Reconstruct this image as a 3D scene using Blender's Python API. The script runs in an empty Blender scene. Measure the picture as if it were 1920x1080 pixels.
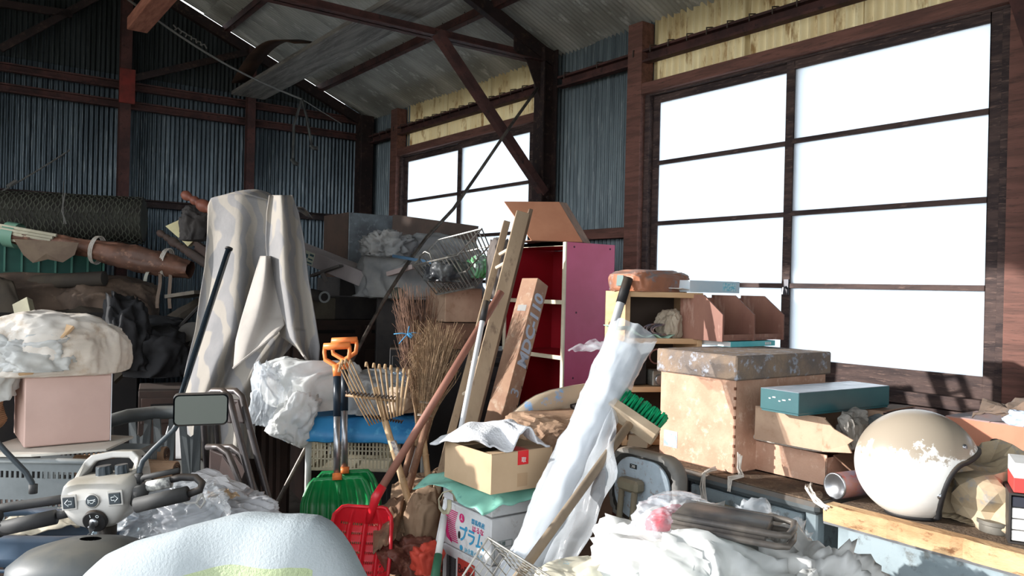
import bpy, bmesh, math, random
from math import sin, cos, pi, radians, atan, atan2, sqrt, tan, hypot
from mathutils import Vector as V, Matrix as Mx, noise as NZ
SC = bpy.context.scene; COL = SC.collection
random.seed(7)
# ------------------------------------------------------------------ camera
H = 1.25; FPX = 1500.0; YAW = radians(36.05); ROLL = atan(.024)
R0 = V((cos(YAW), -sin(YAW), 0)); FW = V((sin(YAW), cos(YAW), 0)); UP = V((0, 0, 1))
CX = R0*cos(ROLL) + UP*sin(ROLL); CY = -R0*sin(ROLL) + UP*cos(ROLL); CAMP = V((0, 0, H))
cam = bpy.data.objects.new('camera', bpy.data.cameras.new('camera')); COL.objects.link(cam)
m = Mx.Identity(4)
for i in range(3): m[i][0] = CX[i]; m[i][1] = CY[i]; m[i][2] = -FW[i]; m[i][3] = CAMP[i]
cam.matrix_world = m; cam.data.sensor_width = 36; cam.data.lens = FPX/1920*36; cam.data.clip_start = .02
SC.camera = cam
# ------------------------------------------------------------------ light
SC.view_settings.view_transform = 'Standard'; SC.view_settings.look = 'None'; SC.view_settings.gamma = 1
SC.view_settings.use_curve_mapping = False; SC.view_settings.exposure = 0.3
W = bpy.data.worlds.new('sky'); SC.world = W; W.use_nodes = True
bg = W.node_tree.nodes['Background']; bg.inputs[0].default_value = (.90, .95, 1, 1); bg.inputs[1].default_value = 3.1
SUN_EL = radians(14.5); SUN_AZ = radians(33)            # azimuth from -X towards +Y
sd = V((-cos(SUN_EL)*cos(SUN_AZ), cos(SUN_EL)*sin(SUN_AZ), sin(SUN_EL)))
sl = bpy.data.lights.new('sun', 'SUN'); sl.energy = 6.0; sl.angle = radians(.6); sl.color = (1, .965, .92)
so = bpy.data.objects.new('sun', sl); COL.objects.link(so); so.rotation_euler = sd.to_track_quat('Z', 'Y').to_euler()
so.location = (-6, 1, 6)

def portal(loc, rot, sx, sy):
    l = bpy.data.lights.new('portal', 'AREA'); l.shape = 'RECTANGLE'; l.size = sx; l.size_y = sy
    o = bpy.data.objects.new('portal', l); COL.objects.link(o); o.location = loc; o.rotation_euler = rot
    try: l.cycles.is_portal = True
    except Exception: pass
portal((-1.45, 1.7, 1.4), (0, radians(-90), 0), 2.8, 7.7)
portal((-.05, -2.2, 1.15), (radians(90), 0, radians(0)), 2.7, 2.3)

# ------------------------------------------------------------------ rays: a pixel of the 1920x1080 frame to a point of the shed
def ray(px, py): return FW + CX*((px-960)/FPX) - CY*((py-540)/FPX)
def P(px, py, d): return CAMP + ray(px, py)*d
def PZ(px, py, z):
    r = ray(px, py); return CAMP + r*((z-H)/r.z)
def PX(px, py, x=3.2):
    r = ray(px, py); return CAMP + r*(x/r.x)
def PY(px, py, y=6.72):
    r = ray(px, py); return CAMP + r*(y/r.y)
def proj(p):
    q = p-CAMP; d = q.dot(FW); return 960+FPX*q.dot(CX)/d, 540-FPX*q.dot(CY)/d, d
def reach(C, u, px=None, py=None):
    "how far from C along u until the given image column (or row) is met"
    q = C-CAMP; k = ((px-960)/FPX) if px is not None else -((py-540)/FPX); A = CX if px is not None else CY
    return -(q.dot(A)-k*q.dot(FW))/(u.dot(A)-k*u.dot(FW))
# ------------------------------------------------------------------ materials
def S(r, g, b): return tuple(((c/255)/12.92 if c/255 <= .04045 else ((c/255+.055)/1.055)**2.4) for c in (r, g, b))+(1,)
MC = {}
def mk(name, c1, c2=None, c3=None, sc=6, rough=.75, metal=0, bump=0, bsc=40, spec=.3, stretch=(1,1,1), lo=.4, hi=.6,
       dust=0, dustc=(140,122,104), trans=0, alpha=1, kind=None, wave=None, sheen=0, coat=0, emit=None, transl=0):
    if name in MC: return MC[name]
    mt = bpy.data.materials.new(name); mt.use_nodes = True; nt = mt.node_tree; N = nt.nodes; L = nt.links
    b = N['Principled BSDF']; b.inputs['Roughness'].default_value = rough; b.inputs['Metallic'].default_value = metal
    b.inputs['Specular IOR Level'].default_value = spec
    if coat: b.inputs['Coat Weight'].default_value = coat
    if sheen: b.inputs['Sheen Weight'].default_value = sheen
    tc = N.new('ShaderNodeTexCoord'); mp = N.new('ShaderNodeMapping'); mp.inputs['Scale'].default_value = stretch
    L.new(tc.outputs['Object'], mp.inputs[0])
    def nz(scale, det=5, r=.6):
        n = N.new('ShaderNodeTexNoise'); n.inputs['Scale'].default_value = scale; n.inputs['Detail'].default_value = det
        n.inputs['Roughness'].default_value = r; L.new(mp.outputs[0], n.inputs['Vector']); return n
    def ramp(src, a, bb, e=(0,0,0,1), f=(1,1,1,1)):
        r = N.new('ShaderNodeValToRGB'); r.color_ramp.elements[0].position = a; r.color_ramp.elements[1].position = bb
        r.color_ramp.elements[0].color = e; r.color_ramp.elements[1].color = f; L.new(src, r.inputs[0]); return r
    def mix(f, a, c):
        x = N.new('ShaderNodeMix'); x.data_type = 'RGBA'
        if f is not None: L.new(f, x.inputs[0])
        for s, v in ((6, a), (7, c)):
            if isinstance(v, tuple): x.inputs[s].default_value = v
            else: L.new(v, x.inputs[s])
        return x.outputs[2]
    cur = S(*c1)
    if c2: cur = mix(ramp(nz(sc).outputs[0], lo, hi).outputs[0], cur, S(*c2))
    if c3: cur = mix(ramp(nz(sc*3.7, 8, .7).outputs[0], .55, .66).outputs[0], cur, S(*c3))
    if wave:                                            # woven or printed stripes: (colour, scale, axis, lo, hi)
        w = N.new('ShaderNodeTexWave'); w.bands_direction = wave[2]; w.inputs['Scale'].default_value = wave[1]
        w.inputs['Distortion'].default_value = wave[5] if len(wave) > 5 else .6; w.inputs['Detail'].default_value = 2
        L.new(tc.outputs['Object'], w.inputs['Vector'])
        cur = mix(ramp(w.outputs['Fac'], wave[3], wave[4]).outputs[0], cur, S(*wave[0]))
    if dust:
        g = N.new('ShaderNodeNewGeometry'); sp = N.new('ShaderNodeSeparateXYZ'); L.new(g.outputs['Normal'], sp.inputs[0])
        r = ramp(sp.outputs[2], .25, .95); mu = N.new('ShaderNodeMath'); mu.operation = 'MULTIPLY'
        r2 = ramp(nz(14, 6).outputs[0], .3, .6, (.45,)*3+(1,)); L.new(r.outputs[0], mu.inputs[0]); L.new(r2.outputs[0], mu.inputs[1])
        m2 = N.new('ShaderNodeMath'); m2.operation = 'MULTIPLY'; L.new(mu.outputs[0], m2.inputs[0]); m2.inputs[1].default_value = dust
        cur = mix(m2.outputs[0], cur, S(*dustc))
    if isinstance(cur, tuple): b.inputs['Base Color'].default_value = cur
    else: L.new(cur, b.inputs['Base Color'])
    if bump:
        bp = N.new('ShaderNodeBump'); bp.inputs['Strength'].default_value = bump; bp.inputs['Distance'].default_value = .01
        if kind == 'crumple':
            vo = N.new('ShaderNodeTexNoise'); vo.noise_type = 'RIDGED_MULTIFRACTAL'; vo.inputs['Scale'].default_value = bsc*.42; vo.inputs['Detail'].default_value = 4
            vo.inputs['Distortion'].default_value = 1.1; m3 = N.new('ShaderNodeMapping'); m3.inputs['Scale'].default_value = (1, .55, .8); m3.inputs['Rotation'].default_value = (.4, .3, .6)
            L.new(tc.outputs['Object'], m3.inputs[0]); L.new(m3.outputs[0], vo.inputs['Vector']); L.new(vo.outputs[0], bp.inputs['Height']); bp.inputs['Strength'].default_value = bump*.75
        else: L.new(nz(bsc, 4).outputs[0], bp.inputs['Height'])
        L.new(bp.outputs[0], b.inputs['Normal'])
    if emit: b.inputs['Emission Color'].default_value = S(*emit[0]); b.inputs['Emission Strength'].default_value = emit[1]
    out = N['Material Output']; sh = b.outputs[0]
    if transl:
        t = N.new('ShaderNodeBsdfTranslucent'); x = N.new('ShaderNodeMixShader'); x.inputs[0].default_value = transl
        if isinstance(cur, tuple): t.inputs[0].default_value = cur
        else: L.new(cur, t.inputs[0])
        L.new(sh, x.inputs[1]); L.new(t.outputs[0], x.inputs[2]); sh = x.outputs[0]
    if alpha < 1:
        t = N.new('ShaderNodeBsdfTransparent'); x = N.new('ShaderNodeMixShader'); x.inputs[0].default_value = alpha
        L.new(t.outputs[0], x.inputs[1]); L.new(sh, x.inputs[2]); sh = x.outputs[0]
    L.new(sh, out.inputs[0]); MC[name] = mt; return mt

# ------------------------------------------------------------------ mesh builder
class MB:
    def __init__(s, M=None): s.v = []; s.f = []; s.M = M or Mx.Identity(4); s.mi = []; s.cm = 0
    def add(s, vs, fs):
        n = len(s.v); s.v += [s.M @ V(p) for p in vs]; s.f += [tuple(i+n for i in f) for f in fs]; s.mi += [s.cm]*len(fs); return s
    def box(s, x0, x1, y0, y1, z0, z1, b=0):
        if b <= 0:
            return s.add([(x0,y0,z0),(x1,y0,z0),(x1,y1,z0),(x0,y1,z0),(x0,y0,z1),(x1,y0,z1),(x1,y1,z1),(x0,y1,z1)],
                     [(3,2,1,0),(4,5,6,7),(0,1,5,4),(1,2,6,5),(2,3,7,6),(3,0,4,7)])
        xs, ys, zs = (x0, x1), (y0, y1), (z0, z1); vs = []; idx = {}
        sg = (1, -1)
        for i in (0, 1):
            for j in (0, 1):
                for k in (0, 1):
                    X, Y, Z = xs[i], ys[j], zs[k]; a, c, e = sg[i]*b, sg[j]*b, sg[k]*b
                    idx[i,j,k] = len(vs); vs += [(X, Y+c, Z+e), (X+a, Y, Z+e), (X+a, Y+c, Z)]
        g = lambda i,j,k,t: idx[i,j,k]+t
        fs = []
        for i in (0, 1):
            q = [g(i,0,0,0), g(i,1,0,0), g(i,1,1,0), g(i,0,1,0)]; fs.append(q if i else q[::-1])
            q = [g(0,i,0,1), g(1,i,0,1), g(1,i,1,1), g(0,i,1,1)]; fs.append(q[::-1] if i else q)
            q = [g(0,0,i,2), g(1,0,i,2), g(1,1,i,2), g(0,1,i,2)]; fs.append(q if i else q[::-1])
        for i in (0, 1):
            for j in (0, 1):
                q = [g(i,j,0,0), g(i,j,1,0), g(i,j,1,1), g(i,j,0,1)]; fs.append(q if (i+j) % 2 == 0 else q[::-1])
                q = [g(i,0,j,0), g(i,1,j,0), g(i,1,j,2), g(i,0,j,2)]; fs.append(q[::-1] if (i+j) % 2 == 0 else q)
                q = [g(0,i,j,1), g(1,i,j,1), g(1,i,j,2), g(0,i,j,2)]; fs.append(q if (i+j) % 2 == 0 else q[::-1])
                for k in (0, 1):
                    q = [g(i,j,k,0), g(i,j,k,1), g(i,j,k,2)]; fs.append(q if (i+j+k) % 2 else q[::-1])
        return s.add(vs, fs)
    def bar(s, a, b, w, t, up=V((0,0,1)), roll=0):
        "rectangular bar from a to b: w across, t along up"
        a, b = V(a), V(b); d = (b-a).normalized(); x = d.cross(up)
        if x.length < 1e-4: x = V((1,0,0))
        x.normalize(); z = x.cross(d)
        if roll: q = Mx.Rotation(roll, 3, d); x = q @ x; z = q @ z
        vs = [p+x*(i*w/2)+z*(j*t/2) for p in (a, b) for (i, j) in ((-1,-1),(1,-1),(1,1),(-1,1))]
        return s.add(vs, [(0,1,2,3),(7,6,5,4),(4,5,1,0),(5,6,2,1),(6,7,3,2),(7,4,0,3)])
    def angle(s, a, b, w, t, up=V((0,0,1)), sx=1, sz=1):
        "steel angle from a to b, legs w long and t thick"
        a, b = V(a), V(b); d = (b-a).normalized(); x = d.cross(up).normalized()*sx; z = x.cross(d)
        if z.dot(up)*sz < 0: z = -z
        pr = [(0,0),(w,0),(w,t),(t,t),(t,w),(0,w)]
        vs = [p+x*i+z*j for p in (a, b) for (i, j) in pr]; n = 6
        return s.add(vs, [tuple(range(n)), tuple(range(2*n-1, n-1, -1))]+[(i, i+n, (i+1)%n+n, (i+1)%n) for i in range(n)])
    def chan(s, a, b, w, h, t, up=V((0,0,1)), sx=1):
        "lipped channel, web standing along up"
        a, b = V(a), V(b); d = (b-a).normalized(); x = d.cross(up).normalized()*sx; z = up
        pr = [(0,0),(w,0),(w,h*.18),(w-t,h*.18),(w-t,t),(t,t),(t,h-t),(w-t,h-t),(w-t,h*.82),(w,h*.82),(w,h),(0,h)]
        vs = [p+x*i+z*j for p in (a, b) for (i, j) in pr]; n = 12
        return s.add(vs, [tuple(range(n)), tuple(range(2*n-1, n-1, -1))]+[(i, i+n, (i+1)%n+n, (i+1)%n) for i in range(n)])
    def tube(s, pts, r, n=8, cap=True, flat=1.0):
        pts = [V(p) for p in pts]; k = len(pts); rr = r if isinstance(r, (list, tuple)) else [r]*k
        vs = []; x = None
        for i, p in enumerate(pts):
            d = (pts[min(i+1, k-1)]-pts[max(i-1, 0)])
            d = d.normalized() if d.length > 1e-9 else V((0,0,1))
            if x is None:
                x = d.cross(V((0,0,1)))
                if x.length < .05: x = d.cross(V((0,1,0)))
            x = (x-d*x.dot(d)).normalized(); y = d.cross(x)
            for j in range(n): a = 2*pi*j/n; vs.append(p+x*(rr[i]*cos(a))+y*(rr[i]*sin(a)*flat))
        fs = [(i*n+j, i*n+(j+1)%n, (i+1)*n+(j+1)%n, (i+1)*n+j) for i in range(k-1) for j in range(n)]
        if cap: fs += [tuple(range(n-1, -1, -1)), tuple(range((k-1)*n, k*n))]
        return s.add(vs, fs)
    def lathe(s, prof, n=20, C=(0,0,0), axis='z', a0=0, a1=2*pi):
        "revolve (radius, height) pairs"
        vs = []; full = abs(a1-a0-2*pi) < 1e-6; m_ = n if full else n+1
        for r, h in prof:
            for j in range(m_):
                a = a0+(a1-a0)*j/n; p = (r*cos(a), r*sin(a), h)
                if axis == 'x': p = (h, r*cos(a), r*sin(a))
                if axis == 'y': p = (r*sin(a), h, r*cos(a))
                vs.append(V(p)+V(C))
        fs = [(i*m_+j, i*m_+(j+1)%m_, (i+1)*m_+(j+1)%m_, (i+1)*m_+j) for i in range(len(prof)-1) for j in range(m_ if full else n)]
        return s.add(vs, fs)
    def prism(s, poly, z0, z1, pl='xy'):
        n = len(poly); mp = {'xy': lambda a,b,c: (a,b,c), 'xz': lambda a,b,c: (a,c,b), 'yz': lambda a,b,c: (c,a,b)}[pl]
        vs = [mp(a,b,z0) for a,b in poly]+[mp(a,b,z1) for a,b in poly]
        return s.add(vs, [tuple(range(n-1,-1,-1)), tuple(range(n,2*n))]+[(i,(i+1)%n,(i+1)%n+n,i+n) for i in range(n)])
    def grid(s, fn, nu, nv, close=False):
        "fn(u, v) -> point, u, v in 0..1"
        vs = [fn(i/nu, j/nv) for i in range(nu+1) for j in range(nv+1)]
        return s.add(vs, [(i*(nv+1)+j, (i+1)*(nv+1)+j, (i+1)*(nv+1)+j+1, i*(nv+1)+j+1) for i in range(nu) for j in range(nv)])
    def o(s, name, mat, parent=None, smooth=False, bevel=0, bseg=2, solid=0, auto=None, **kw):
        me = bpy.data.meshes.new(name); me.from_pydata([tuple(p) for p in s.v], [], s.f)
        mats = mat if isinstance(mat, (list, tuple)) else [mat]
        for q in mats: me.materials.append(q)
        if len(mats) > 1: me.polygons.foreach_set('material_index', s.mi)
        ob = bpy.data.objects.new(name, me); COL.objects.link(ob)
        bm = bmesh.new(); bm.from_mesh(me); bmesh.ops.remove_doubles(bm, verts=bm.verts, dist=1e-5)
        bmesh.ops.recalc_face_normals(bm, faces=bm.faces); bm.to_mesh(me); bm.free()
        # origin: own base centre
        if len(me.vertices):
            xs = [q.co for q in me.vertices]
            c = V(((min(q.x for q in xs)+max(q.x for q in xs))/2, (min(q.y for q in xs)+max(q.y for q in xs))/2, min(q.z for q in xs)))
            me.transform(Mx.Translation(-c)); ob.matrix_basis = Mx.Translation(c)
        if parent is not None:
            ob.parent = parent; ob.matrix_parent_inverse = WM[parent.name].inverted()
            WM[ob.name] = Mx.Translation(c) if len(me.vertices) else Mx.Identity(4)
            WM[ob.name] = ob.matrix_basis.copy()
        else: WM[ob.name] = ob.matrix_basis.copy()
        if smooth: me.polygons.foreach_set('use_smooth', [True]*len(me.polygons))
        if auto:
            me.polygons.foreach_set('use_smooth', [True]*len(me.polygons))
            bm = bmesh.new(); bm.from_mesh(me)
            for e in bm.edges:
                if len(e.link_faces) == 2 and e.calc_face_angle(0) > radians(auto): e.smooth = False
            bm.to_mesh(me); bm.free()
        if solid:
            md = ob.modifiers.new('solid', 'SOLIDIFY'); md.thickness = solid; md.offset = 0
        if bevel:
            md = ob.modifiers.new('bevel', 'BEVEL'); md.width = bevel; md.segments = bseg; md.limit_method = 'ANGLE'; md.angle_limit = radians(35)
        for k, v in kw.items(): ob[k] = v
        return ob
WM = {}
def T(name, label, cat, loc, group=None, rz=0):
    o = bpy.data.objects.new(name, None); COL.objects.link(o); o.empty_display_size = .05
    M = Mx.Translation(V(loc)) @ Mx.Rotation(rz, 4, 'Z'); o.matrix_basis = M; WM[o.name] = M
    o['label'] = label; o['category'] = cat
    if group: o['group'] = group
    return o
def tag(o, label, cat, group=None):
    o['label'] = label; o['category'] = cat
    if group: o['group'] = group
    return o
def struct(o): o['kind'] = 'structure'; return o
def SE(name, loc=(0,0,0)):
    o = bpy.data.objects.new(name, None); COL.objects.link(o); M = Mx.Translation(V(loc)); o.matrix_basis = M; WM[o.name] = M
    o['kind'] = 'structure'; return o
def kidof(ob, parent):
    ob.parent = parent; ob.matrix_parent_inverse = WM[parent.name].inverted(); WM[ob.name] = ob.matrix_basis.copy(); return ob
def FR(p, rz=0, rx=0, ry=0): return Mx.Translation(V(p)) @ Mx.Rotation(rz, 4, 'Z') @ Mx.Rotation(ry, 4, 'Y') @ Mx.Rotation(rx, 4, 'X')
def corner(px, pyb, pyt, pxl, pxr, d=None, z=None, rot=0):
    "a box from its nearest vertical edge: base row, top row, left and right silhouette columns. local x runs to the right, y away to the left"
    C = P(px, pyb, d) if z is None else PZ(px, pyb, z)
    ux = V((cos(rot), sin(rot), 0)); uy = V((-sin(rot), cos(rot), 0))
    return FR(C, rot), reach(C, ux, px=pxr), reach(C, uy, px=pxl), reach(C, UP, py=pyt)
def text(body, size, M, mat, name='lettering', parent=None, ext=.0006, align='CENTER', bold=0, sx=1):
    cu = bpy.data.curves.new(name, 'FONT'); cu.body = body; cu.size = size; cu.extrude = ext; cu.align_x = align; cu.align_y = 'CENTER'; cu.offset = bold
    cu.resolution_u = 3
    t = bpy.data.objects.new('tmp', cu); COL.objects.link(t); dg = bpy.context.evaluated_depsgraph_get()
    me = bpy.data.meshes.new_from_object(t.evaluated_get(dg)); bpy.data.objects.remove(t)
    me.transform(M @ Mx.Diagonal((sx, 1, 1, 1))); me.materials.clear(); me.materials.append(mat)
    ob = bpy.data.objects.new(name, me); COL.objects.link(ob)
    if parent is not None: kidof(ob, parent)
    return ob
def fract(p, sc, seed=0, oct=4):
    a = 0; amp = 1; q = V(p)*sc+V((seed*7.3, seed*3.1, seed*1.7))
    for _ in range(oct):
        a += amp*(1-2*abs(NZ.noise(q))); amp *= .5; q = q*2.13+V((3.1, 1.7, 9.2))
    return a-.9
def blob(C, r, seed, amp=.25, sc=2.2, sub=5, flat=.55, M=None, sag=0, sq=.75):
    "crumpled bag: a lumpy closed skin with creases; flat = how far the underside is pressed flat; sq < 1 squares it up"
    bm = bmesh.new(); bmesh.ops.create_icosphere(bm, subdivisions=sub, radius=1)
    R = V(r); out = []; RQ = Mx.Rotation(seed*1.3, 3, 'X') @ Mx.Rotation(seed*.7, 3, 'Z')
    for v in bm.verts:
        n = v.co.copy(); q = V((math.copysign(abs(n.x)**sq, n.x), math.copysign(abs(n.y)**sq, n.y), math.copysign(abs(n.z)**sq, n.z)))
        w = V(RQ @ n); w = V((w.x, w.y*.55, w.z)); g = w*sc*1.1+V((seed*3.3, seed*1.9, 0)); w2 = g+NZ.noise_vector(g*1.2)*.55
        k = 1+amp*(.34*(1-3.0*abs(NZ.noise(w2)))+.16*(1-3*abs(NZ.noise(w2*2.3+V((5,2,1)))))+.07*(1-3*abs(NZ.noise(w2*5.1)))+.028*(1-3*abs(NZ.noise(w2*11))))+amp*.55*NZ.noise(n*1.1+V((seed, 0, seed*2)))
        q = q*k
        if q.z < -flat: q.z = -flat+(q.z+flat)*.12
        q = V((q.x*R.x, q.y*R.y, (q.z+flat)*R.z)); out.append(q)
    fs = [tuple(v.index for v in f.verts) for f in bm.faces]; bm.free()
    mb = MB((M or Mx.Identity(4))); mb.M = Mx.Translation(V(C)) @ (M or Mx.Identity(4)); mb.add(out, fs); return mb
# ------------------------------------------------------------------ shed materials
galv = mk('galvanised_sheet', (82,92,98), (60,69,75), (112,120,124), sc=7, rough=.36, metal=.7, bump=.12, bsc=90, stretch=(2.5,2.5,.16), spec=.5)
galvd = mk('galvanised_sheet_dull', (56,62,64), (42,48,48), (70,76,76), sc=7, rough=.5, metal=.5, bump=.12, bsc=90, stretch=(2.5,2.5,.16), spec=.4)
roofm = mk('roof_sheet', (176,176,170), (146,146,140), (196,196,192), sc=2.2, rough=.5, metal=.2, bump=.1, bsc=60, stretch=(.5,1.6,1), spec=.4)
yel = mk('yellowed_fibreglass', (204,192,156), (180,160,120), (132,106,70), sc=5, rough=.5, stretch=(1,1,.25), transl=.30, bump=.2, bsc=30, lo=.35, hi=.7)
rustp = mk('red_oxide_steel', (84,54,50), (62,42,40), (48,36,34), sc=7, rough=.75, bump=.25, bsc=60, dust=.5, dustc=(104,88,80))
darks = mk('dark_brown_steel', (52,38,36), (38,30,30), (74,58,50), sc=7, rough=.7, bump=.2, bsc=60, dust=.5, dustc=(92,80,72))
redwood = mk('red_stained_wood', (122,84,74), (98,68,60), (80,58,52), sc=5, rough=.7, bump=.3, bsc=30, stretch=(6,.6,6))
grywood = mk('weathered_window_wood', (82,66,62), (54,44,44), (112,92,84), sc=6, rough=.75, bump=.3, bsc=40, stretch=(5,.7,5))
conc = mk('concrete_floor', (104,96,88), (80,72,66), (60,54,50), sc=3, rough=.9, bump=.3, bsc=30)
gravel = mk('outside_ground', (150,146,136), (120,116,104), sc=8, rough=.95)
glass = mk('frosted_pane', (236,242,248), rough=.25, transl=.85, spec=.4)
GY = 6.72; WX = 3.2; LX = -1.45; BY = -2.2; RIDX = .7; EZ = H+1.53; SL = .43; LY0 = 5.6
def roofz(x): return EZ+SL*(WX-x) if x > RIDX else EZ+SL*(WX-RIDX)-SL*(RIDX-x)
# ground, floor
struct(MB().box(LX, WX+.1, BY, GY+.1, -.06, 0).o('floor', conc))
g = MB(); g.box(-30, LX, -30, 30, -.2, -.05); g.box(WX+.1, 30, -30, 30, -.2, -.05); g.box(LX, WX+.1, -30, BY, -.2, -.05); g.box(LX, WX+.1, GY+.1, 30, -.2, -.05)
struct(g.o('ground', gravel))
def sheet(u0, u1, z0, z1, place, pitch, amp, mat, parent, zt=None, name='corrugated_panel'):
    n = max(4, int((u1-u0)/pitch*8)); vs = []; fs = []
    for i in range(n+1):
        u = u0+(u1-u0)*i/n; a = amp*cos(2*pi*u/pitch)
        tp = zt(u) if zt else z1
        vs += [place(u, a, z0), place(u, a, (z0+tp)/2), place(u, a, tp)]
    for i in range(n): fs += [(3*i, 3*i+3, 3*i+4, 3*i+1), (3*i+1, 3*i+4, 3*i+5, 3*i+2)]
    return MB().add(vs, fs).o(name, mat, parent, smooth=True)
# gable wall (far)
wf = SE('wall_far', (1, GY, 0))
pf = lambda off: (lambda u, a, z: (u, GY+.03+off+a, z))
u = LX; k = 0
while u < WX:
    u2 = min(u+.66, WX)
    sheet(u, u2+.03, 0, H+1.62, pf(.004*(k%2)), .034, .0065, galv, wf)
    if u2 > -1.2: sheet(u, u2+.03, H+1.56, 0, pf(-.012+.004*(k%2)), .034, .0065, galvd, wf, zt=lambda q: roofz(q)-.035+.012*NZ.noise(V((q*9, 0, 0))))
    u = u2; k += 1
def fbeam(nm, fn, mat, parent): m = MB(); fn(m); return m.o(nm, mat, parent)
Yg = GY-.02
def X_at(px, y=Yg): return PY(px, 560, y).x
for (z, nm) in ((H+1.47, 'tie_rail'), (H+1.325, 'girt'), (H+.585, 'girt')):
    m = MB(); m.chan((LX, Yg, z-.03), (WX, Yg, z-.03), .045, .06, .008, sx=1); m.o(nm, rustp if z > H+1 else darks, wf)
for px, w in ((-330,.07), (-60,.07), (222,.075), (457,.065)):
    x = X_at(px); m = MB(); m.bar((x, Yg-.06, 0), (x, Yg-.06, roofz(x)-.08), w, w, up=V((0,1,0))); m.o('wall_post', rustp, wf)
x = X_at(224); MB().box(x-.055, x+.055, Yg-.115, Yg-.1, H+1.32, H+1.58).o('gusset_plate', mk('bright_rust_plate', (128,50,44), (96,44,38), sc=9, bump=.2), wf, bevel=.004)
def rafter(y, nm, mat, parent):
    m = MB()
    for xa, xb in ((RIDX, WX-.03), (RIDX, LX+.03)):
        m.bar((xa, y, roofz(xa)-.095), (xb, y, roofz(xb)-.095), .05, .08, up=UP)
    return m.o(nm, mat, parent)
rafter(Yg-.05, 'rafter', darks, wf)
for (a, b) in (((238,150),(462,98)), ((0,92),(182,-6)), ((-10,5),(135,27))):
    A, B = PY(*a, Yg-.08), PY(*b, Yg-.08); MB().bar(A, B, .05, .035, up=V((0,1,0))).o('brace', darks, wf)
# window wall (right)
wr = SE('wall_right', (WX, 3, 0))
pr = lambda off: (lambda u, a, z: (WX+.05+off+a, u, z))
zt_ = lambda q: EZ-.0
segs = [(4.0-.08,3.27), (5.98,6.72+.04)]                      # full height metal panels between the windows
WIN = ((3.16,1.28),(6.02,4.12))
def metal(y0, y1, z0, z1):
    n = max(1, round((y1-y0)/.62)); st = (y1-y0)/n
    for i in range(n): sheet(y0+i*st, y0+(i+1)*st+.012*(i < n-1), z0, z1, pr(.006*(i%2)), .036, .0075, galvb, wr)
galvb = mk('galvanised_wall_sheet', (92,103,107), (70,80,85), (122,130,132), sc=7, rough=.42, metal=.5, bump=.12, bsc=90, stretch=(2.5,2.5,.16), spec=.5)
metal(3.14, 4.14, H-1.25, EZ+.02); metal(5.98, 6.76, H-1.25, EZ+.02); metal(BY, 1.30, 0, EZ+.02)
metal(1.30, 3.14, 0, H-.42); metal(4.14, 5.98, 0, H-.42)
for (a, b) in ((1.30, 3.14), (4.14, 5.98)):
    n = 3; st = (b-a)/n
    for i in range(n): sheet(a+i*st, a+(i+1)*st+.02, H+1.12, EZ+.02, pr(.006*(i%2)), .046, .014, yel, wr, name='fibreglass_panel')
for y0, y1 in ((BY, 3.9), (3.98, 6.66)):
    m = MB(); m.chan((WX-.0, y0, H+1.26), (WX-.0, y1, H+1.26), .05, .07, .01, sx=-1); m.o('girt', rustp, wr)
m = MB(); hk = 0
y = 1.4
while y < 6.6:
    m.tube([(WX+.04, y, H+1.335), (WX-.02, y, H+1.345), (WX-.062, y, H+1.335), (WX-.062, y, H+1.30)], .004, 5); y += .13 if not 3.2 < y < 4.1 else .3
m.o('hook_bolts', mk('bolt_steel', (70,60,54), rough=.6), wr)
MB().box(WX-.03, WX+.02, 3.27, 3.92, H+.30, H+.36).o('wood_rail', redwood, wr, bevel=.003)
# columns and trusses
def truss(y, idx):
    m = SE('trim_%d' % idx, (WX, y, 0))
    c = MB(); c.box(WX-.13, WX-.12, y-.05, y+.05, 0, EZ-.02); c.box(WX-.03, WX-.02, y-.05, y+.05, 0, EZ-.02); c.box(WX-.125, WX-.025, y-.006, y+.006, 0, EZ-.02)
    c.o('column', darks, m)
    b = MB()
    for s in (-1, 1): b.angle((WX-.12, y+s*.006, H+1.42), (LX, y+s*.006, H+1.42), .055, .006, sx=-s)
    b.o('tie_beam', rustp, m)
    rafter(y, 'rafter', darks, m)
    MB().bar((2.30, y-.035, H+1.44), (WX-.10, y-.035, H+.60), .05, .055, up=V((0,1,0))).o('knee_brace', rustp, m)
    g = MB(); g.prism([(WX-.02, EZ-.02), (WX-.34, EZ+.06), (WX-.34, EZ-.07), (WX-.24, EZ-.12), (WX-.13, EZ-.34), (WX-.02, EZ-.34)], y-.012, y-.004, 'xz'); g.o('gusset_plate', darks, m, bevel=.002)
    h = MB(); 
    for (xx, zz) in ((WX-.09, H+.64), (WX-.09, H+.57), (WX-.28, EZ), (WX-.09, EZ-.28)): h.lathe([(0,-.008),(.011,-.008),(.011,0)], 6, C=(xx, y-.06, zz), axis='y')
    h.o('bolts', darks, m)
truss(3.98, 1); truss(1.14, 2)
c = MB(); c.box(WX-.12, WX, GY-.16, GY-.03, 0, EZ-.02); c.o('corner_post', darks, wf, bevel=.004)
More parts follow.
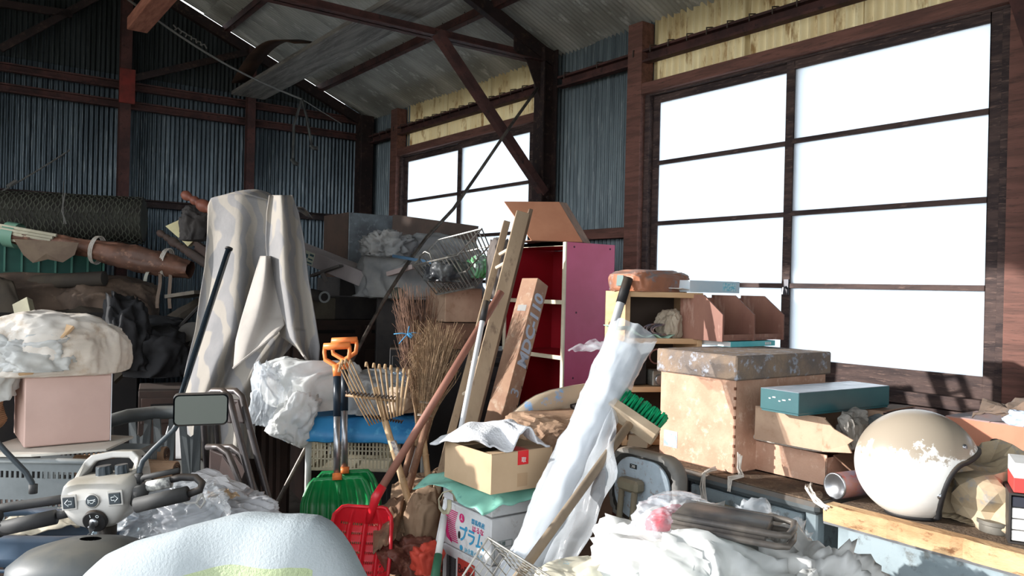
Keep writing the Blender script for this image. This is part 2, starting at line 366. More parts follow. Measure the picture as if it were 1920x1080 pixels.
# roof
rf = SE('ceiling', (1, 3, EZ))
def slope(x, y, a, up=0): return (x, y, roofz(x)+a+up)
def rsheet(y0, y1, xa, xb, off):
    n = int((y1-y0)/.034*6); vs = []; fs = []
    for i in range(n+1):
        yy = y0+(y1-y0)*i/n; a = .0075*cos(2*pi*yy/.034)
        vs += [slope(xa, yy, a+off), slope(xb, yy, a+off)]
    fs = [(2*i, 2*i+2, 2*i+3, 2*i+1) for i in range(n)]
    MB().add(vs, fs).o('roof_sheet', roofm, rf, smooth=True)
y = BY-.1; k = 0
while y < GY-.05:
    y2 = min(y+.714, GY+.02); ye = min(y2+.034*1.5, GY+.02); o_ = .003*(k%2)
    rsheet(y, ye, RIDX+1.05, WX+.22, o_); rsheet(y, ye, RIDX-.02, RIDX+1.15, .012+o_); rsheet(y, ye, LX-.2, RIDX+.02, o_); y = y2; k += 1
for x in (X_at(581), X_at(403), 1.05, .3, -.5):
    m = MB(); zz = roofz(x)-.055-.02; m.angle((x, BY, zz), (x, GY-.02, zz), .05, .006); m.angle((x+.001, BY, zz+.05), (x+.001, GY-.02, zz+.05), .05, .006, sx=1, sz=-1); m.o('purlin', rustp, rf)
    if x > 1:
        m = MB(); yy = 3.2
        while yy < 6.5: m.tube([(x, yy, zz+.06), (x+.03, yy, zz+.01), (x+.025, yy, zz-.015)], .004, 4); yy += .27
        m.o('hook_bolts', MC['bolt_steel'], rf)
# unseen left wall: opening up to LY0 shaped to admit the sun, then corrugated
wl = SE('wall_left', (LX, 5, 0)); LZ = roofz(LX)
sheet(LY0, GY, 0, LZ, lambda u, a, z: (LX+a, u, z), .034, .0065, galv, wl)
sheet(BY, LY0, H+1.60, LZ, lambda u, a, z: (LX+a, u, z), .034, .0065, galv, wl)
MB().box(LX-.04, LX+.04, BY, LY0+.05, H+1.56, H+1.64).o('door_lintel', redwood, wl)
MB().box(LX-.05, LX+.05, LY0-.05, LY0+.05, 0, H+1.56).o('door_post', darks, wl)
MB().box(LX-.05, LX+.05, BY, BY+.1, 0, H+1.56).o('door_post', darks, wl)
wn = SE('wall_near', (1, BY, 0))  # unseen near wall, opening narrowed to cut the ambient light from behind
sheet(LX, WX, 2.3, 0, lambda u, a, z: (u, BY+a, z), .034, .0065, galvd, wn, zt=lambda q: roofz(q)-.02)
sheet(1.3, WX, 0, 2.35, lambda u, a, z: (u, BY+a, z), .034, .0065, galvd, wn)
# windows: two sliding sashes each
def window(i, ya, yb):
    w = SE('window_%d' % i, (WX, (ya+yb)/2, H-.4)); zb, zt = H-.355, H+1.075
    f = MB()
    for yy in (ya+.02, yb-.04): pass
    MB().box(WX-.045, WX+.03, yb-.10, yb, H-.42, H+1.10).o('post', redwood if i == 1 else grywood, w, bevel=.004)
    MB().box(WX-.055, WX+.04, ya, ya+.11, H-.6, EZ-.04).o('post', redwood, w, bevel=.004)
    MB().box(WX-.05, WX+.03, yb-.12, ya+.10, H+1.085, H+1.145).o('header', redwood, w, bevel=.004)
    m = MB(); m.box(WX-.02, WX+.05, yb, ya, zt, H+1.09); m.box(WX-.02, WX+.05, ya-.035, ya, H-.38, zt); m.box(WX-.02, WX+.05, yb, yb+.035, H-.38, zt); m.o('window_frame', grywood, w, bevel=.003)
    MB().box(WX-.05, WX+.05, yb-.1, ya+.0, H-.425, H-.375).o('sill', grywood, w, bevel=.004)
    MB().box(WX-.035, WX+.04, yb-.1, ya+.0, H-.475, H-.43).o('sill_board', grywood, w, bevel=.004)
    mid = (ya+yb)/2
    for k, (s0, s1, dx) in enumerate(((ya-.035, mid-.03, .012), (mid+.03, yb+.035, -.014))):
        x0, x1 = WX+dx, WX+dx+.024; hi, lo_ = max(s0, s1), min(s0, s1)
        fr = MB(); b = .042
        fr.box(x0, x1, lo_, lo_+b, zb-.02, zt); fr.box(x0, x1, hi-b, hi, zb-.02, zt); fr.box(x0, x1, lo_+b, hi-b, zt-.04, zt); fr.box(x0, x1, lo_+b, hi-b, zb-.02, zb+.065)
        fo = fr.o('sash', grywood, w, bevel=.002)
        z0 = zb+.065; z1 = zt-.04; st = (z1-z0)/4
        for j in range(4):
            if j: MB().box(x0-.003, x1-.004, lo_+b, hi-b, z0+j*st-.011, z0+j*st+.011).o('glazing_bar', grywood, fo, bevel=.002)
            MB().box(WX+dx+.011, WX+dx+.014, lo_+b-.004, hi-b+.004, z0+j*st, z0+(j+1)*st).o('pane', glass, fo)
    l = MB(); l.box(WX-.022, WX-.014, mid-.012, mid+.012, H-.0, H+.07); l.tube([(WX-.02, mid, H+.035), (WX-.04, mid, H+.03), (WX-.045, mid, H+.0)], .006, 6); l.o('latch', mk('latch_steel', (80,80,84), rough=.4, metal=.8), w)
window(1, 3.16, 1.30); window(2, 6.02, 4.14)
for y0, y1, i in ((1.28, 3.16, 1), (4.1, 6.0, 2)):
    struct(MB().box(WX+.0, WX+.03, y0, y1, H-.62, H-.476).o('baseboard_window_%d' % i, mk('dark_panel', (58,52,50), (44,40,40), sc=4, rough=.8)))
# loose timbers lying on the ties
plank = mk('grey_loose_board', (128,124,118), (96,92,88), (150,146,140), sc=4, rough=.8, bump=.3, bsc=30, stretch=(6,.5,6), dust=.5)
MB().box(1.93, 2.20, 2.6, 6.55, H+1.50, H+1.53).o('loose_board', plank, None, bevel=.003)
tag(bpy.data.objects['loose_board'], 'long wide grey board lying across the roof ties', 'board')
m = MB(); m.grid(lambda u, v: (1.88+.02+.14*v-.05*u*(1-u), 5.1+1.35*u, H+1.545+.16*sin(pi*(u*.9+.05))+.03*v), 20, 2)
tag(m.o('warped_board', mk('warped_brown_board', (82,62,52), (62,48,42), sc=6, rough=.8), solid=.008, smooth=True), 'thin warped brown board arched on top of the grey board under the roof', 'board')
MB(Mx.Translation(V((0,0,H+1.50)))).box(.93, 1.045, 2.9, 5.28, 0, .075).o('roof_timber', mk('orange_brown_timber', (168,112,92), (136,86,70), sc=7, rough=.75, bump=.3, stretch=(5,.7,5)), bevel=.004)
tag(bpy.data.objects['roof_timber'], 'orange-brown timber lying on the roof ties, its sawn end in view', 'timber')
# ------------------------------------------------------------------ materials of the things
card = mk('cardboard', (188,158,134), (170,140,118), (160,128,104), sc=7, rough=.85, bump=.06, bsc=120, dust=.35, dustc=(168,150,132))
cardd = mk('cardboard_brown', (140,108,88), (118,90,74), (100,78,66), sc=7, rough=.85, bump=.06, bsc=120, dust=.4)
cardt = mk('cardboard_tan_clean', (186,160,130), (178,152,122), sc=5, rough=.8)
cardp = mk('cardboard_pink', (206,176,166), (196,166,156), sc=4, rough=.85)
cardv = mk('carton_peach', (208,168,144), (192,150,126), (220,188,166), sc=9, rough=.85, bump=.2, bsc=90)
lidm = mk('mouldy_lid', (150,130,112), (120,110,104), (170,176,188), sc=10, rough=.9, bump=.3, bsc=110)
deskg = mk('desk_blue_grey_paint', (150,164,170), (134,148,154), (110,116,116), sc=8, rough=.45, bump=.03, spec=.4)
deskt = mk('desk_top_edge', (96,104,108), (84,90,92), sc=7, rough=.6, dust=.9, dustc=(120,104,90))
dirty = mk('dirt_covered_top', (112,94,78), (90,76,64), (136,116,96), sc=22, rough=.95, bump=.5, bsc=90)
worn = mk('worn_edge_board', (204,172,132), (176,140,102), (120,84,56), sc=12, rough=.85, bump=.5, bsc=60, stretch=(1,.4,1))
wht = mk('white_plastic', (226,226,224), (210,208,204), sc=6, rough=.5)
bagw = mk('thin_white_plastic_bag', (232,234,234), (216,216,212), sc=5, rough=.32, spec=.5, transl=.3, alpha=.93, bump=.6, bsc=26, kind='crumple')
bagc = mk('clear_plastic_film', (232,238,244), rough=.12, spec=.8, alpha=.30, bump=.7, bsc=22, kind='crumple')
bagm = mk('milky_plastic_film', (226,232,238), rough=.2, spec=.7, alpha=.40, bump=.8, bsc=24, kind='crumple')
bagb = mk('aqua_plastic_sheet', (150,206,210), (176,220,218), sc=6, rough=.3, spec=.5, bump=.5, bsc=22, kind='crumple')
blk = mk('black_rubber', (28,28,30), (40,38,38), sc=9, rough=.6, dust=.3)
stl = mk('bare_steel', (170,172,176), (140,142,146), sc=12, rough=.32, metal=.9)
woodl = mk('light_shelf_wood', (204,170,132), (190,154,116), sc=4, rough=.6, stretch=(1,1,8))
woodp = mk('plywood_brown', (154,112,96), (132,92,80), (176,140,124), sc=6, rough=.6, bump=.15, bsc=50, stretch=(1,1,.3))
handlew = mk('pale_handle_wood', (176,158,138), (156,138,118), sc=7, rough=.7, stretch=(1,1,.3))
stringm = mk('frayed_string', (214,208,200), (190,180,168), sc=20, rough=.9)
INK = lambda n, c: mk('ink_'+n, c, rough=.7)
def carton(nm, label, M, w, l, h, mat, group=None, cat='box', flaps=True, tape=None, t=.004, gap=.004):
    th = T(nm, label, cat, M.translation, group)
    b = MB(M); b.box(0, w, 0, l, 0, h-.004, b=.003); b.o('body', mat, th)
    if flaps:
        for a, c in ((0, l/2-gap/2), (l/2+gap/2, l)):
            f = MB(M); f.box(0, w, a, c, h-.004, h); f.o('flap', mat, th)
    if tape:
        f = MB(M); f.box(-.001, w+.001, l/2-.024, l/2+.024, h, h+.0008); f.box(-.0012, -.0004, l/2-.024, l/2+.024, h-.06, h); f.box(w+.0004, w+.0012, l/2-.024, l/2+.024, h-.06, h); f.o('tape', tape, th)
    return th
def rod(nm, label, cat, a, b, r, mat, group=None, n=10):
    o = MB().tube([a, b], r, n).o(nm, mat, smooth=False, auto=40); tag(o, label, cat, group); return o
def down(a, b, z=0):
    "carry the line a-b on until it reaches height z"
    a, b = V(a), V(b); return a+(b-a)*((z-a.z)/(b.z-a.z))
def line(a, b, n): return [V(a).lerp(V(b), i/n) for i in range(n+1)]
def drape(fn, nu, nv, name, mat, parent=None, th=.004, smooth=True):
    m = MB(); m.grid(fn, nu, nv); return m.o(name, mat, parent, smooth=smooth, solid=th)
# ------------------------------------------------------------------ the two desks along the window wall
DX = 1.775; DZ = .74; ORD = ['first', 'second', 'third', 'fourth', 'fifth', 'sixth', 'seventh', 'eighth', 'ninth']
def desk(y0, y1, label, top, drawers, edge):
    d = T('desk', label, 'desk', (DX+.35, (y0+y1)/2, 0))
    MB().box(DX, DX+.70, y0, y1, DZ-.034, DZ-.004, b=.010).o('desktop', top, d)
    MB().box(DX+.012, DX+.69, y0+.012, y1-.012, DZ-.004, DZ, b=.0015).o('dirty_top', dirty, d)
    for (x, y) in ((DX+.03, y0+.02), (DX+.03, y1-.05), (DX+.63, y0+.02), (DX+.63, y1-.05)):
        MB().box(x, x+.035, y, y+.035, 0, DZ-.034, b=.004).o('leg', deskg, d)
    MB().box(DX+.66, DX+.665, y0+.05, y1-.05, .25, DZ-.04).o('modesty_panel', deskg, d)
    if edge:
        m = MB(); n = 40; vs = []; fs = []
        for i in range(n+1):
            y = y0+(y1-y0)*i/n; q = .0035*NZ.noise(V((y*40, 3, 0)))+(.008 if i in (12, 13, 26) else 0)
            vs += [(DX-.008+q, y, DZ-.038), (DX-.010+q, y, DZ-.006), (DX-.002+q, y, DZ+.003), (DX+.035, y, DZ+.003), (DX+.035, y, DZ-.038)]
        for i in range(n): fs += [(5*i+j, 5*i+(j+1)%5, 5*i+5+(j+1)%5, 5*i+5+j) for j in range(5)]
        fs += [(0,1,2,3,4), tuple(5*n+k for k in (4,3,2,1,0))]
        m.add(vs, fs); m.o('edge_board', worn, d)
        MB().box(DX+.012, DX+.02, y0+.055, y1-.055, DZ-.15, DZ-.036).o('apron', deskg, d)
        MB().box(DX-.006, DX+.03, y0, y1, DZ-.044, DZ-.038).o('edge_trim', stl, d)
    if drawers:
        MB().box(DX+.045, DX+.64, y0+.055, y0+.43, .10, DZ-.036, b=.003).o('pedestal', deskg, d)
        MB().box(DX+.02, DX+.035, y0+.45, y1-.055, DZ-.13, DZ-.037, b=.003).o('shallow_drawer', deskg, d)
        for k, (a, b) in enumerate(((DZ-.185, DZ-.045), (DZ-.36, DZ-.19), (.12, DZ-.365))):
            w = MB(); w.box(DX+.022, DX+.045, y0+.06, y0+.425, a, b, b=.004); wo = w.o('drawer', deskg, d)
            yc = y0+.24; zc = b-.035; h = MB(); h.tube([(DX+.022, yc-.065, zc), (DX-.004, yc-.06, zc+.002), (DX-.010, yc-.03, zc+.004), (DX-.010, yc+.03, zc+.004), (DX-.004, yc+.06, zc+.002), (DX+.022, yc+.065, zc)], .007, 8, flat=1.4)
            h.o('handle', mk('dusty_brass', (168,156,132), (140,128,108), sc=12, rough=.6), wo, smooth=True)
    return d
desk(1.14, 2.0, 'blue-grey steel desk with a drawer pedestal, under the tall peach carton', deskt, True, False)
desk(.20, 1.12, 'desk with a chipped wooden edge and pale apron, carrying the white helmet', deskt, False, True)
# ------------------------------------------------------------------ tall carton with a lid
M, w, l, h = corner(1375, 889, 700, 1235, 1545, z=DZ+.001)
th = T('lidded_carton', 'tall peach cardboard carton with a mouldy grey lift-off lid on the steel desk', 'box', M.translation)
h = .325; MB(M).box(0, w, 0, l, 0, h, b=.003).o('body', cardv, th)
MB(M).box(-.010, w+.012, -.010, l+.01, h-.062, h+.008, b=.004).o('lid', lidm, th)
f = MB(M @ Mx.Translation((-.0008, 0, 0))); f.box(0, .0006, l-.075, l-.02, .035, .085); f.o('label_sticker', mk('sticker_grey_blue', (196,190,180), (150,168,180), sc=60, rough=.7), th)
f = MB(M)
for k in range(9): f.box(-.0015, .004, -.0015, .004, .02+k*.027, .028+k*.027)
f.o('staples', mk('rusty_staple', (120,78,58), rough=.7), th)
TOPZ = DZ+h+.009
# book and organiser on the lid
Mb, wb, lb, hb = corner(1370, 651, 636, 1258, 1452, z=TOPZ+.001)
th = T('book', 'flat white and turquoise book under the wooden organiser', 'book', Mb.translation)
lb = min(lb, .27); MB(Mb).box(0, wb, 0, lb, .0008, .0165).o('pages', wht, th); c = MB(Mb)
c.box(-.001, wb+.001, -.001, lb+.001, 0, .0008); c.box(-.001, wb+.001, -.001, lb+.001, .0165, .0175); c.box(-.001, wb+.001, -.0015, 0, 0, .0175); c.o('cover', mk('turquoise_cover', (96,190,196), (120,204,208), sc=9, rough=.4), th)
for k in range(3): MB(Mb).box(wb-.03-.012*k, wb-.021-.012*k, -.0019, -.0014, .004, .0135).o('printed_mark', wht, th)
Mo, wo, lo, ho = corner(1354, 641, 516, 1274, 1470, z=TOPZ+.019)
lo = min(lo, .25); ho = .150
th = T('desk_organizer', 'brown plywood organiser with three slanted dividers on top of the lidded carton', 'organizer', Mo.translation)
for k in range(3):
    x = (wo-.008)*k/2
    MB(Mo).prism([(0, 0), (lo, 0), (lo, ho), (lo*.45, ho), (0, ho*.58)], x, x+.008, 'yz').o('divider', woodp, th, bevel=.0008)
MB(Mo).box(.008, wo-.008, .006, lo, .002, .010).o('base_board', woodp, th); MB(Mo).box(.008, wo-.008, lo-.008, lo-.001, .01, ho-.01).o('back_board', woodp, th)
MB(Mo).box(.008, wo-.008, .004, .011, .010, .022).o('front_rail', woodp, th)
# ------------------------------------------------------------------ cartons beside it
M3, w3, l3, h3 = corner(1549, 913, 858, 1399, 1640, z=DZ+.001)
th = T('open_carton', 'low open orange-brown carton with a torn flap, bottom of the small stack on the desk', 'box', M3.translation)
w3 = .30; h3 = .085; b = MB(M3)
b.box(0, w3, 0, l3, 0, .004); b.box(0, .004, 0, l3, 0, h3); b.box(w3-.004, w3, 0, l3, 0, h3); b.box(0, w3, l3-.004, l3, 0, h3); b.box(0, w3, 0, .004, 0, h3*.9)
b.o('body', cardv, th, bevel=.001)
f = MB(M3); f.add([(.03, 0, h3*.95), (.26, 0, h3*.95), (.24, -.07, h3*.2), (.05, -.10, h3*.1)], [(0,1,2,3)]); f.o('torn_flap', cardd, th, solid=.004)
m = MB(M3 @ Mx.Translation((0, 0, h3-.006))); pts = []
for i in range(33):
    a = 2*pi*i/32; pts.append((w3/2+math.copysign(abs(cos(a))**.45, cos(a))*(w3/2+.012), l3/2+math.copysign(abs(sin(a))**.45, sin(a))*(l3/2+.012), .018))
m.tube(pts, .0085, 8, cap=False); m.grid(lambda u, v: (w3*(u*.94+.03), l3*(v*.94+.03), .012), 2, 2)
tag(m.o('enamel_tray', mk('speckled_tray', (216,212,204), (190,184,174), sc=90, rough=.5), smooth=True), 'speckled white rolled-rim tray lying on the low open carton', 'tray')
zb = M3.translation.z+h3+.022
M2, w2, l2, h2 = corner(1566, 851, 790, 1415, 1600, z=zb, rot=radians(3))
th = T('crushed_carton', 'crushed brown carton with ragged open end, beneath the flat green box', 'box', M2.translation)
w2 = .25; l2 = min(l2, .30); h2 = .088; b = MB(M2)
b.box(0, .004, .03, l2, 0, h2); b.box(w2-.004, w2, .0, l2, 0, h2); b.box(0, w2, l2-.004, l2, 0, h2); b.box(0, w2, .02, l2, 0, .004); b.o('body', card, th, bevel=.001)
MB(M2).box(0, w2, .085, l2, h2, h2+.004).o('flap', card, th)
f = MB(M2); f.add([(0,.035,h2), (0,.035,0), (-.012,-.05,.012), (-.004,-.035,.03), (-.014,-.055,.045), (-.006, .0, h2*.72)], [(0,1,2,3,4,5)]); f.o('torn_flap', card, th, solid=.004)
f = MB(M2); f.add([(w2,.0,h2), (w2+.10,-.04,h2+.012), (w2+.15,.05,h2+.002), (w2,.09,h2)], [(0,1,2,3)]); f.o('flap', cardd, th, solid=.003)
wr_ = blob((M2 @ V((.075, -.005, .012))), (.045,.028,.050), 5, amp=.45, sc=1.2, sub=4, flat=.8); tag(wr_.o('wrapping_paper', mk('grey_wrapping', (120,116,110), (146,142,136), sc=8, rough=.7, bump=.5, bsc=20, kind='crumple')), 'crumpled grey wrapping paper poking out of the crushed carton', 'paper')
wr_ = blob((M2 @ V((.17, -.02, .0))), (.07,.05,.04), 15, amp=.7, sc=1.4, sub=4, flat=.8); tag(wr_.o('wrapping_paper', mk('grey_blue_wrapping', (106,112,116), (140,144,146), sc=8, rough=.7, bump=.5, bsc=20, kind='crumple')), 'dark grey-blue crumpled paper between the crushed carton and the helmet', 'paper')
Mg, wg, lg, hg = corner(1497, 781, 739, 1425, 1667, z=M2.translation.z+h2+.005, rot=radians(-3))
th = T('shallow_box', 'flat dark green lidded box with a dusty pale top', 'box', Mg.translation); hg = .060
gm = mk('dark_green_card', (38,82,88), (46,92,96), sc=5, rough=.35, dust=1, dustc=(176,180,190), spec=.5)
MB(Mg).box(.003, wg-.003, .003, lg-.003, 0, hg-.004).o('base_tray', gm, th); MB(Mg).box(0, wg, 0, lg, .005, hg, b=.0012).o('lid', gm, th)
f = MB(Mg)
for k in range(5): f.box(-.0009, 0, lg*(.2+.13*k), lg*(.2+.13*k)+.006+.004*(k%2), .038-.004*(k%3), .041-.004*(k%3))
f.o('scuffs', wht, th)
# ------------------------------------------------------------------ desktop bookshelf
Bc = V((2.03, 1.90, DZ+.002)); Mk = FR(Bc, rz=radians(-25))
th = T('desktop_bookshelf', 'pale wooden pigeonhole bookshelf at the back of the steel desk', 'shelf', Bc)
bw, bd = .275, .20; bh = 1.25+(547-545)*2.75/1500-DZ
PZk = PY(1173, 546, 1.90); bx = PZk.x-Bc.x; bh = PZk.z-Bc.z
RB = radians(-24); Mk = FR(Bc+V((bx, 0, 0)), rz=RB)
for x in (0, bw-.018): MB(Mk).box(x, x+.018, 0, bd, 0, bh, b=.001).o('side_panel', woodl, th)
zs = [0, .175, .335, bh-.018]
for z in zs: MB(Mk).box(.018, bw-.018, .001, bd, z, z+.018, b=.001).o('shelf_board', woodl, th)
MB(Mk).box(0, bw, bd, bd+.005, 0, bh).o('back_panel', mk('dark_hardboard', (74,62,54), rough=.8), th)
def BP(x, y, z): q = Mk @ V((x, y, 0)); return V((q.x, q.y, z))
def shz(i): return Mk.translation.z+zs[i]+.019
bo = Mk.translation
mm = MB(FR(BP(.022, .04, shz(1)), RB)); mm.box(0,.075,0,.10,0,.10,b=.004)
th = T('transformer', 'black box with two round knobs on the middle shelf of the bookshelf', 'device', BP(.07, .1, shz(1)))
mm.o('casing', blk, th)
for z in (.03, .07): MB(FR(BP(.045, .04, shz(1)+z), RB)).lathe([(.0,-.012),(.011,-.012),(.012,0)], 12, axis='y').o('knob', blk, th)
th = T('radio', 'small silver radio with a tuning dial on the bookshelf', 'radio', BP(.14, .05, shz(1)))
Mr = FR(BP(.105, .008, shz(1)), RB); MB(Mr).box(0,.09,0,.06,0,.052,b=.003).o('casing', mk('radio_silver', (150,148,140), (120,116,108), sc=20, rough=.45, metal=.5), th)
MB(Mr).lathe([(0,-.012),(.016,-.012),(.018,-.010),(.018,0)], 18, C=(.024,0,.022), axis='y').o('dial', stl, th)
MB(Mr).box(.048,.082,-.002,0,.012,.028).o('display', mk('dark_red_window', (84,30,34), rough=.2), th)
for k in range(3): MB(Mr).box(.046+.014*k,.054+.014*k,-.006,0,.038,.046).o('button', blk, th)
m = MB(); pts = [BP(.17, .08, shz(1)+.06)+V((.035*cos(a*.55), .03, .025*sin(a*.55)+.03)) for a in range(12)]; m.tube(pts, .003, 6)
tag(m.o('cable', mk('pink_cable', (186,140,136), rough=.5), smooth=True), 'pinkish looped cable above the small radio', 'cable')
m = MB(); 
for j in range(6):
    r = .035+.006*j; m.tube([BP(.13+.012*j, .03+.01*j, shz(2)+.026)+V((r*1.5*cos(a*.33), .02*sin(a*.2+j), .018*sin(a*.33))) for a in range(20)], .0028, 5)
tag(m.o('wire_bundle', mk('mixed_wire', (150,120,110), (96,96,110), (190,180,170), sc=30, rough=.5), smooth=True), 'bundle of coiled wires on the upper shelf of the bookshelf', 'cable')
tag(blob(BP(.19, .07, shz(2)), (.04,.04,.05), 8, amp=.5, sub=4, flat=.7).o('crumpled_paper', mk('beige_paper', (176,164,146), (156,142,124), sc=9, rough=.8)), 'crumpled beige paper beside the coiled wires', 'paper')
tag(MB(FR(BP(.04, .03, shz(0)), RB)).box(0,.10,0,.12,0,.055,b=.004).box(.012,.088,-.002,0,.012,.043).o('small_carton', mk('off_white_card', (196,190,178), rough=.8)), 'small off-white carton on the lowest bookshelf board', 'box')
def clothfn(u, v):
    a = P(1160, 606, 2.42); q = BP(.02, 0, shz(2)+.004); e = BP(.18, .01, shz(2)+.003)
    p = q.lerp(e, v)+V((0, .10*u, 0)); s = max(0, .45-v)/.45
    return p+V((-.07*s*(1-u*.2), -.03*s, .035*s+.008*sin(v*14)*(1-u)-.0*u))
tag(drape(clothfn, 8, 16, 'green_cloth', mk('mint_vinyl', (150,190,170), (170,204,186), sc=5, rough=.5), th=.002), 'pale mint green vinyl sheet curling over the shelf edge', 'cloth')
pk = blob(BP(.12, .10, bo.z+bh+.001), (.125,.085,.045), 12, amp=.16, sc=1.8, sub=5, flat=.6, sq=.45)
th = T('wrapped_parcel', 'brown plastic-wrapped parcel on top of the bookshelf', 'parcel', BP(.12, .1, bo.z+bh))
pk.o('wrapping', mk('brown_wrap', (170,112,84), (140,96,76), (120,120,126), sc=6, rough=.45, bump=.5, bsc=18, kind='crumple', dust=.7, dustc=(130,128,128)), th, smooth=True)
MB(FR(BP(-.0, .03, bo.z+bh+.018), ry=radians(4))).box(0, .003, 0, .03, 0, .035).o('tape', mk('green_grey_tape', (90,116,112), rough=.4), th)
Mw = FR(BP(.225, .0, bo.z+bh+.002), 0)
th = T('flat_white_box', 'flat white and pale blue printed box behind the organiser', 'box', Mw.translation)
MB(Mw).box(0,.26,0,.17,0,.040,b=.001).o('body', mk('white_blue_card', (214,220,226), (190,212,224), sc=4, rough=.5), th)
MB(Mw).add([(0,0,.008), (-.05,-.01,.012), (-.05,.05,.012), (0,.05,.008)], [(0,1,2,3)]).o('flap', wht, th, solid=.002)
MB(Mw).box(.17,.24,-.001,0,.006,.034).o('printed_panel', mk('cyan_print', (90,190,214), (210,230,236), sc=120, rough=.5), th)
# ------------------------------------------------------------------ helmet
def helmet(C, face, rx=.135, ry=.118, rz_=.128):
    ang = atan2(face.y, face.x); Mh = Mx.Translation(C) @ Mx.Rotation(ang, 4, 'Z') @ Mx.Rotation(radians(-2), 4, 'Y')
    th = T('helmet', 'white open-face motorcycle helmet with a dusty peeling crown on the desk', 'helmet', (C.x, C.y, DZ))
    def zt(x): return .012 if x > .075 else None
    def openf(x, z):                       # inside the face opening in side view
        if x < .030: return False
        k = min(1, (x-.030)/.055); top = -.085+.110*sqrt(max(0, 1-(1-k)**2)) if k < 1 else .025+.02*(x-.085)/.05
        return z < top
    nu, nv = 150, 90; vs = []; fs = []; ok = []
    for j in range(nv+1):
        ph = -pi/2+pi*j/nv
        for i in range(nu):
            a = 2*pi*i/nu; c = cos(ph); x, y, z = rx*c*cos(a), ry*c*sin(a), rz_*sin(ph)
            if z < -.02: s = 1+.10*(1-min(1, -z/.13)); 
            lim = -.112
            vs.append((x, y, z)); ok.append(z > lim and not openf(x, z))
    m = MB(Mh)
    for j in range(nv):
        for i in range(nu):
            q = (j*nu+i, j*nu+(i+1)%nu, (j+1)*nu+(i+1)%nu, (j+1)*nu+i)
            if all(ok[k] for k in q): fs.append(q)
    used = sorted({k for f in fs for k in f}); mp = {k: n for n, k in enumerate(used)}
    m.add([vs[k] for k in used], [tuple(mp[k] for k in f) for f in fs])
    so_ = m.o('shell', mk('helmet_white', (236,236,232), (228,226,220), sc=6, rough=.28, spec=.5), th, smooth=True, solid=0)
    # dust and peeling paint cling to the crown
    mt = so_.data.materials[0]; nt = mt.node_tree; N = nt.nodes; L = nt.links; b = N['Principled BSDF']; old = b.inputs['Base Color'].links[0].from_socket
    tc = N.new('ShaderNodeTexCoord'); sp = N.new('ShaderNodeSeparateXYZ'); L.new(tc.outputs['Object'], sp.inputs[0])
    mr = N.new('ShaderNodeMapRange'); mr.inputs[1].default_value = .085; mr.inputs[2].default_value = .215; L.new(sp.outputs[2], mr.inputs[0])
    nn = N.new('ShaderNodeTexNoise'); nn.inputs['Scale'].default_value = 26; nn.inputs['Detail'].default_value = 9; nn.inputs['Roughness'].default_value = .68; L.new(tc.outputs['Object'], nn.inputs[0])
    ad = N.new('ShaderNodeMath'); ad.operation = 'MULTIPLY_ADD'; ad.inputs[1].default_value = .62; L.new(mr.outputs[0], ad.inputs[0]); L.new(nn.outputs[0], ad.inputs[2])
    rp = N.new('ShaderNodeValToRGB'); rp.color_ramp.elements[0].position = .79; rp.color_ramp.elements[1].position = .84; L.new(ad.outputs[0], rp.inputs[0])
    mx = N.new('ShaderNodeMix'); mx.data_type = 'RGBA'; L.new(rp.outputs[0], mx.inputs[0]); L.new(old, mx.inputs[6]); mx.inputs[7].default_value = S(160,148,132); L.new(mx.outputs[2], b.inputs['Base Color'])
    # liner
    li = MB(Mh @ Mx.Diagonal((.93,.93,.93,1))); li.add([vs[k] for k in used], [tuple(mp[k] for k in f)[::-1] for f in fs]); li.o('liner', blk, th, smooth=True)
    # rim
    pts = []; sid = []
    def surf(x, z, s):
        q = 1-(x/rx)**2-(z/rz_)**2; return V((x, s*ry*sqrt(max(q, 0)), z))
    prof = [(.030+.055*(1-cos(a)), -.085+.110*sin(a)) for a in [pi/2*i/10 for i in range(11)]]
    side = [(-.12+.0*i, -.112) for i in range(0)]
    bot = []
    for s in (-1, 1):
        c = [surf(x, z, s) for x, z in prof]
        xe = .085; zz = .025
        while True:
            xe += .006; z = .025+.02*(xe-.085)/.05
            if (xe/rx)**2+(z/rz_)**2 >= .995: break
            c.append(surf(xe, z, s))
        sid.append(c)
    k = sqrt(1-(.112/rz_)**2); bt = []
    for i in range(60):
        a = 2*pi*i/60; x, y = rx*k*cos(a), ry*k*sin(a)
        if x < .030: bt.append((a, V((x, y, -.112))))
    bt = [p for a, p in bt]
    full = sid[0][::-1]+[V((sid[0][0].x, sid[0][0].y, -.10))]+bt[::-1]+[V((sid[1][0].x, sid[1][0].y, -.10))]+sid[1]
    MB(Mh).tube(full+[full[0]], .0062, 8, cap=False).o('rim_trim', blk, th, smooth=True)
    for (x, z, r) in ((.028, -.048, .0062), (.032, -.064, .0042), (.085, .058, .0055)):
        p = surf(x, z, -1); nrm = V((p.x/rx**2, p.y/ry**2, p.z/rz_**2)).normalized(); q = nrm.to_track_quat('Z', 'Y').to_matrix().to_4x4()
        MB(Mh @ Mx.Translation(p+nrm*.001) @ q).lathe([(0,.003),(r*.55,.0028),(r*.6,.001),(r,.002),(r,-.002)], 14).o('snap_stud', stl, th, smooth=True)
hc = P(1718, 888, 1.88); hc.z = DZ+.119
helmet(hc, V((.60, -.80, 0)).normalized())
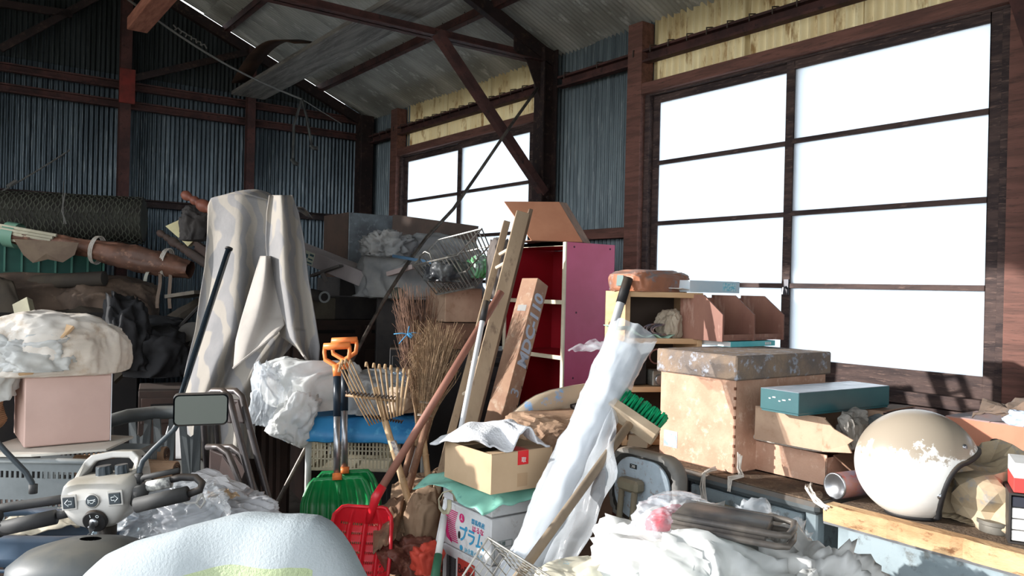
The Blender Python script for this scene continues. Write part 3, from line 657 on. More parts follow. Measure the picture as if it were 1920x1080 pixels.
# crumpled paper sack behind the helmet's face
pm = mk('crumpled_kraft_paper', (186,168,140), (160,142,116), (150,146,140), sc=8, rough=.8, bump=.5, bsc=26, kind='crumple')
c = PZ(1835, 975, DZ); pb = blob((c.x+.05, c.y-.0, DZ+.001), (.10,.13,.092), 21, amp=.9, sc=1.5, sub=4, flat=.45, sq=.8)
tag(pb.o('paper_sack', pm), 'crumpled tan paper sack stuffed beside the helmet opening', 'paper sack')
c = PZ(1862, 1000, DZ); tag(MB(FR((c.x+.02, c.y, DZ+.001))).lathe([(0,0),(.036,0),(.037,.003),(.036,.016),(.040,.018),(.040,.026),(0,.026)], 24).o('tin_lid', mk('dull_tin', (120,116,108), (96,92,84), sc=10, rough=.6, metal=.4), auto=40), 'round dull tin lying under the paper sack', 'tin')
m = MB()
c = PZ(1800, 985, DZ); m.grid(lambda u, v: (c.x+.02+.03*u+.004*sin(v*20), c.y+.10-.17*v, DZ+.004+.006*abs(NZ.noise(V((u*4, v*9, 2))))+.006*u), 4, 20); tag(m.o('paper_scrap', pm, solid=.0015), 'torn strip of paper lying in the dirt in front of the sack', 'paper')
# boxes at the right edge
Mz = FR(PZ(1890, 1018, DZ+.001), rz=radians(-62))
th = T('cassette_rack', 'dark framed rack of white cases at the right edge of the desk', 'rack', Mz.translation)
rk = MB(Mz); rk.box(-.0,.004,0,.12,0,.105); rk.box(.004,.16,0,.12,0,.004); rk.box(.004,.16,0,.12,.101,.105); rk.box(.156,.16,0,.12,.004,.101); rk.o('frame', mk('dark_plastic', (58,54,52), rough=.5), th)
for k in range(4): MB(Mz).box(.006,.154,.002,.115,.006+.0235*k,.027+.0235*k,b=.001).o('case', wht if k != 3 else mk('navy_case', (52,54,64), rough=.4), th)
Mt = Mz @ Mx.Translation((0,0,.107)); th = T('small_red_and_white_box', 'small red and white box on top of the dark framed rack', 'box', Mt.translation)
MB(Mt).box(.008,.15,0,.11,0,.030,b=.001).o('red_band', mk('red_print', (206,70,66), rough=.5), th); MB(Mt).box(.008,.15,0,.11,.030,.062,b=.001).o('white_band', wht, th)
Mq = FR((2.20, .60, DZ+.001)); Mq, a_, b_, c_ = corner(1990, 900, 800, 1771, 2100, d=1.95); 
C = PX(1771, 778, 2.28); hh = C.z-DZ-.002
th = T('orange_carton', 'orange-brown carton with a hand hole at the back of the helmet desk', 'box', (C.x+.1, C.y-.25, DZ))
MB(FR((C.x, C.y-.5, DZ+.001))).box(0,.19,0,.5,0,hh,b=.003).o('body', mk('carton_orange', (196,134,108), (178,118,94), sc=6, rough=.8, dust=.9, dustc=(150,150,156)), th)
hy = PX(1868, 835, 2.28); MB(FR((C.x, hy.y, hy.z))).lathe([(0,-.0015),(.018,-.0015),(.018,.002)], 20, axis='x').o('hand_hole_shade', INK('hole', (30,22,20)), th)  # near-black disc stands in for the shade inside the hole
def sack(u, v):
    p = V((C.x-.04+.17*u, C.y-.09-.36*v, DZ+hh+.012+.09*max(0, v-.15)+.03*sin(u*3.4)))
    return p+V((.012, .012, .022))*fract(V((u*1.4, v*2.2, 1)), 1.6, 3)
tag(drape(sack, 20, 30, 'paper_sack', mk('dark_kraft_paper', (134,112,96), (110,96,86), (96,92,90), sc=7, rough=.8, bump=.4, bsc=24, kind='crumple'), th=.003, smooth=False), 'dark brown paper sack lying open on the orange-brown carton', 'paper sack')
c = PX(1906, 800, 2.1); tag(blob((c.x, c.y-.02, DZ+hh+.03), (.03,.04,.02), 4, amp=.5, sub=4).o('plastic_scrap', mk('blue_white_film', (196,206,222), (150,176,206), sc=12, rough=.3)), 'small white and blue plastic scrap at the far right edge', 'plastic')
# spray can
a = PZ(1556, 935, DZ+.034); A = V((DX-.005+.02, a.y+.005, DZ+.0335)); B = A+V((.155, -.012, 0)).normalized()*.17
A = P(1563, 924, 2.0); A.z = DZ+.034; B = A+V((.93,-.15,0)).normalized()*.17
q = (B-A).normalized().to_track_quat('Z', 'Y').to_matrix().to_4x4(); Mc = Mx.Translation(A) @ q
th = T('spray_can', 'pinkish spray can lying on its side with silver base showing', 'can', (A.x+.08, A.y, DZ))
MB(Mc).lathe([(.0305,.004),(.0325,.008),(.0325,.15),(.027,.165),(.012,.17),(0,.17)], 24).o('body', mk('can_print', (168,120,110), (140,140,160), (190,90,80), sc=12, rough=.4, metal=.3), th, smooth=True)
MB(Mc).lathe([(0,.014),(.022,.010),(.029,.002),(.033,.001),(.033,.006)], 24).o('base', stl, th, smooth=True)
# frayed strings over the desk edge
def fray(nm, label, pts, n=9, r=.0012, sp=.007, sd=1):
    m = MB(); rnd = random.Random(sd)
    for k in range(n):
        o_ = V((0, rnd.uniform(-sp, sp), rnd.uniform(0, sp))); pp = []
        for i, p in enumerate(pts): pp.append(V(p)+o_*(1+.5*sin(i*2+k))+V((rnd.uniform(-1,1), rnd.uniform(-1,1), rnd.uniform(0,1)))*.003)
        m.tube(pp, r*(1+rnd.random()), 4)
    tag(m.o(nm, stringm), label, 'string')
ye = PX(1322, 900, DX).y; fray('string', 'white frayed string knotted over the desk edge, nearest the chair back', [(DX+.04, ye, DZ+.006), (DX+.01, ye, DZ+.006), (DX-.006, ye, DZ), (DX-.009, ye+.002, DZ-.04), (DX-.008, ye-.002, DZ-.075)], sd=3)
ye = PX(1372, 905, DX).y; fray('string', 'white frayed string running from the tall carton corner to the desk edge', [(M.translation.x-.01, M.translation.y-.03, DZ+.06), (M.translation.x-.02, M.translation.y-.035, DZ+.02), (DX+.03, ye-.01, DZ+.008), (DX-.006, ye, DZ+.003), (DX-.009, ye, DZ-.03)], sd=4)
ye = 1.17; fray('string', 'white frayed string hanging between the two desks by the spray can', [(DX+.10, ye+.06, DZ+.006), (DX+.05, ye+.03, DZ+.01), (DX+.02, ye, DZ+.006), (DX-.004, ye-.03, DZ-.004), (DX-.010, ye-.06, DZ-.012)], n=14, sd=5)
# clutter at the left end of the desk
c = PZ(1160, 826, DZ); tag(MB(FR((c.x+.06, c.y-.02, DZ+.001))).lathe([(0,0),(.034,0),(.036,.004),(.036,.022),(.033,.026),(0,.026)], 24).o('jar_lid', mk('cloudy_plastic_jar', (150,158,156), (120,124,120), sc=9, rough=.35), auto=40), 'cloudy round plastic jar at the left end of the steel desk', 'jar')
c = PZ(1205, 838, DZ); th = T('telephone', 'beige telephone handset base wedged below the bookshelf', 'telephone', (c.x+.03, c.y, DZ))
MB(FR((c.x-.01, c.y-.03, DZ+.001), rz=.5)).prism([(0,0),(.09,0),(.075,.035),(.02,.035)], 0, .07, 'xz').o('casing', mk('beige_plastic', (170,154,132), rough=.5), th, bevel=.003)
MB().tube([(c.x-.0, c.y+.02, DZ+.05), (c.x+.03, c.y-.0, DZ+.055), (c.x+.06, c.y-.03, DZ+.05)], [.014,.010,.014], 10).o('handset', mk('beige_plastic', (170,154,132), rough=.5), th, smooth=True)
for k in range(7):
    z = DZ+.001+.0085*k; tag(MB(FR((c.x+.055+.002*(k%3), c.y+.055, z), rz=-.1+.03*(k%3))).box(0,.13,0,.13,0,.0075).o('magazine', mk('magazine_%d' % (k%3), [(206,190,184), (186,150,140), (170,160,156)][k%3], rough=.6)), ORD[k]+' dusty magazine from the bottom of the low stack beside the beige telephone', 'magazine', 'magazines stacked beside the telephone')
# ------------------------------------------------------------------ grey office chair seen from behind
cb = P(1206, 905, 2.12); cx = cb.x
th = T('office_chair', 'grey office chair with a metal back plate, its seat buried under plastic bags', 'chair', (1.50, 1.15, 0))
yl, yr = PX(1143, 850, cx).y, PX(1272, 880, cx).y; zt_c = PX(1150, 833, cx).z; zb_c = zt_c-.205
def rrect(y0, y1, z0, z1, r, n=8):
    out = []
    for (cy, cz, a0) in ((y1-r, z1-r, 0), (y0+r, z1-r, pi/2), (y0+r, z0+r, pi), (y1-r, z0+r, 3*pi/2)):
        for i in range(n+1): a = a0+pi/2*i/n; out.append((cy+r*cos(a), cz+r*sin(a)))
    return out
R_ = rrect(yr, yl, zb_c, zt_c, .06, 10); m = MB(); rings = []
prof = [(.034, .86), (.040, .97), (.030, 1.0), (.008, 1.0), (0, .97), (-.001, .86)]
cy0, cz0 = (yl+yr)/2, (zt_c+zb_c)/2; n = len(R_); vs = []
for k, (dx, s) in enumerate(prof):
    for i, (y, z) in enumerate(R_):
        wv = .0030*sin(i*2.6)*(k in (4, 5)); vs.append((cx+dx+wv, cy0+(y-cy0)*s, cz0+(z-cz0)*s))
fs = [(k*n+i, k*n+(i+1)%n, (k+1)*n+(i+1)%n, (k+1)*n+i) for k in range(len(prof)-1) for i in range(n)]+[tuple(range(n-1,-1,-1))]
m.add(vs, fs).o('backrest_pad', mk('grey_chair_vinyl', (120,118,114), (104,102,98), sc=9, rough=.6, dust=.8, dustc=(140,126,108)), th, smooth=True)
m = MB(); R2 = [(cy0+(y-cy0)*.80, cz0+(z-cz0)*.80) for y, z in rrect(yr, yl, zb_c, zt_c, .085, 10)]; m.prism(R2, cx-.004, cx+.004, 'yz').o('back_plate', mk('light_blue_grey_steel', (176,190,200), (160,174,184), (140,120,110), sc=14, rough=.4), th, bevel=.002)
MB(FR((cx-.0045, cy0+.028, cz0+.058))).box(-.001,0,-.013,.013,-.006,.006,b=.0004).o('badge', INK('badge', (40,46,48)), th)
Rt = Mx(((0,0,-1,0),(-1,0,0,0),(0,1,0,0),(0,0,0,1)))         # lettering faces -X
text('EIC', .010, Mx.Translation((cx-.0062, cy0+.028, cz0+.058)) @ Rt @ Mx.Diagonal((-1,1,1,1)), wht, parent=th)
text('52', .012, Mx.Translation((cx-.0062, cy0+.010, cz0-.060)) @ Rt, INK('badge', (40,46,48)), parent=th)
chm = mk('dusty_chair_tube', (140,132,112), (120,112,94), sc=9, rough=.5, dust=.5)
MB(FR((cx-.03, cy0+.02, cz0-.0))).box(-.012,.026,-.040,.036,-.004,.030,b=.008).o('bracket', chm, th)
for s in (-1, 1): MB().tube([(cx-.03, cy0+.02+s*.024, cz0+.002), (cx-.04, cy0+.02+s*.025, cz0-.12), (cx-.05, cy0+.02+s*.028, cz0-.22), (cx-.03, cy0+.02+s*.03, .46)], .0085, 10).o('back_support', chm, th, smooth=True)
SZ = .50; scn = P(1400, 1000, 1.62); sx_, sy_ = scn.x, scn.y
MB(FR((sx_, sy_, SZ-.06))).lathe([(0,0),(.21,0),(.245,.02),(.25,.045),(.235,.06),(0,.065)], 36).o('seat', MC['grey_chair_vinyl'], th, smooth=True)
MB().tube([(cx-.03, cy0+.02, .46), ((cx+sx_)/2, (cy0+sy_)/2, .44), (sx_, sy_, .445)], .014, 8).o('support_bar', chm, th)
MB(FR((sx_, sy_, .07))).lathe([(0,.37),(.05,.37),(.028,.30),(.025,.0),(0,0)], 16).o('column', chm, th, smooth=True)
for k in range(5):
    a = 2*pi*k/5+.3; e = V((sx_+.26*cos(a), sy_+.26*sin(a), .07)); MB().tube([(sx_, sy_, .10), e], [.02,.014], 8).o('leg', chm, th)
    MB(FR((e.x, e.y, .025))).lathe([(0,-.012),(.025,-.012),(.025,.012),(0,.012)], 14, axis='y').o('caster', blk, th, auto=40)
# magazines and folded papers on the seat, then the bags
def at(px, py, d): return P(px, py, d)
pile = [at(1420, 1010, 1.60), at(1330, 1030, 1.6)]
c = at(1210, 985, 1.86)
for k in range(9):
    tag(MB(FR((sx_-.12-.004*(k%3), sy_+.0+.006*(k%2), SZ+.008+.0105*k), rz=.55+.05*(k%4))).grid(lambda u, v: (-.02+.20*u, .0+.30*v, .0+.010*(v-.5)**2*(k%3)), 2, 8).o('newspaper', mk('newsprint_%d' % (k%3), [(222,214,200), (206,196,176), (230,228,226)][k%3], rough=.8), solid=.008), ORD[k]+' newspaper from the bottom of the yellowed stack fanned out on the office chair seat', 'newspaper', 'newspapers on the office chair')
def bag(nm, label, c, r, seed, mat, amp=.45, sc=1.5, flat=.55, sub=5, smooth=True, cat='plastic bag', group=None, M=None, sq=.75):
    o = blob(c, r, seed, amp=amp, sc=sc, sub=sub, flat=flat, M=M, sq=sq).o(nm, mat, smooth=smooth); return tag(o, label, cat, group)
zP = SZ+.13
def on(px, py, d, z): q = P(px, py, d); return V((q.x, q.y, z))
bag('plastic_bag', 'big overexposed white plastic bag in the middle of the chair pile', on(1270,1010,1.66,zP-.04), (.14,.12,.12), 31, bagw, amp=.6)
bag('plastic_bag', 'large milky plastic bag at the front of the chair pile', on(1370,1040,1.52,zP-.06), (.15,.12,.12), 32, bagw, amp=.8)
bag('plastic_bag', 'white knotted plastic bag at the right end of the chair pile', on(1510,1055,1.50,zP-.05), (.10,.09,.115), 33, bagw, amp=.9)
bag('plastic_bag', 'pale aqua plastic sheet bunched at the lower edge of the chair pile', on(1300,1062,1.42,zP-.085), (.17,.08,.085), 34, bagb, amp=.8)
bag('plastic_bag', 'grey-white plastic bag with twisted neck beside the black folder', on(1480,1010,1.60,zP-.02), (.08,.08,.09), 35, mk('greyed_bag', (190,180,170), (214,208,202), sc=8, rough=.4, bump=.5, bsc=26, kind='crumple'), amp=.9)
bag('plastic_bag', 'clear bag holding something red on top of the newspapers', P(1260,988,1.63), (.080,.05,.038), 36, bagc, amp=.5)
tag(blob(P(1262,985,1.62), (.060,.03,.022), 37, amp=.3, sub=4).o('red_cloth', mk('crimson_cloth', (196,44,66), (170,36,58), sc=8, rough=.6), smooth=True), 'crimson cloth inside the clear bag on the chair', 'cloth')
bag('plastic_bag', 'clear film bag bulging in front of the desk drawer handle', on(1440,970,1.66,zP+.01), (.08,.06,.09), 38, bagm, amp=.8)
m = MB(FR(on(1372, 968, 1.52, P(1372,968,1.52).z), rz=radians(-62), ry=radians(2)))
for k in range(2):
    z = -.004-.020*k; pts = [(-.10, -.055, z), (.09, -.055, z), (.108, -.045, z), (.112, 0, z), (.108, .045, z), (.09, .055, z), (-.10, .055, z)]
    m.tube(pts, .0065, 8)
m.box(-.10,.07,-.050,.050,-.022,.001,b=.002)
tag(m.o('black_folder', mk('black_vinyl_folder', (58,56,56), (96,90,84), sc=8, rough=.4), auto=50), 'folded black vinyl case with rounded tubes on the plastic bags', 'case')
bag('plastic_bag', 'cream plastic bag with a blue print, lying left of the chair pile', on(1105,1055,1.62,.555), (.125,.10,.085), 39, mk('cream_blue_bag', (222,216,196), (206,200,180), (96,186,222), sc=5, rough=.4, bump=.5, bsc=24, kind='crumple'), amp=.5)
tag(MB(FR(on(1105,1055,1.62,0))).box(-.13,.05,-.12,.08,0,.50,b=.004).o('carton', cardd), 'plain brown carton standing under the cream plastic bag', 'box')
# green brush, film roll, poles
ha = P(1204, 778, 2.12); hb_ = P(985, 1055, 1.80); hb = down(ha, hb_, .012)
dirv = (ha-hb).normalized(); lv = (P(1222, 826, 2.08)-P(1150, 758, 2.14)); lv = (lv-dirv*lv.dot(dirv)).normalized(); nv_ = dirv.cross(lv).normalized()
Mh = Mx((( lv.x, nv_.x, dirv.x, 0), (lv.y, nv_.y, dirv.y, 0), (lv.z, nv_.z, dirv.z, 0), (0,0,0,1))); hp = P(1184, 790, 2.11)
hb = down(P(1170, 800, 2.115), P(985, 1055, 1.80), .012)
th = T('deck_brush', 'deck brush standing upside down with green bristles and a pale wooden handle', 'brush', hb)
MB().tube([hb, hp], .0115, 12).o('handle', handlew, th, smooth=True)
Mh.translation = hp
MB(Mh).box(-.075,.075,-.025,.025,-.012,.018,b=.003).o('head_block', mk('brush_block_wood', (190,172,148), (172,152,128), sc=6, rough=.7), th)
m = MB(Mh); rnd = random.Random(5)
for i in range(13):
    for j in range(4):
        for k in range(5):
            x, y = -.066+i*.011, -.017+j*.0113; m.bar((x, y, .017), (x+rnd.uniform(-.005,.005), y+rnd.uniform(-.006,.006), .068), .0035, .0035)
m.o('bristles', mk('green_bristle', (22,160,104), (14,120,80), sc=30, rough=.4), th, kind='stuff')
ra = P(1172, 655, 2.22); rb = P(990, 1062, 1.98); rb0 = down(ra, rb, .07)
th = T('film_roll', 'thick roll of white sheeting in clear plastic wrap leaning across the clutter', 'roll', rb0)
MB().tube(line(rb0, ra, 6), .048, 24).o('roll', mk('white_foam_sheet', (206,212,220), (190,198,206), sc=5, rough=.5), th, smooth=False, auto=40)
ax = (ra-rb0).normalized(); e1 = ax.cross(UP).normalized(); e2 = ax.cross(e1)
m = MB(); top = ra+ax*.06
def film(u, v):
    a = 2*pi*v; base = rb0.lerp(top, u); r = .056+.013*fract(V((u*9, cos(a), sin(a))), 1.3, 4)*.6+.01*NZ.noise(V((u*6, cos(a), sin(a))))
    if u > .9: r *= 1+.12*(u-.9)*10*sin(a*3)**2
    return base+e1*(r*cos(a))+e2*(r*sin(a))
m.grid(film, 110, 48); m.o('plastic_wrap', bagm, th, smooth=True)
m = MB(); m.grid(lambda u, v: top-ax*.10+e1*(-.07-.10*u)+e2*(.05*(v-.5)*2*(1-.3*u))+ax*(.08*v)+V((0,0,.02))*NZ.noise(V((u*4,v*4,1))), 14, 14); m.o('loose_flap', bagc, th, smooth=True)
m = MB(); lo1 = rb0.lerp(ra, .40); m.grid(lambda u, v: lo1+ax*(.55*u)+e1*(.06+(.11*sin(pi*u)+.03*NZ.noise(V((u*5, 0, 2))))*v)+e2*(.03*NZ.noise(V((u*6, v*3, 7)))-.02), 30, 10); m.o('loose_flap', bagc, th, smooth=True)
pa, pb_ = P(1178, 522, 2.62), P(1100, 775, 2.5); pf_ = down(pa, pb_, .0)
th = T('grip_pole', 'white pole with a black foam grip leaning by the bookshelf', 'pole', pf_)
MB().tube([pf_, pa.lerp(pb_, .19)], .014, 12).o('pole', mk('white_pole', (222,224,226), rough=.35), th, smooth=True); MB().tube([pa.lerp(pb_, .19), pa], .0165, 12).o('grip', blk, th, smooth=True)
# carton front of the red shelf leg: tall brown board between desk leg and film roll
C = PZ(1105, 760, .05); m = PX(1040, 900, 1.93); 
tag(MB(FR((1.80, 2.03, 0), rz=radians(8))).box(0,.30,0,.10,0,.66,b=.002).o('brown_board', mk('red_brown_panel', (140,82,66), (120,70,58), sc=5, rough=.7)), 'red-brown tall panel standing beside the left leg of the steel desk', 'board')
# ------------------------------------------------------------------ middle: stack of cartons
M, w, l, h = corner(919, 1062, 962, 828, 1000, d=2.14)
z0 = M.translation.z; whc = mk('white_carton', (216,216,216), (200,200,202), (186,182,180), sc=6, rough=.7)
th = carton('fruit_carton', 'white fruit carton with a magenta arrow and blue Japanese lettering', M, .26, l, .128, whc, flaps=False)
def face(M, y0, z): return M @ Mx.Translation((-.0012, y0, z)) @ Mx(((0,0,-1,0),(-1,0,0,0),(0,1,0,0),(0,0,0,1)))
mag = INK('magenta', (206,44,112)); cyn = INK('blue', (62,150,190)); blu = INK('light_blue', (120,180,206)); redk = INK('red', (176,60,50)); ibk = INK('black', (36,32,34))
F = face(M, l, 0)                                             # x to the right along the face, y up
m = MB(F); m.prism([(.012,.068),(.030,.108),(.040,.112),(.040,.096),(.030,.072),(.040,.036),(.058,.020),(.058,.012),(.030,.022)], 0, .0008)
for k in range(16):
    y = .018+k*.0056; xo = .030+abs(k-8.5)*.0022; m.prism([(xo,y),(xo+.042,y),(xo+.042,y+.0028),(xo,y+.0028)], 0, .0008)
m.o('printed_arrow', mag, th)
m = MB(F @ Mx.Translation((.108,.094,0))); m.prism([(.0125*cos(a*pi/12), .0125*sin(a*pi/12)) for a in range(24)], 0, .0008); m.o('printed_mark', mag, th)
m = MB(F @ Mx.Translation((.108,.094,.0006))); m.bar((0,.009,0),(0,-.001,0),.0022,.0008,up=V((0,0,1))); m.bar((0,0,0),(-.005,-.006,0),.0022,.0008); m.bar((0,0,0),(.005,-.006,0),.0022,.0008); m.o('printed_mark', whc, th)
text('群馬県産', .0165, F @ Mx.Translation((.190,.097,0)), cyn, parent=th); text('はるな', .019, F @ Mx.Translation((.190,.078,0)), mag, parent=th)
text('プラム', .050, F @ Mx.Translation((.158,.048,0)), cyn, parent=th, bold=.0010, sx=.85)
text('JA全農ぐんま', .0155, F @ Mx.Translation((.172,.010,0)), blu, parent=th)
m = MB(F @ Mx.Translation((.108,.011,0))); m.prism([(.0075*cos(a*pi/10), .0075*sin(a*pi/10)) for a in range(20)], 0, .0006); m.o('printed_mark', cyn, th)
m = MB(F @ Mx.Translation((.096,.044,0))); m.prism([(.0055*cos(a*pi/8), .011*sin(a*pi/8)) for a in range(16)], 0, .0007); m.o('hand_hole_shade', ibk, th)  # black oval coloured as the shaded opening in the carton
Fr = M @ Mx.Translation((.0,-.0012,0)) @ Mx(((1,0,0,0),(0,0,-1,0),(0,1,0,0),(0,0,0,1)))
m = MB(Fr)
for a, b in (((.012,.062),(.07,.062)), ((.012,.062),(.012,.004)), ((.07,.062),(.07,.004)), ((.012,.045),(.07,.045))): m.bar((*a,0),(*b,0),.0012,.0006)
m.o('printed_frame', INK('grey', (110,126,124)), th); text('品種', .012, Fr @ Mx.Translation((.036,.0535,0)), INK('grey', (110,126,124)), parent=th)
# upper white carton
zt = z0+.129
U = FR((M.translation.x, M.translation.y, zt)); h2 = .066
th2 = carton('plain_white_carton', 'plain whitish carton with a scuffed corner, under the mint sheet', U, .26, l, h2, whc)
zt += h2+.001
# carton below with the partly hidden English word
L_ = FR((M.translation.x+.006, M.translation.y+.002, 0)); lh = z0-.002
th3 = carton('lettered_carton', 'white carton with a red lettered panel and barcode bars, bottom of the stack', L_, .25, l, lh, whc, flaps=False)
Fb = face(L_, l, 0); b = MB(Fb); b.prism([(.085,lh-.145),(.172,lh-.145),(.172,lh-.022),(.085,lh-.022)], 0, .0006); b.o('printed_panel', redk, th3)
text('BeRen', .036, Fb @ Mx.Translation((.128,lh-.052,.0006)), ibk, parent=th3, sx=.85); b = MB(Fb @ Mx.Translation((0,0,.0006))); b.prism([(.092,lh-.085),(.165,lh-.085),(.165,lh-.076),(.092,lh-.076)], 0, .0004); b.o('printed_bar', ibk, th3)
b = MB(Fb); rnd = random.Random(2); x = .026
while x < .075:
    q = rnd.choice((.0015,.003,.0022)); b.prism([(x,lh-.10),(x+q,lh-.10),(x+q,lh-.03),(x,lh-.03)], 0, .0006); x += q+rnd.choice((.0015,.0025))
x = .182
while x < l-.01:
    q = rnd.choice((.0015,.003,.0022)); b.prism([(x,lh-.12),(x+q,lh-.12),(x+q,lh-.05),(x,lh-.05)], 0, .0006); x += q+rnd.choice((.0015,.0025))
b.o('barcode', ibk, th3)
# mint sheet
mint = mk('mint_plastic_sheet', (134,196,178), (150,210,192), (110,170,160), sc=6, rough=.45, transl=.2)
cx0, cy0m = M.translation.x, M.translation.y
def sheetf(u, v):
    x = cx0-.060+.36*u; y = cy0m-.045+.36*v; e = max(0, cx0-x)+max(0, cy0m-y); s = max(0, y-(cy0m+l))
    return (x+.006*sin(v*17), y+.005*sin(u*21), zt+.004+.004*abs(NZ.noise(V((u*5, v*5, 1))))*(0 if e > 0 else .3)-e*(.42+.22*sin(v*8+u*6))-s*.25+.006*NZ.noise(V((u*9, v*9, 4)))*(e > 0))
drp = drape(sheetf, 40, 40, 'mint_sheet', mint, th=.0015); tag(drp, 'mint green plastic sheet hanging over the edges between the stacked cartons', 'plastic sheet')
# tan carton and towel
Mt, wt, lt, ht = corner(920, 928, 853, 833, 1034, z=zt+.012)
th = T('tan_carton', 'clean tan carton with red seal tape, open top, under a white towel', 'box', Mt.translation)
b = MB(Mt); b.box(0,wt,0,lt,0,.004); b.box(0,.004,0,lt,0,ht); b.box(wt-.004,wt,0,lt,0,ht); b.box(0,wt,0,.004,0,ht); b.box(0,wt,lt-.004,lt,0,ht); b.o('body', cardt, th, bevel=.001)
f = MB(Mt); f.add([(0,0,ht),(wt,0,ht),(wt-.01,.075,ht-.006),(.01,.07,ht-.010)],[(0,1,2,3)]); f.o('flap', cardt, th, solid=.003)
f = MB(Mt); f.add([(0,lt,ht),(wt,lt,ht),(wt,lt-.07,ht-.004),(0,lt-.07,ht-.004)],[(0,1,2,3)]); f.o('flap', cardt, th, solid=.003)
f = MB(Mt); f.box(.085,.120,-.001,0,ht-.036,ht+.001); f.box(.085,.120,0,.05,ht+.0018,ht+.0024); f.o('red_tape', mk('red_tape', (200,40,44), rough=.4), th)
text('取', .016, Mt @ Mx.Translation((.104,-.0016,ht-.024)) @ Mx(((1,0,0,0),(0,0,-1,0),(0,1,0,0),(0,0,0,1))), wht, parent=th)
f = MB(Mt); f.box(.085,.118,-.0008,0,.01,.045); f.o('tape', mk('clear_tape', (170,142,112), rough=.25), th)
tag(MB(Mt).box(.02,wt-.02,.02,lt-.02,.006,ht-.03).o('black_wrapped_goods', blk), 'dark plastic wrapped goods inside the tan carton', 'package')
def towel(u, v):
    x = -.035+(wt+.025)*u; y = -.005+(lt+.03)*v
    hump = .052*sin(pi*min(1, max(0, .1+.9*v)))*(.55+.45*sin(pi*u))
    e = max(0, -x); f_ = max(0, .25-v)*4
    z = ht+.008+hump*(1-.5*f_)+.010*NZ.noise(V((u*4, v*4, 3)))+.012*sin(u*9+1)*f_-e*.6
    if u > .55 and v < .3: z = max(z-.010, ht+.004)
    k = .055*max(0, cos((u-.62)*9))*max(0, .45-v)*2.2
    return Mt @ V((x, y-.004*sin(u*12), max(z+k, ht+.003 if x > 0 and y > 0 else ht-.03)))
tag(drape(towel, 36, 36, 'towel', mk('white_terry_towel', (226,228,232), (212,214,220), sc=12, rough=.95, bump=.6, bsc=160), th=.005), 'white terry towel humped over the open tan carton', 'towel')
# strap loop
c = P(835, 940, 2.22); m = MB(); pp = [c+V((.006*cos(a), -.02*sin(a*.5), 0))+R0*(.026*cos(a*.7))+UP*(.034*sin(a*.7)) for a in range(10)]
m.tube(pp, .009, 6, flat=.15); tag(m.o('strap', mk('beige_strap', (196,188,162), (176,168,140), sc=12, rough=.7), smooth=True), 'beige woven strap looped beside the fruit carton', 'strap')
# wire basket at the lower edge
def wire_basket(C, A, B, la, lb, hh, n1, n2, nh, r, label, name='wire_basket', mat=None, D=None):
    D = D or -UP
    mat = mat or mk('chrome_wire', (170,168,162), (130,126,120), sc=20, rough=.4, metal=.6)
    th = T(name, label, 'basket', C+D*hh, None)
    c = [C, C+A*la, C+A*la+B*lb, C+B*lb]
    MB().tube(c+[c[0], c[0].lerp(c[1], .01)], r*2, 6, cap=False).o('rim', mat, th)
    k = [p+D*hh for p in c]; ins = [k[i].lerp((k[0]+k[2])/2, .10) for i in range(4)]
    for s in range(4):
        m = MB(); a, b2, a2, b3 = c[s], c[(s+1)%4], ins[s], ins[(s+1)%4]; n = n1 if s % 2 == 0 else n2
        for i in range(n+1): m.tube([a.lerp(b2, i/n), a2.lerp(b3, i/n)], r, 5)
        for j in range(1, nh+1): m.tube([a.lerp(a2, j/nh), b2.lerp(b3, j/nh)], r, 5)
        m.o('side_grid', mat, th)
    m = MB()
    for i in range(n1+1): m.tube([ins[0].lerp(ins[1], i/n1), ins[3].lerp(ins[2], i/n1)], r, 5)
    m.o('base_grid', mat, th); return th
C = P(915, 1008, 1.66); A = P(1042, 1088, 1.56)-C; A.normalize(); B = P(866, 1092, 1.62)-C; B = (B-A*B.dot(A)).normalized(); D_ = A.cross(B); D_ = D_ if D_.dot(FW) > 0 else -D_
wire_basket(C, A, B, .32, .24, .13, 14, 11, 6, .0012, 'square-mesh wire basket in front of the fruit carton', D=D_)
# ------------------------------------------------------------------ red shelf
M, w, l, h = corner(1050, 900, 453, 940, 1143, d=3.50); M.translation.z = 0; hz = P(1050, 453, 3.50).z
cream = mk('cream_edge', (226,214,190), (208,194,168), sc=5, rough=.5); mgt = mk('magenta_laminate', (206,92,128), (196,84,116), sc=3, rough=.38, spec=.4); redl = mk('red_laminate', (150,22,34), (138,20,32), sc=3, rough=.5)
th = T('red_shelf', 'tall magenta and red open shelf unit with cream edges', 'shelf', M.translation)
w, l = w, .46
MB(M).box(.008, w, 0, .018, 0, hz, b=.0008).o('side_panel', mgt, th); MB(M).box(.008, w, l-.018, l, 0, hz).o('side_panel', redl, th)
MB(M).box(w-.006, w, .018, l-.018, .02, hz-.02).o('back_panel', redl, th)
MB(M).box(.001, w, .018, l-.018, hz-.016, hz).o('top_board', redl, th)
e = MB(M)
for y in (0, l-.018): e.box(0, .008, y-.001, y+.019, 0, hz, b=.001)
e.o('edge_strip', cream, th)
for py in (563, 668, 790, 910):
    z = P(1050, py, 3.50).z; f = MB(M).box(.012, w-.008, .018, l-.018, z-.018, z).o('shelf_board', redl, th); MB(M).box(.004, .012, .018, l-.018, z-.018, z).o('edge_strip', cream, th)
MB(M).box(.001, .012, .018, l-.018, hz-.018, hz).o('edge_strip', cream, th)
for (a, z) in ((.05, hz-.02), (w-.03, hz-.02), (.07, hz-.31), (w-.035, hz-.31), (.06, hz-.60)):
    MB(M).lathe([(0,-.0015),(.0045,-.001),(.005,.0)], 10, C=(a,0,z), axis='y').o('screw_cap', INK('cap', (90,48,66)), th)
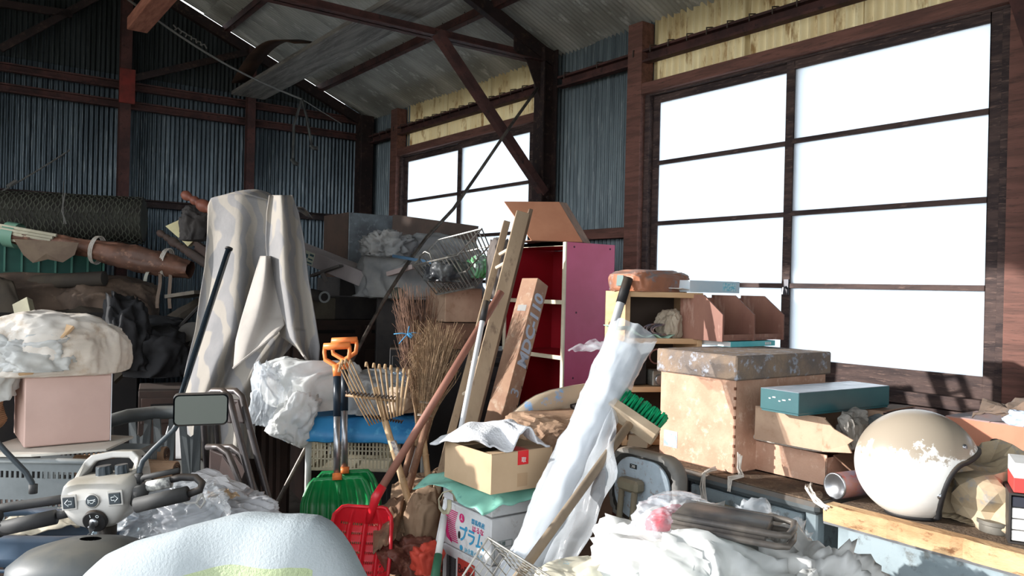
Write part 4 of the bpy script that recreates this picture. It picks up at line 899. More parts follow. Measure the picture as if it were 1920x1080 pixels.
# opened carton on top of it
q = [P(945,378,3.62), P(1048,379,3.68), P(1092,457,3.60), P(996,459,3.56)]; q[2].z = q[3].z = hz+.006; 
th = T('flattened_carton', 'orange-brown carton flap propped up on top of the red shelf', 'box', (q[2]+q[3])/2)
f = MB(); f.add(q, [(0,1,2,3)]); f.o('panel', mk('orange_cardboard', (200,140,108), (188,128,98), sc=5, rough=.8), th, solid=.004)
q2 = [q[1], P(1062,381,3.80), P(1108,456,3.78), q[2]]; q2[2].z = hz+.006; f = MB(); f.add(q2, [(0,1,2,3)]); f.o('flap', cardd, th, solid=.004)
q3 = [q[3], q[2], q2[2]+V((.0,.12,0)), q[3]+V((.02,.16,0))]; f = MB(); f.add(q3, [(0,1,2,3)]); f.o('base', cardd, th, solid=.004)
# long lettered carton
a1, a0 = P(1009,521,3.12), P(958,718,2.98); ax = (a1-a0).normalized(); foot = down(a1, a0, .07)
n2 = (V((.30,-1,0))); n2 = (n2-ax*n2.dot(ax)).normalized(); n1 = ax.cross(n2).normalized()
if n1.x > 0: n1 = -n1
Lb = (a1-foot).length; wx = .078; wl = .078
Mm = Mx(((-n1.x, -n2.x, ax.x, foot.x), (-n1.y, -n2.y, ax.y, foot.y), (-n1.z, -n2.z, ax.z, foot.z), (0,0,0,1)))
th = T('long_carton', 'long brown carton stencilled 3 MDC-110 leaning against the red shelf', 'box', foot)
mdc = mk('mdc_cardboard', (172,138,114), (154,118,98), (182,160,140), sc=7, rough=.8)
MB(Mm).box(0, wx, 0, wl, 0, Lb, b=.002).o('body', mdc, th)
f = MB(Mm); 
for k in range(14): f.bar((wx-.004,-.0012,.15+k*.075),(wx-.010,-.0012,.16+k*.075),.0016,.0012)
f.o('staples', INK('staple', (60,40,36)), th)
Ft = Mm @ Mx.Translation((wx*.5, -.0012, 0)) @ Mx(((0,-1,0,0),(0,0,-1,0),(1,0,0,0),(0,0,0,1)))
ink = INK('pale_stencil', (176,186,204)); s0 = Lb
text('MDC-110', .078, Ft @ Mx.Translation((Lb-.205,0,0)), ink, parent=th, bold=.0028, sx=.95); text('3', .072, Ft @ Mx.Translation((Lb-.455,0,0)), ink, parent=th)
f = MB(Mm); f.box(-.0006,0,.02,.06,Lb-.14,Lb-.115); f.o('tape', mk('grey_tape_patch', (150,150,148), rough=.5), th)
# ladder and boards
tan_ = mk('dusty_tan_wood', (164,144,120), (146,126,104), (120,102,86), sc=6, rough=.75, stretch=(1,1,.25), bump=.2)
A1, A0 = P(950,417,3.10), P(852,790,2.78); B1, B0 = P(980,400,3.02), P(886,770,2.72)
fa, fb = down(A1, A0, .01), down(B1, B0, .01)
th = T('wooden_ladder', 'dusty tan wooden ladder leaning left of the long lettered carton', 'ladder', fa)
for (a, b, ww) in ((fa, A1, .026), (fb, B1, .050)): m = MB(); m.bar(a, b, ww, .030, up=V((-.5,-.8,0))); m.o('rail', tan_, th, bevel=.002)
for py in (485, 512, 616, 690, 746, 820, 890):
    t = (py-417)/(790-417); pa = A1.lerp(A0, t); pb = B1.lerp(B0, t*1.0); MB().tube([pa, pb], .0075, 8).o('rung', mk('pale_rung', (206,190,170), rough=.6), th)
C1, C0 = P(994,396,3.10), P(900,770,2.84); fc = down(C1, C0, .01); m = MB(); m.bar(fc, C1, .016, .05, up=V((-.5,-.8,0)).normalized())
tag(m.o('dark_board', mk('dark_tan_wood', (112,92,76), (92,74,62), sc=6, rough=.75), bevel=.002), 'darker narrow board standing right behind the wooden ladder', 'board')
pa, pb = P(912,565,2.60), P(873,760,2.46); pf = down(pa, pb, .0); th = T('grip_pole', 'thin white pole with a black grip crossing in front of the ladder', 'pole', pf)
g0 = pa.lerp(pb, .2); MB().tube([pf, g0], .0085, 10).o('pole', MC['white_pole'], th, smooth=True); MB().tube([g0, pa], .0105, 10).o('grip', blk, th, smooth=True)
# blue sled and brown paper under it
bl = mk('sled_dusty_blue', (176,160,138), (164,150,134), (96,160,214), sc=4.5, rough=.5)
base = P(1040, 785, 2.62); outl = [(948,786),(966,768),(985,752),(1003,741),(1030,731),(1075,722),(1128,714),(1160,716),(1172,735),(1168,772),(1100,777),(1060,775),(1050,769),(1010,778)]
pts = [P(x, y, 2.62+(x-948)*.0007) for x, y in outl]; dn = (FW*1.0-UP*.25).normalized()
m = MB(); n = len(pts); cc = sum(pts, V())/n; rings = [(0, 1, .0), (0, .90, -.022), (0, .55, -.030)]
vs = [p+dn*.03 for p in pts]
for _, s, dd in rings: vs += [cc+(p-cc)*s+dn*dd for p in pts]
fs = [(k*n+i, k*n+(i+1)%n, (k+1)*n+(i+1)%n, (k+1)*n+i) for k in range(3) for i in range(n)]+[tuple(range(3*n, 4*n))]
m.add(vs, fs); th = T('plastic_sled', 'blue plastic sled covered in tan dust lying below the red shelf', 'sled', cc); m.o('shell', bl, th, smooth=True)
MB().tube([P(x, y, 2.60+(x-948)*.0007) for x, y in ((962,789),(1010,779),(1050,771),(1060,777),(1100,778),(1160,773))], .006, 8).o('rim', mk('bright_blue_rim', (92,160,216), rough=.4), th, smooth=True)
hm = P(1084, 759, 2.655); m = MB(); m.prism([(hm.x, hm.z)], 0, 0) if 0 else None
hx = P(1068,762,2.64); m = MB(); m.tube([P(1072,763,2.655), P(1098,757,2.67)], .0155, 12, flat=.6); m.o('hand_hole_shade', INK('hole', (30,22,20)), th, smooth=True)  # flattened dark tube carries the shade of the grip opening
kraft = mk('brown_kraft_sheet', (160,132,108), (140,112,92), (118,94,78), sc=6, rough=.85, bump=.4, bsc=22, kind='crumple')
tag(blob(P(1040, 845, 2.60), (.17,.14,.085), 41, amp=.3, sc=1.0, sub=5, flat=.5).o('brown_paper', kraft), 'crumpled brown paper heap beneath the blue sled', 'paper')
tag(MB(FR((P(1040,860,2.60).x, P(1040,860,2.60).y+.05, 0))).box(-.22,.18,-.14,.20,0,P(1040,880,2.6).z-.0,b=.004).o('brown_carton', cardd), 'brown carton carrying the crumpled paper below the sled', 'box')
# ------------------------------------------------------------------ red scoop with a long handle, second shovel with pink grip
hd = P(940, 547, 2.75); hs = P(705, 932, 2.50)
red = mk('red_plastic', (222,40,52), (208,32,46), sc=4, rough=.35, spec=.5); rodm = mk('reddish_pole_wood', (150,104,88), (128,88,76), sc=7, rough=.6, stretch=(1,1,.3))
cxh = P(684, 948, 2.50); up_s = (P(684, 940, 2.52)-P(664, 1090, 2.40)).normalized(); rt_s = (R0-up_s*R0.dot(up_s)).normalized(); ou_s = rt_s.cross(up_s).normalized()
def scoop_frame(c, r, u): n = r.cross(u).normalized(); return Mx(((r.x,n.x,u.x,c.x),(r.y,n.y,u.y,c.y),(r.z,n.z,u.z,c.z),(0,0,0,1)))
Ms = scoop_frame(cxh, (rt_s+ou_s*.0).normalized(), up_s)       # y points away from the viewer
th = T('red_scoop', 'red plastic perforated snow scoop on a long reddish wooden pole', 'shovel', P(664,1090,2.4))
W_, Hs = .098, .26; zg = P(700, 1079, 2.42)
def scoop(u, v):
    x = (u*2-1); edge = (1-abs(x)**4); yb = -.045*(abs(x) < 2)*edge; rr = min(1, v*6)
    wd = W_*(1-.35*(1-min(1, v*4))**2)
    rib = .012*(max(0, cos(x*2*pi*2))**4)*min(1, v*8)
    return (x*wd, -.055*edge*min(1, .15+v*5)+rib, -.002-Hs*v)
# slots cut out as real gaps
nu, nv = 64, 72; vs = [scoop(i/nu, j/nv) for i in range(nu+1) for j in range(nv+1)]; fs = []
for i in range(nu):
    for j in range(nv):
        x = (i+.5)/nu*2-1; slot = False
        if (j % 8) in (3, 4) and 8 < j < 68 and (i % 2 == 1) and (int(i) % 16) not in (0, 1, 15, 14, 7+8) and 5 < i < 59: slot = True
        if not slot: fs.append((i*(nv+1)+j, (i+1)*(nv+1)+j, (i+1)*(nv+1)+j+1, i*(nv+1)+j+1))
MB(Ms).add(vs, fs).o('scoop', red, th, smooth=True, solid=.0025)
rimp = [Ms @ V(scoop(0, 1)), Ms @ V(scoop(0, .5)), Ms @ V(scoop(0, .12)), Ms @ V(scoop(0, .02))]+[Ms @ V(scoop(i/12, 0)) for i in range(1, 12)]+[Ms @ V(scoop(1, .02)), Ms @ V(scoop(1, .12)), Ms @ V(scoop(1, .5)), Ms @ V(scoop(1, 1))]
MB().tube(rimp, .006, 8).o('rim', red, th, smooth=True)
soc = hs+(hs-hd).normalized()*.10
MB().tube([hs.lerp(hd, .05), hs, Ms @ V((.012, -.035, -.045))], [.014,.016,.008], 10).o('socket', red, th, smooth=True); MB().tube([hs, hd], .0125, 12).o('pole', rodm, th, smooth=True)
def dgrip(M, wd, hh, r, mat, th, taper=.35):
    m = MB(M); pts = [(0,0,-hh*.9),(-wd*taper*.3,0,-hh*.62),(-wd*.92,0,-hh*.12),(-wd,0,hh*.45),(-wd*.96,0,hh*.9)]
    for s in (1, -1): m.tube([(p[0]*s, p[1], p[2]) for p in pts], [r*1.15,r*1.1,r,r*.9,r*.9], 8, flat=.8)
    m.tube([(-wd*1.04,0,hh*.92),(wd*1.04,0,hh*.92)], r*1.25, 10); m.tube([(0,0,-hh*1.5),(0,0,-hh*.6)], [r*1.35,r*1.7], 12)
    o = m.o('grip', mat, th, smooth=True); return o
pink = mk('faded_pink_plastic', (196,104,96), (180,90,86), sc=8, rough=.5)
g = P(822, 722, 2.85); sb = P(745, 985, 2.68); up_ = (g-sb).normalized(); r_ = (R0*.9-FW*.4); r_ = (r_-up_*r_.dot(up_)).normalized()
th = T('garden_shovel', 'old garden shovel with a faded pink D-grip and mottled wooden shaft', 'shovel', sb)
dgrip(scoop_frame(g, r_, up_), .030, .045, .0085, pink, th)
MB().tube([sb, g-up_*.05], [.014, .012], 12).o('shaft', mk('mottled_bark_wood', (140,106,86), (110,80,66), (170,140,112), sc=14, rough=.8, stretch=(1,1,.4)), th, smooth=True)
rust = mk('rusty_steel', (150,120,96), (124,92,72), (96,70,58), sc=8, rough=.7, metal=.2, dust=.3)
Mb_ = scoop_frame(sb, r_, up_); m = MB(Mb_); m.grid(lambda u, v: ((u*2-1)*.10*(1-.55*v**3), -.02+.035*(u*2-1)**2+.03*v, .02-.24*v), 14, 12); m.o('blade', rust, th, smooth=True, solid=.003)
# ------------------------------------------------------------------ green snow shovels
grn = mk('green_plastic', (18,140,72), (14,122,62), sc=4, rough=.3, spec=.5); org = mk('orange_plastic', (242,140,76), (232,126,66), sc=5, rough=.4)
def snow_shovel(px, py_top, pb, d, label):
    top, bot = P(px, py_top, d+.12), P(px+(2 if d < 2.8 else 0), pb, d); up_ = (top-bot).normalized(); r_ = (R0-up_*R0.dot(up_)).normalized(); n_ = r_.cross(up_)
    M = scoop_frame(bot, r_, up_)
    th = T('snow_shovel', label, 'shovel', down(top, bot, .0), 'green snow shovels with orange grips')
    L = (top-bot).length; dgrip(M @ Mx.Translation((0,0,L-.052)), .046, .046, .0105, org, th)
    MB(M).tube([(0,0,.0),(0,0,L*.55)], .0125, 14).o('steel_shaft', stl, th, smooth=True); MB(M).tube([(0,0,L*.45),(0,0,L-.10)], .0138, 14).o('shaft_sleeve', mk('black_sleeve', (30,40,50), rough=.35), th, smooth=True)
    MB(M).tube([(0,0,-.004),(0,0,.02)], .017, 12).o('collar', org, th, smooth=True)
    W2, H2 = .125, .34
    def bl_(u, v):
        x = u*2-1; wd = W2*(.66+.34*min(1, v*4.2)**.6) if v < .24 else W2*(1+.10*(v-.24))
        rib = .008*abs(sin(x*pi*3.5))**.5*(abs(x) < .93)*min(1, v*9)*(1 if v < .93 else 0)
        return (x*wd, -.006-.02*(1-x*x)*min(1, v*4)-rib, .004-H2*v)
    m = MB(M); m.grid(bl_, 56, 40); m.o('blade', grn, th, smooth=True, solid=.003)
    rp = [bl_(0, 1-.05*i) for i in range(20)]+[bl_(i/14, 0) for i in range(15)]+[bl_(1, .05*i) for i in range(1, 20)]
    MB(M).tube([V(p)+V((0, -.004, 0)) for p in rp], .0055, 8).o('rim', grn, th, smooth=True)
    MB(M).tube([(0,-.018,-.0),(0,-.040,-.06),(0,-.030,-.30)], [.016,.015,.007], 10).o('spine', grn, th, smooth=True)
snow_shovel(646, 634, 886, 2.92, 'rear green snow shovel, its orange grip showing behind the other grip')
snow_shovel(632, 644, 898, 2.80, 'front green snow shovel with a full orange D-grip')
# ------------------------------------------------------------------ bamboo rake
bam = mk('bamboo', (188,160,124), (168,138,104), (130,100,74), sc=10, rough=.5, stretch=(1,1,.3))
def bamboo(m, a, b, r, n=7):
    a, b = V(a), V(b); pts = []; rr = []
    for i in range(n):
        for t, q in ((0,1.25),(.03,1.0),(.5,.96),(.97,1.0)): pts.append(a.lerp(b, (i+t)/n)); rr.append(r*q)
    pts.append(b); rr.append(r*1.2); m.tube(pts, rr, 10)
ra, rb = P(704, 728, 2.78), P(796, 1040, 2.55); rbf = down(ra, rb, .01)
th = T('bamboo_rake', 'bamboo fan rake standing tines up with a pale cane handle', 'rake', rbf)
m = MB(); bamboo(m, rbf, ra, .0115, 9); m.o('handle', bam, th, smooth=True)
up_ = (ra-rb).normalized(); r_ = (R0-up_*R0.dot(up_)).normalized(); n_ = r_.cross(up_).normalized(); cb_ = P(724, 788, 2.72)
MB(FR((0,0,0))).bar(P(738,826,2.685)-V((.006,.008,0)), P(748,852,2.675)-V((.006,.008,0)), .016, .022, up=-FW).o('label_sticker', mk('cream_label', (216,206,190), (120,116,124), sc=70, rough=.5), th)
tips = [(640,690),(642,682),(646,676),(652,674),(660,676),(676,680),(690,682),(700,684),(711,684),(722,686),(734,690),(746,692),(756,694)]
for k, (px, py) in enumerate(tips):
    f = k/(len(tips)-1); b0 = cb_+r_*((f-.5)*.115)+up_*.0; tp = P(px+(12 if k > 4 else -2), py, 2.80); pts = []
    for i in range(9):
        t = i/8; pts.append(b0.lerp(tp, t)-FW*(.02*sin(pi*t)*.6)+UP*0)
    pts += [tp+UP*.003-FW*.010, tp-UP*.002-FW*.018, tp-UP*.012-FW*.022]
    m = MB(); m.tube(pts, .0042, 6, flat=.4); m.o('tine', bam, th, smooth=True)
m = MB()
for (pa, pb_, a) in (((648,735),(742,745),.0),((690,779),(756,790),0)):
    A, B = P(*pa, 2.735), P(*pb_, 2.735); m.tube([A.lerp(B, i/40)+FW*(.010*cos(i*2.1)-.004)+UP*.006*sin(i*2.1) for i in range(41)], .0026, 5)
m.o('lashing', mk('dark_wire', (74,58,50), rough=.6), th, smooth=True)
MB().tube([P(648,741,2.75), P(742,752,2.75)], .005, 6).o('cross_bar', bam, th, smooth=True)
# ------------------------------------------------------------------ twig brooms
twg = mk('twigs', (150,124,96), (118,94,72), (190,166,134), sc=40, rough=.8); twd = mk('dark_twigs', (118,88,70), (92,68,56), sc=40, rough=.8)
def broom(label, neck, top, spread, n, mat, foot, hr, hmat, seed, ties, bam_=False):
    rnd = random.Random(seed); th = T('twig_broom', label, 'broom', foot)
    ax = (top-neck); L = ax.length; ax.normalize(); e1 = (R0-ax*R0.dot(ax)).normalized(); e2 = ax.cross(e1)
    m = MB()
    for k in range(n):
        a = rnd.uniform(0, 2*pi); q = sqrt(rnd.random()); d1 = e1*cos(a)+e2*sin(a)*.6; ln = L*rnd.uniform(.55, 1.06); p0 = neck+d1*.020*q-ax*rnd.uniform(0,.06); pts = [p0]; bend = rnd.uniform(-1,1)
        for i in range(1, 6):
            t = i/5; pts.append(neck+d1*(.022*q+spread*q*t**1.25)+ax*(ln*t)+e1*(bend*.015*t*t)+V((rnd.uniform(-1,1),rnd.uniform(-1,1),rnd.uniform(-1,1)))*.006*t)
        m.tube(pts, [.0016,.0015,.0013,.0011,.0009,.0006], 3, cap=False)
        if rnd.random() < .5:
            j = rnd.choice((2,3,4)); s = pts[j]; m.tube([s, s+ax*.04+d1*.012*rnd.uniform(0,2)+e1*rnd.uniform(-.02,.02), s+ax*.08+d1*.02+e1*rnd.uniform(-.04,.04)], [.0010,.0008,.0005], 3, cap=False)
    m.o('twigs', mat, th, kind='stuff')
    m = MB(); (bamboo(m, foot, neck, hr, 9) if bam_ else m.tube([foot, neck+ax*.05], [hr, hr*.9], 10)); m.o('handle', hmat, th, smooth=True)
    for t in ties:
        m = MB(); c = neck+ax*t; rr = .026+spread*.35*(max(t,0)/L)**1.25
        m.tube([c+e1*(rr*cos(i*pi/10))+e2*(rr*.75*sin(i*pi/10))+ax*(.004*i/20) for i in range(41)], .0018, 5); m.o('tie_wire', mk('galv_wire', (170,160,150), rough=.4, metal=.6), th)
    return th, e1, e2, ax
nA, tA = P(792, 800, 2.98), P(778, 545, 3.08)
thA, e1, e2, ax = broom('taller dark twig broom tied with blue ribbon', nA, tA, .060, 380, twd, down(P(806,789,2.95), P(770,900,2.86), .01), .013, MC['mottled_bark_wood'], 11, (.06,))
c = P(764, 627, 2.93); m = MB()
m.tube([c+R0*x+UP*z for x, z in ((-.05,.0),(-.02,.004),(0,0),(.02,.008),(.05,.004))], .004, 6, flat=.5); m.tube([c+R0*x+UP*z for x, z in ((-.03,-.035),(-.01,-.010),(0,0),(.006,.03))], .004, 6, flat=.5); m.tube([c+R0*x+UP*z for x, z in ((0,0),(.012,-.012),(.02,-.004),(.006,.004),(0,0))], .0045, 6)
m.o('ribbon', mk('blue_ribbon', (66,140,186), rough=.5), thA, smooth=True)
nB, tB = P(792, 806, 2.80), P(822, 612, 2.88)
broom('shorter blond twig broom fanned in sunlight on a bamboo handle', nB, tB, .080, 520, twg, down(P(795,817,2.80), P(809,937,2.72), .01), .0115, bam, 12, (.045,.09), True)
# ------------------------------------------------------------------ low white rack with tarpaulin and basket behind the shovels
PTop = P(640, 806, 3.06); tz = PTop.z; y0t = P(560, 850, 3.0); xa, xb = P(566,850,3.02), P(782,850,3.02)
ct = (xa+xb)/2; th = T('utility_table', 'white steel table covered by blue sheeting behind the green shovels', 'table', (ct.x, ct.y, 0))
e = (xb-xa); e.z = 0; Lx = e.length; e.normalize(); f_ = V((-e.y, e.x, 0)); wp = mk('white_painted_steel', (206,208,206), (180,180,176), sc=9, rough=.5)
Mt_ = Mx(((e.x,f_.x,0,xa.x),(e.y,f_.y,0,xa.y),(0,0,1,0),(0,0,0,1)))
MB(Mt_).box(-.02, Lx, 0, .45, tz-.025, tz, b=.003).o('tabletop', wp, th)
for x in (.0, Lx-.04):
    for y in (.02, .42): MB(Mt_).tube([(x+.02, y, 0), (x+.02, y, tz-.025)], .0125, 10).o('leg', wp, th)
for y in (.02, .42): MB(Mt_).tube([(.02, y, .25), (Lx-.02, y, .25)], .008, 8).o('rail', wp, th)
bst = mk('blue_tarpaulin', (52,136,190), (40,112,166), (84,160,204), sc=5, rough=.45, spec=.4, bump=.4, bsc=20, kind='crumple')
def tarp(u, v):
    x = -.06+(Lx+.06)*u; y = -.03+.46*v; e_ = max(0, .10-v)*.5
    return Mt_ @ V((x, y, tz+.012+.03*min(1, v*8)-e_*.9+.008*NZ.noise(V((u*8, v*5, 2)))))
tag(drape(tarp, 44, 20, 'blue_tarpaulin', bst, th=.012), 'bright blue folded tarpaulin along the edge of the white table', 'tarpaulin')
def onT(x, y, z=0): return Mt_ @ V((x, y, tz+z))
bag('wrapped_bedding', 'rounded bundle in sunlit white plastic on the left of the blue tarpaulin', onT(.0, .17, .075), (.16,.16,.115), 51, bagw, amp=.35, sc=1.3, sq=.7, cat='bundle')
bag('wrapped_bedding', 'grey-blue plastic wrapped bundle on the right half of the blue tarpaulin', onT(.27, .20, .065), (.17,.15,.090), 52, mk('greyblue_film', (150,156,160), (172,170,164), (110,130,150), sc=6, rough=.35, bump=.5, bsc=22, kind='crumple'), amp=.35, sq=.6, cat='bundle')
bag('plastic_bag', 'limp white plastic bag tail hanging from the left corner of the white table', onT(-.055, -.04, -.03), (.055,.04,.09), 53, bagw, amp=1.0, sc=1.6, flat=.95, M=Mx.Rotation(.5, 4, 'Y'))
bag('plastic_bag', 'thin translucent bag skirt draping left of the bundle behind the folding chairs', onT(-.13, .03, .02), (.06,.05,.10), 54, bagm, amp=.9, sc=1.6, flat=.9)
bag('cloth_bundle', 'beige knotted cloth at the foot of the rake tines', P(756, 770, 2.95), (.045,.05,.05), 55, mk('beige_cloth', (176,156,136), (154,134,114), sc=7, rough=.8), amp=.6, cat='cloth')
bag('cloth_bundle', 'blue and white striped cloth roll behind the rake tines', P(748, 735, 3.2), (.06,.05,.05), 56, mk('striped_cloth', (196,206,212), rough=.8, wave=((110,146,176), 26, 'X', .4, .6)), amp=.3, cat='cloth')
# slotted basket under the top
bz1 = tz-.034; bh_ = .125; th = T('plastic_basket', 'cream slotted plastic basket hanging under the white table', 'basket', onT(.15, .1, -.16))
crm = mk('cream_plastic', (196,188,168), (180,172,150), sc=8, rough=.5)
def slotted(M, L, h, mat, th, nx, rows, nm='side_panel', t=.003):
    m = MB(M); m.box(0,L,0,t,0,h*.10); m.box(0,L,-.004,t+.002,h*.90,h); st = L/nx; rh = (h*.80)/rows
    for i in range(nx+1): m.box(max(0,i*st-st*.2), min(L,i*st+st*.2), 0, t, h*.10, h*.90)
    for r in range(1, rows): m.box(0, L, 0, t, h*.10+r*rh-rh*.07, h*.10+r*rh+rh*.07)
    return m.o(nm, mat, th)
Lb_ = Lx*.72; Mq = Mt_ @ Mx.Translation((.02, .045, bz1-bh_))
slotted(Mq, Lb_, bh_, crm, th, 22, 3); slotted(Mq @ Mx.Rotation(pi/2, 4, 'Z'), .24, bh_, crm, th, 12, 3); slotted(Mq @ Mx.Translation((Lb_,0,0)) @ Mx.Rotation(pi/2, 4, 'Z'), .24, bh_, crm, th, 12, 3); slotted(Mq @ Mx.Translation((0,.24,0)), Lb_, bh_, crm, th, 22, 3)
MB(Mq).box(0,Lb_,0,.24,0,.003).o('base', crm, th)
# brown sheets, paper and small tools low in the middle
def bent(a, b, c_, d, sag, sd, nu=18, nv=12):
    a, b, c_, d = [V(q) for q in (a, b, c_, d)]
    def f(u, v): p = a.lerp(b, u).lerp(d.lerp(c_, u), v); return p+V((.3,-.5,.6))*sag*sin(pi*u)*sin(pi*v)+V((0,0,1))*.014*fract(V((u*2, v*2, sd)), 1.3, sd, 3)
    return f
brn = mk('brown_sheet', (156,130,106), (134,108,86), sc=6, rough=.8)
tag(drape(bent(P(735,905,2.80), P(828,880,2.95), P(826,960,2.60), P(726,1010,2.50), .05, 2), 18, 14, 'brown_sheet', brn, th=.004, smooth=False), 'bent light brown sheet behind the bamboo handles', 'sheet')
tag(drape(bent(P(700,960,2.62), P(760,925,2.66), P(742,1010,2.45), P(700,1040,2.40), .04, 3), 14, 12, 'brown_sheet', rust, th=.004), 'rusty curved metal sheet next to the red scoop', 'sheet')
bag('brown_sack', 'rounded brown sack standing behind the bamboo broom handle', P(792, 1012, 2.55), (.05,.05,.10), 61, brn, amp=.3, cat='sack')
bag('leaf_bag', 'torn red-brown paper bag of debris on the floor right of the red scoop', P(768, 1062, 2.50), (.075,.06,.05), 62, mk('redbrown_wrap', (124,74,62), (96,58,50), (160,110,92), sc=9, rough=.5, bump=.5, bsc=26, kind='crumple'), amp=.9, cat='bag')
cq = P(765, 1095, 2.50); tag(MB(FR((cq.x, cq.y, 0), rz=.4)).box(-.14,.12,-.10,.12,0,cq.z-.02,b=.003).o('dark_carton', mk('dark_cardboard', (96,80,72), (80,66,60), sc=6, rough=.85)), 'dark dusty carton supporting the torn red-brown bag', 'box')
a, b = P(833, 968, 2.30), P(822, 1040, 2.22); f0 = down(a, b, .30); th = T('toy_spade', 'white pole with a green socket and pale blue blade beside the fruit carton', 'spade', f0)
MB().tube([b, a], .010, 10).o('shaft', wht, th, smooth=True); MB().tube([b.lerp(f0, .3), b], [.0135,.0115], 10).o('socket', mk('dark_green_socket', (60,110,84), rough=.5), th, smooth=True)
MB().tube([b.lerp(f0, .3), b.lerp(f0, .5), f0], [.016,.05,.055], 12, flat=.25).o('blade', mk('pale_blue_blade', (150,180,190), rough=.5), th, smooth=True)
bag('red_glove', 'crumpled orange-red rubber glove beside the green socket', P(800, 1070, 2.28), (.035,.03,.045), 63, mk('orange_red_rubber', (198,74,58), rough=.5), amp=.7, sub=4, cat='glove')
# ------------------------------------------------------------------ furniture and cartons in the far corner
drk = mk('dark_varnished_wood', (66,50,44), (52,42,38), sc=5, rough=.7, dust=.6, dustc=(84,76,70)); drg = mk('dusty_dark_grey', (70,66,64), (56,54,54), sc=7, rough=.8)
def cab(nm, label, M, w, l, h, mat, doors=2, drawers=0, cat='cabinet'):
    th = T(nm, label, cat, M.translation); MB(M).box(0,w,0,l,0,h,b=.003).o('body', mat, th)
    for k in range(doors):
        a = w*k/doors; d = MB(M).box(a+.012,a+w/doors-.012,-.012,0,.03,h-.03-(.14 if drawers else 0),b=.002).o('door', mat, th)
        MB(M).box(a+w/doors-.05,a+w/doors-.035,-.024,-.012,h*.5,h*.5+.09,b=.002).o('handle', blk, d)
    for k in range(drawers):
        a = w*k/drawers; d = MB(M).box(a+.012,a+w/drawers-.012,-.012,0,h-.14,h-.03,b=.002).o('drawer', mat, th); MB(M).box(a+.05,a+w/drawers-.05,-.016,-.012,h-.075,h-.055).o('slot', INK('slot', (16,14,14)), d)  # slot is a near-black strip coloured as the shade inside it
    return th
zc = P(640, 602, 4.55).z; a = P(575, 602, 4.55); cab('low_cabinet', 'dark wooden cabinet with slotted drawers behind the draped sheet', FR((a.x, a.y, 0), rz=radians(-8)), .66, .32, zc, drk, 2, 2)
a = P(590, 548, 4.62); m = FR((a.x, a.y+.03, zc+.002), rz=radians(-8)); tag(MB(m).box(0,.60,0,.28,0,.135,b=.004).o('grey_case', drg), 'dusty grey case lying on the dark cabinet', 'case')
tag(MB(FR((a.x-.03, a.y-.035, zc+.003), rz=radians(-8))).box(0,.14,.0,.05,0,.125,b=.006).box(.003,.137,-.002,.0,.060,.064).o('block_box', mk('dim_beige_block', (104,98,84), (90,84,74), sc=8, rough=.8)), 'dim beige block-shaped box at the left end of the dark cabinet', 'box')
a = P(585, 552, 4.5); b = P(608, 557, 4.35); tag(MB().tube([a+(a-b)*2, b], .032, 16).o('paper_roll', drg, auto=40), 'grey cardboard roll with its pale ring end facing out', 'roll')
q = (b-a).normalized(); tag(MB(Mx.Translation(b+q*.001) @ q.to_track_quat('Z','Y').to_matrix().to_4x4()).lathe([(.022,0),(.032,0),(.032,.004),(.022,.004)], 18).o('roll_end_ring', mk('pale_ring', (170,176,176), rough=.5)), 'pale ring closing the end of the grey cardboard roll', 'ring')
for k, (px, py) in enumerate(((744, 550), (722, 545))):
    c = P(px, py, 3.95+.12*k); tag(MB(Mx.Translation(c) @ (-FW).to_track_quat('Z','Y').to_matrix().to_4x4()).lathe([(0,.0),(.027,.0),(.030,-.004),(.030,-.20),(0,-.20)], 20).o('round_tube', mk('dull_green_grey', (92,96,84), (78,80,72), sc=12, rough=.8), auto=40), ['dull green-grey tube end seen right of the curved steel rod', 'darker round tube end partly hidden behind the curved steel rod'][k], 'tube')
# tall grey carton and long white carton
Mg2, wg2, lg2, hg2 = corner(652, 520, 398, 606, 738, d=4.9)
th = T('grey_carton', 'big grey-blue dusty carton on the rear stack, its brown side towards the corner', 'box', Mg2.translation)
MB(Mg2).box(0,wg2,0,lg2,0,hg2,b=.004).o('body', [mk('grey_blue_carton', (116,124,128), (92,96,100), (134,142,146), sc=7, rough=.8)], th)
MB(Mg2).box(-.004,0,.004,lg2,0,hg2).o('side_panel', mk('dark_brown_board', (76,60,52), (64,52,46), sc=6, rough=.8), th)
MB(Mg2).box(.0,wg2+.1,.12,lg2+.1,-(Mg2.translation.z),-.003,b=.004).o('pallet_stack', drg, th)
a, b = P(566,480,4.35), P(728,546,4.10); d = (b-a).normalized(); up_ = (UP-d*UP.dot(d)).normalized(); n_ = d.cross(up_)
if n_.dot(FW) < 0: n_ = -n_
Ml = Mx(((d.x,n_.x,up_.x,a.x),(d.y,n_.y,up_.y,a.y),(d.z,n_.z,up_.z,a.z),(0,0,0,1))); Ll = (b-a).length
th = T('long_white_carton', 'long pale carton with stickers sloping across the dark rear shelf', 'box', Ml @ V((Ll,0,-.04)))
MB(Ml).box(-.25,Ll,0,.16,-.035,.045,b=.002).o('body', mk('pale_long_carton', (178,170,170), (166,158,158), sc=5, rough=.7), th)
MB(Ml).box(Ll-.055,Ll+.05,-.001,.162,-.036,.046,b=.002).o('end_sleeve', cardd, th)
MB(Ml).box(.012,.085,-.0012,-.0002,-.030,.038).o('shipping_label', mk('shipping_label', (206,210,190), (190,200,186), sc=30, rough=.5), th)
MB(Ml).box(.022,.042,-.002,-.001,.0,.022).box(.052,.080,-.002,-.001,.018,.030).box(.048,.078,-.002,-.001,-.004,.004).box(.016,.078,-.002,-.001,-.024,-.016).o('print', INK('grey_green', (70,100,110)), th, kind='stuff')
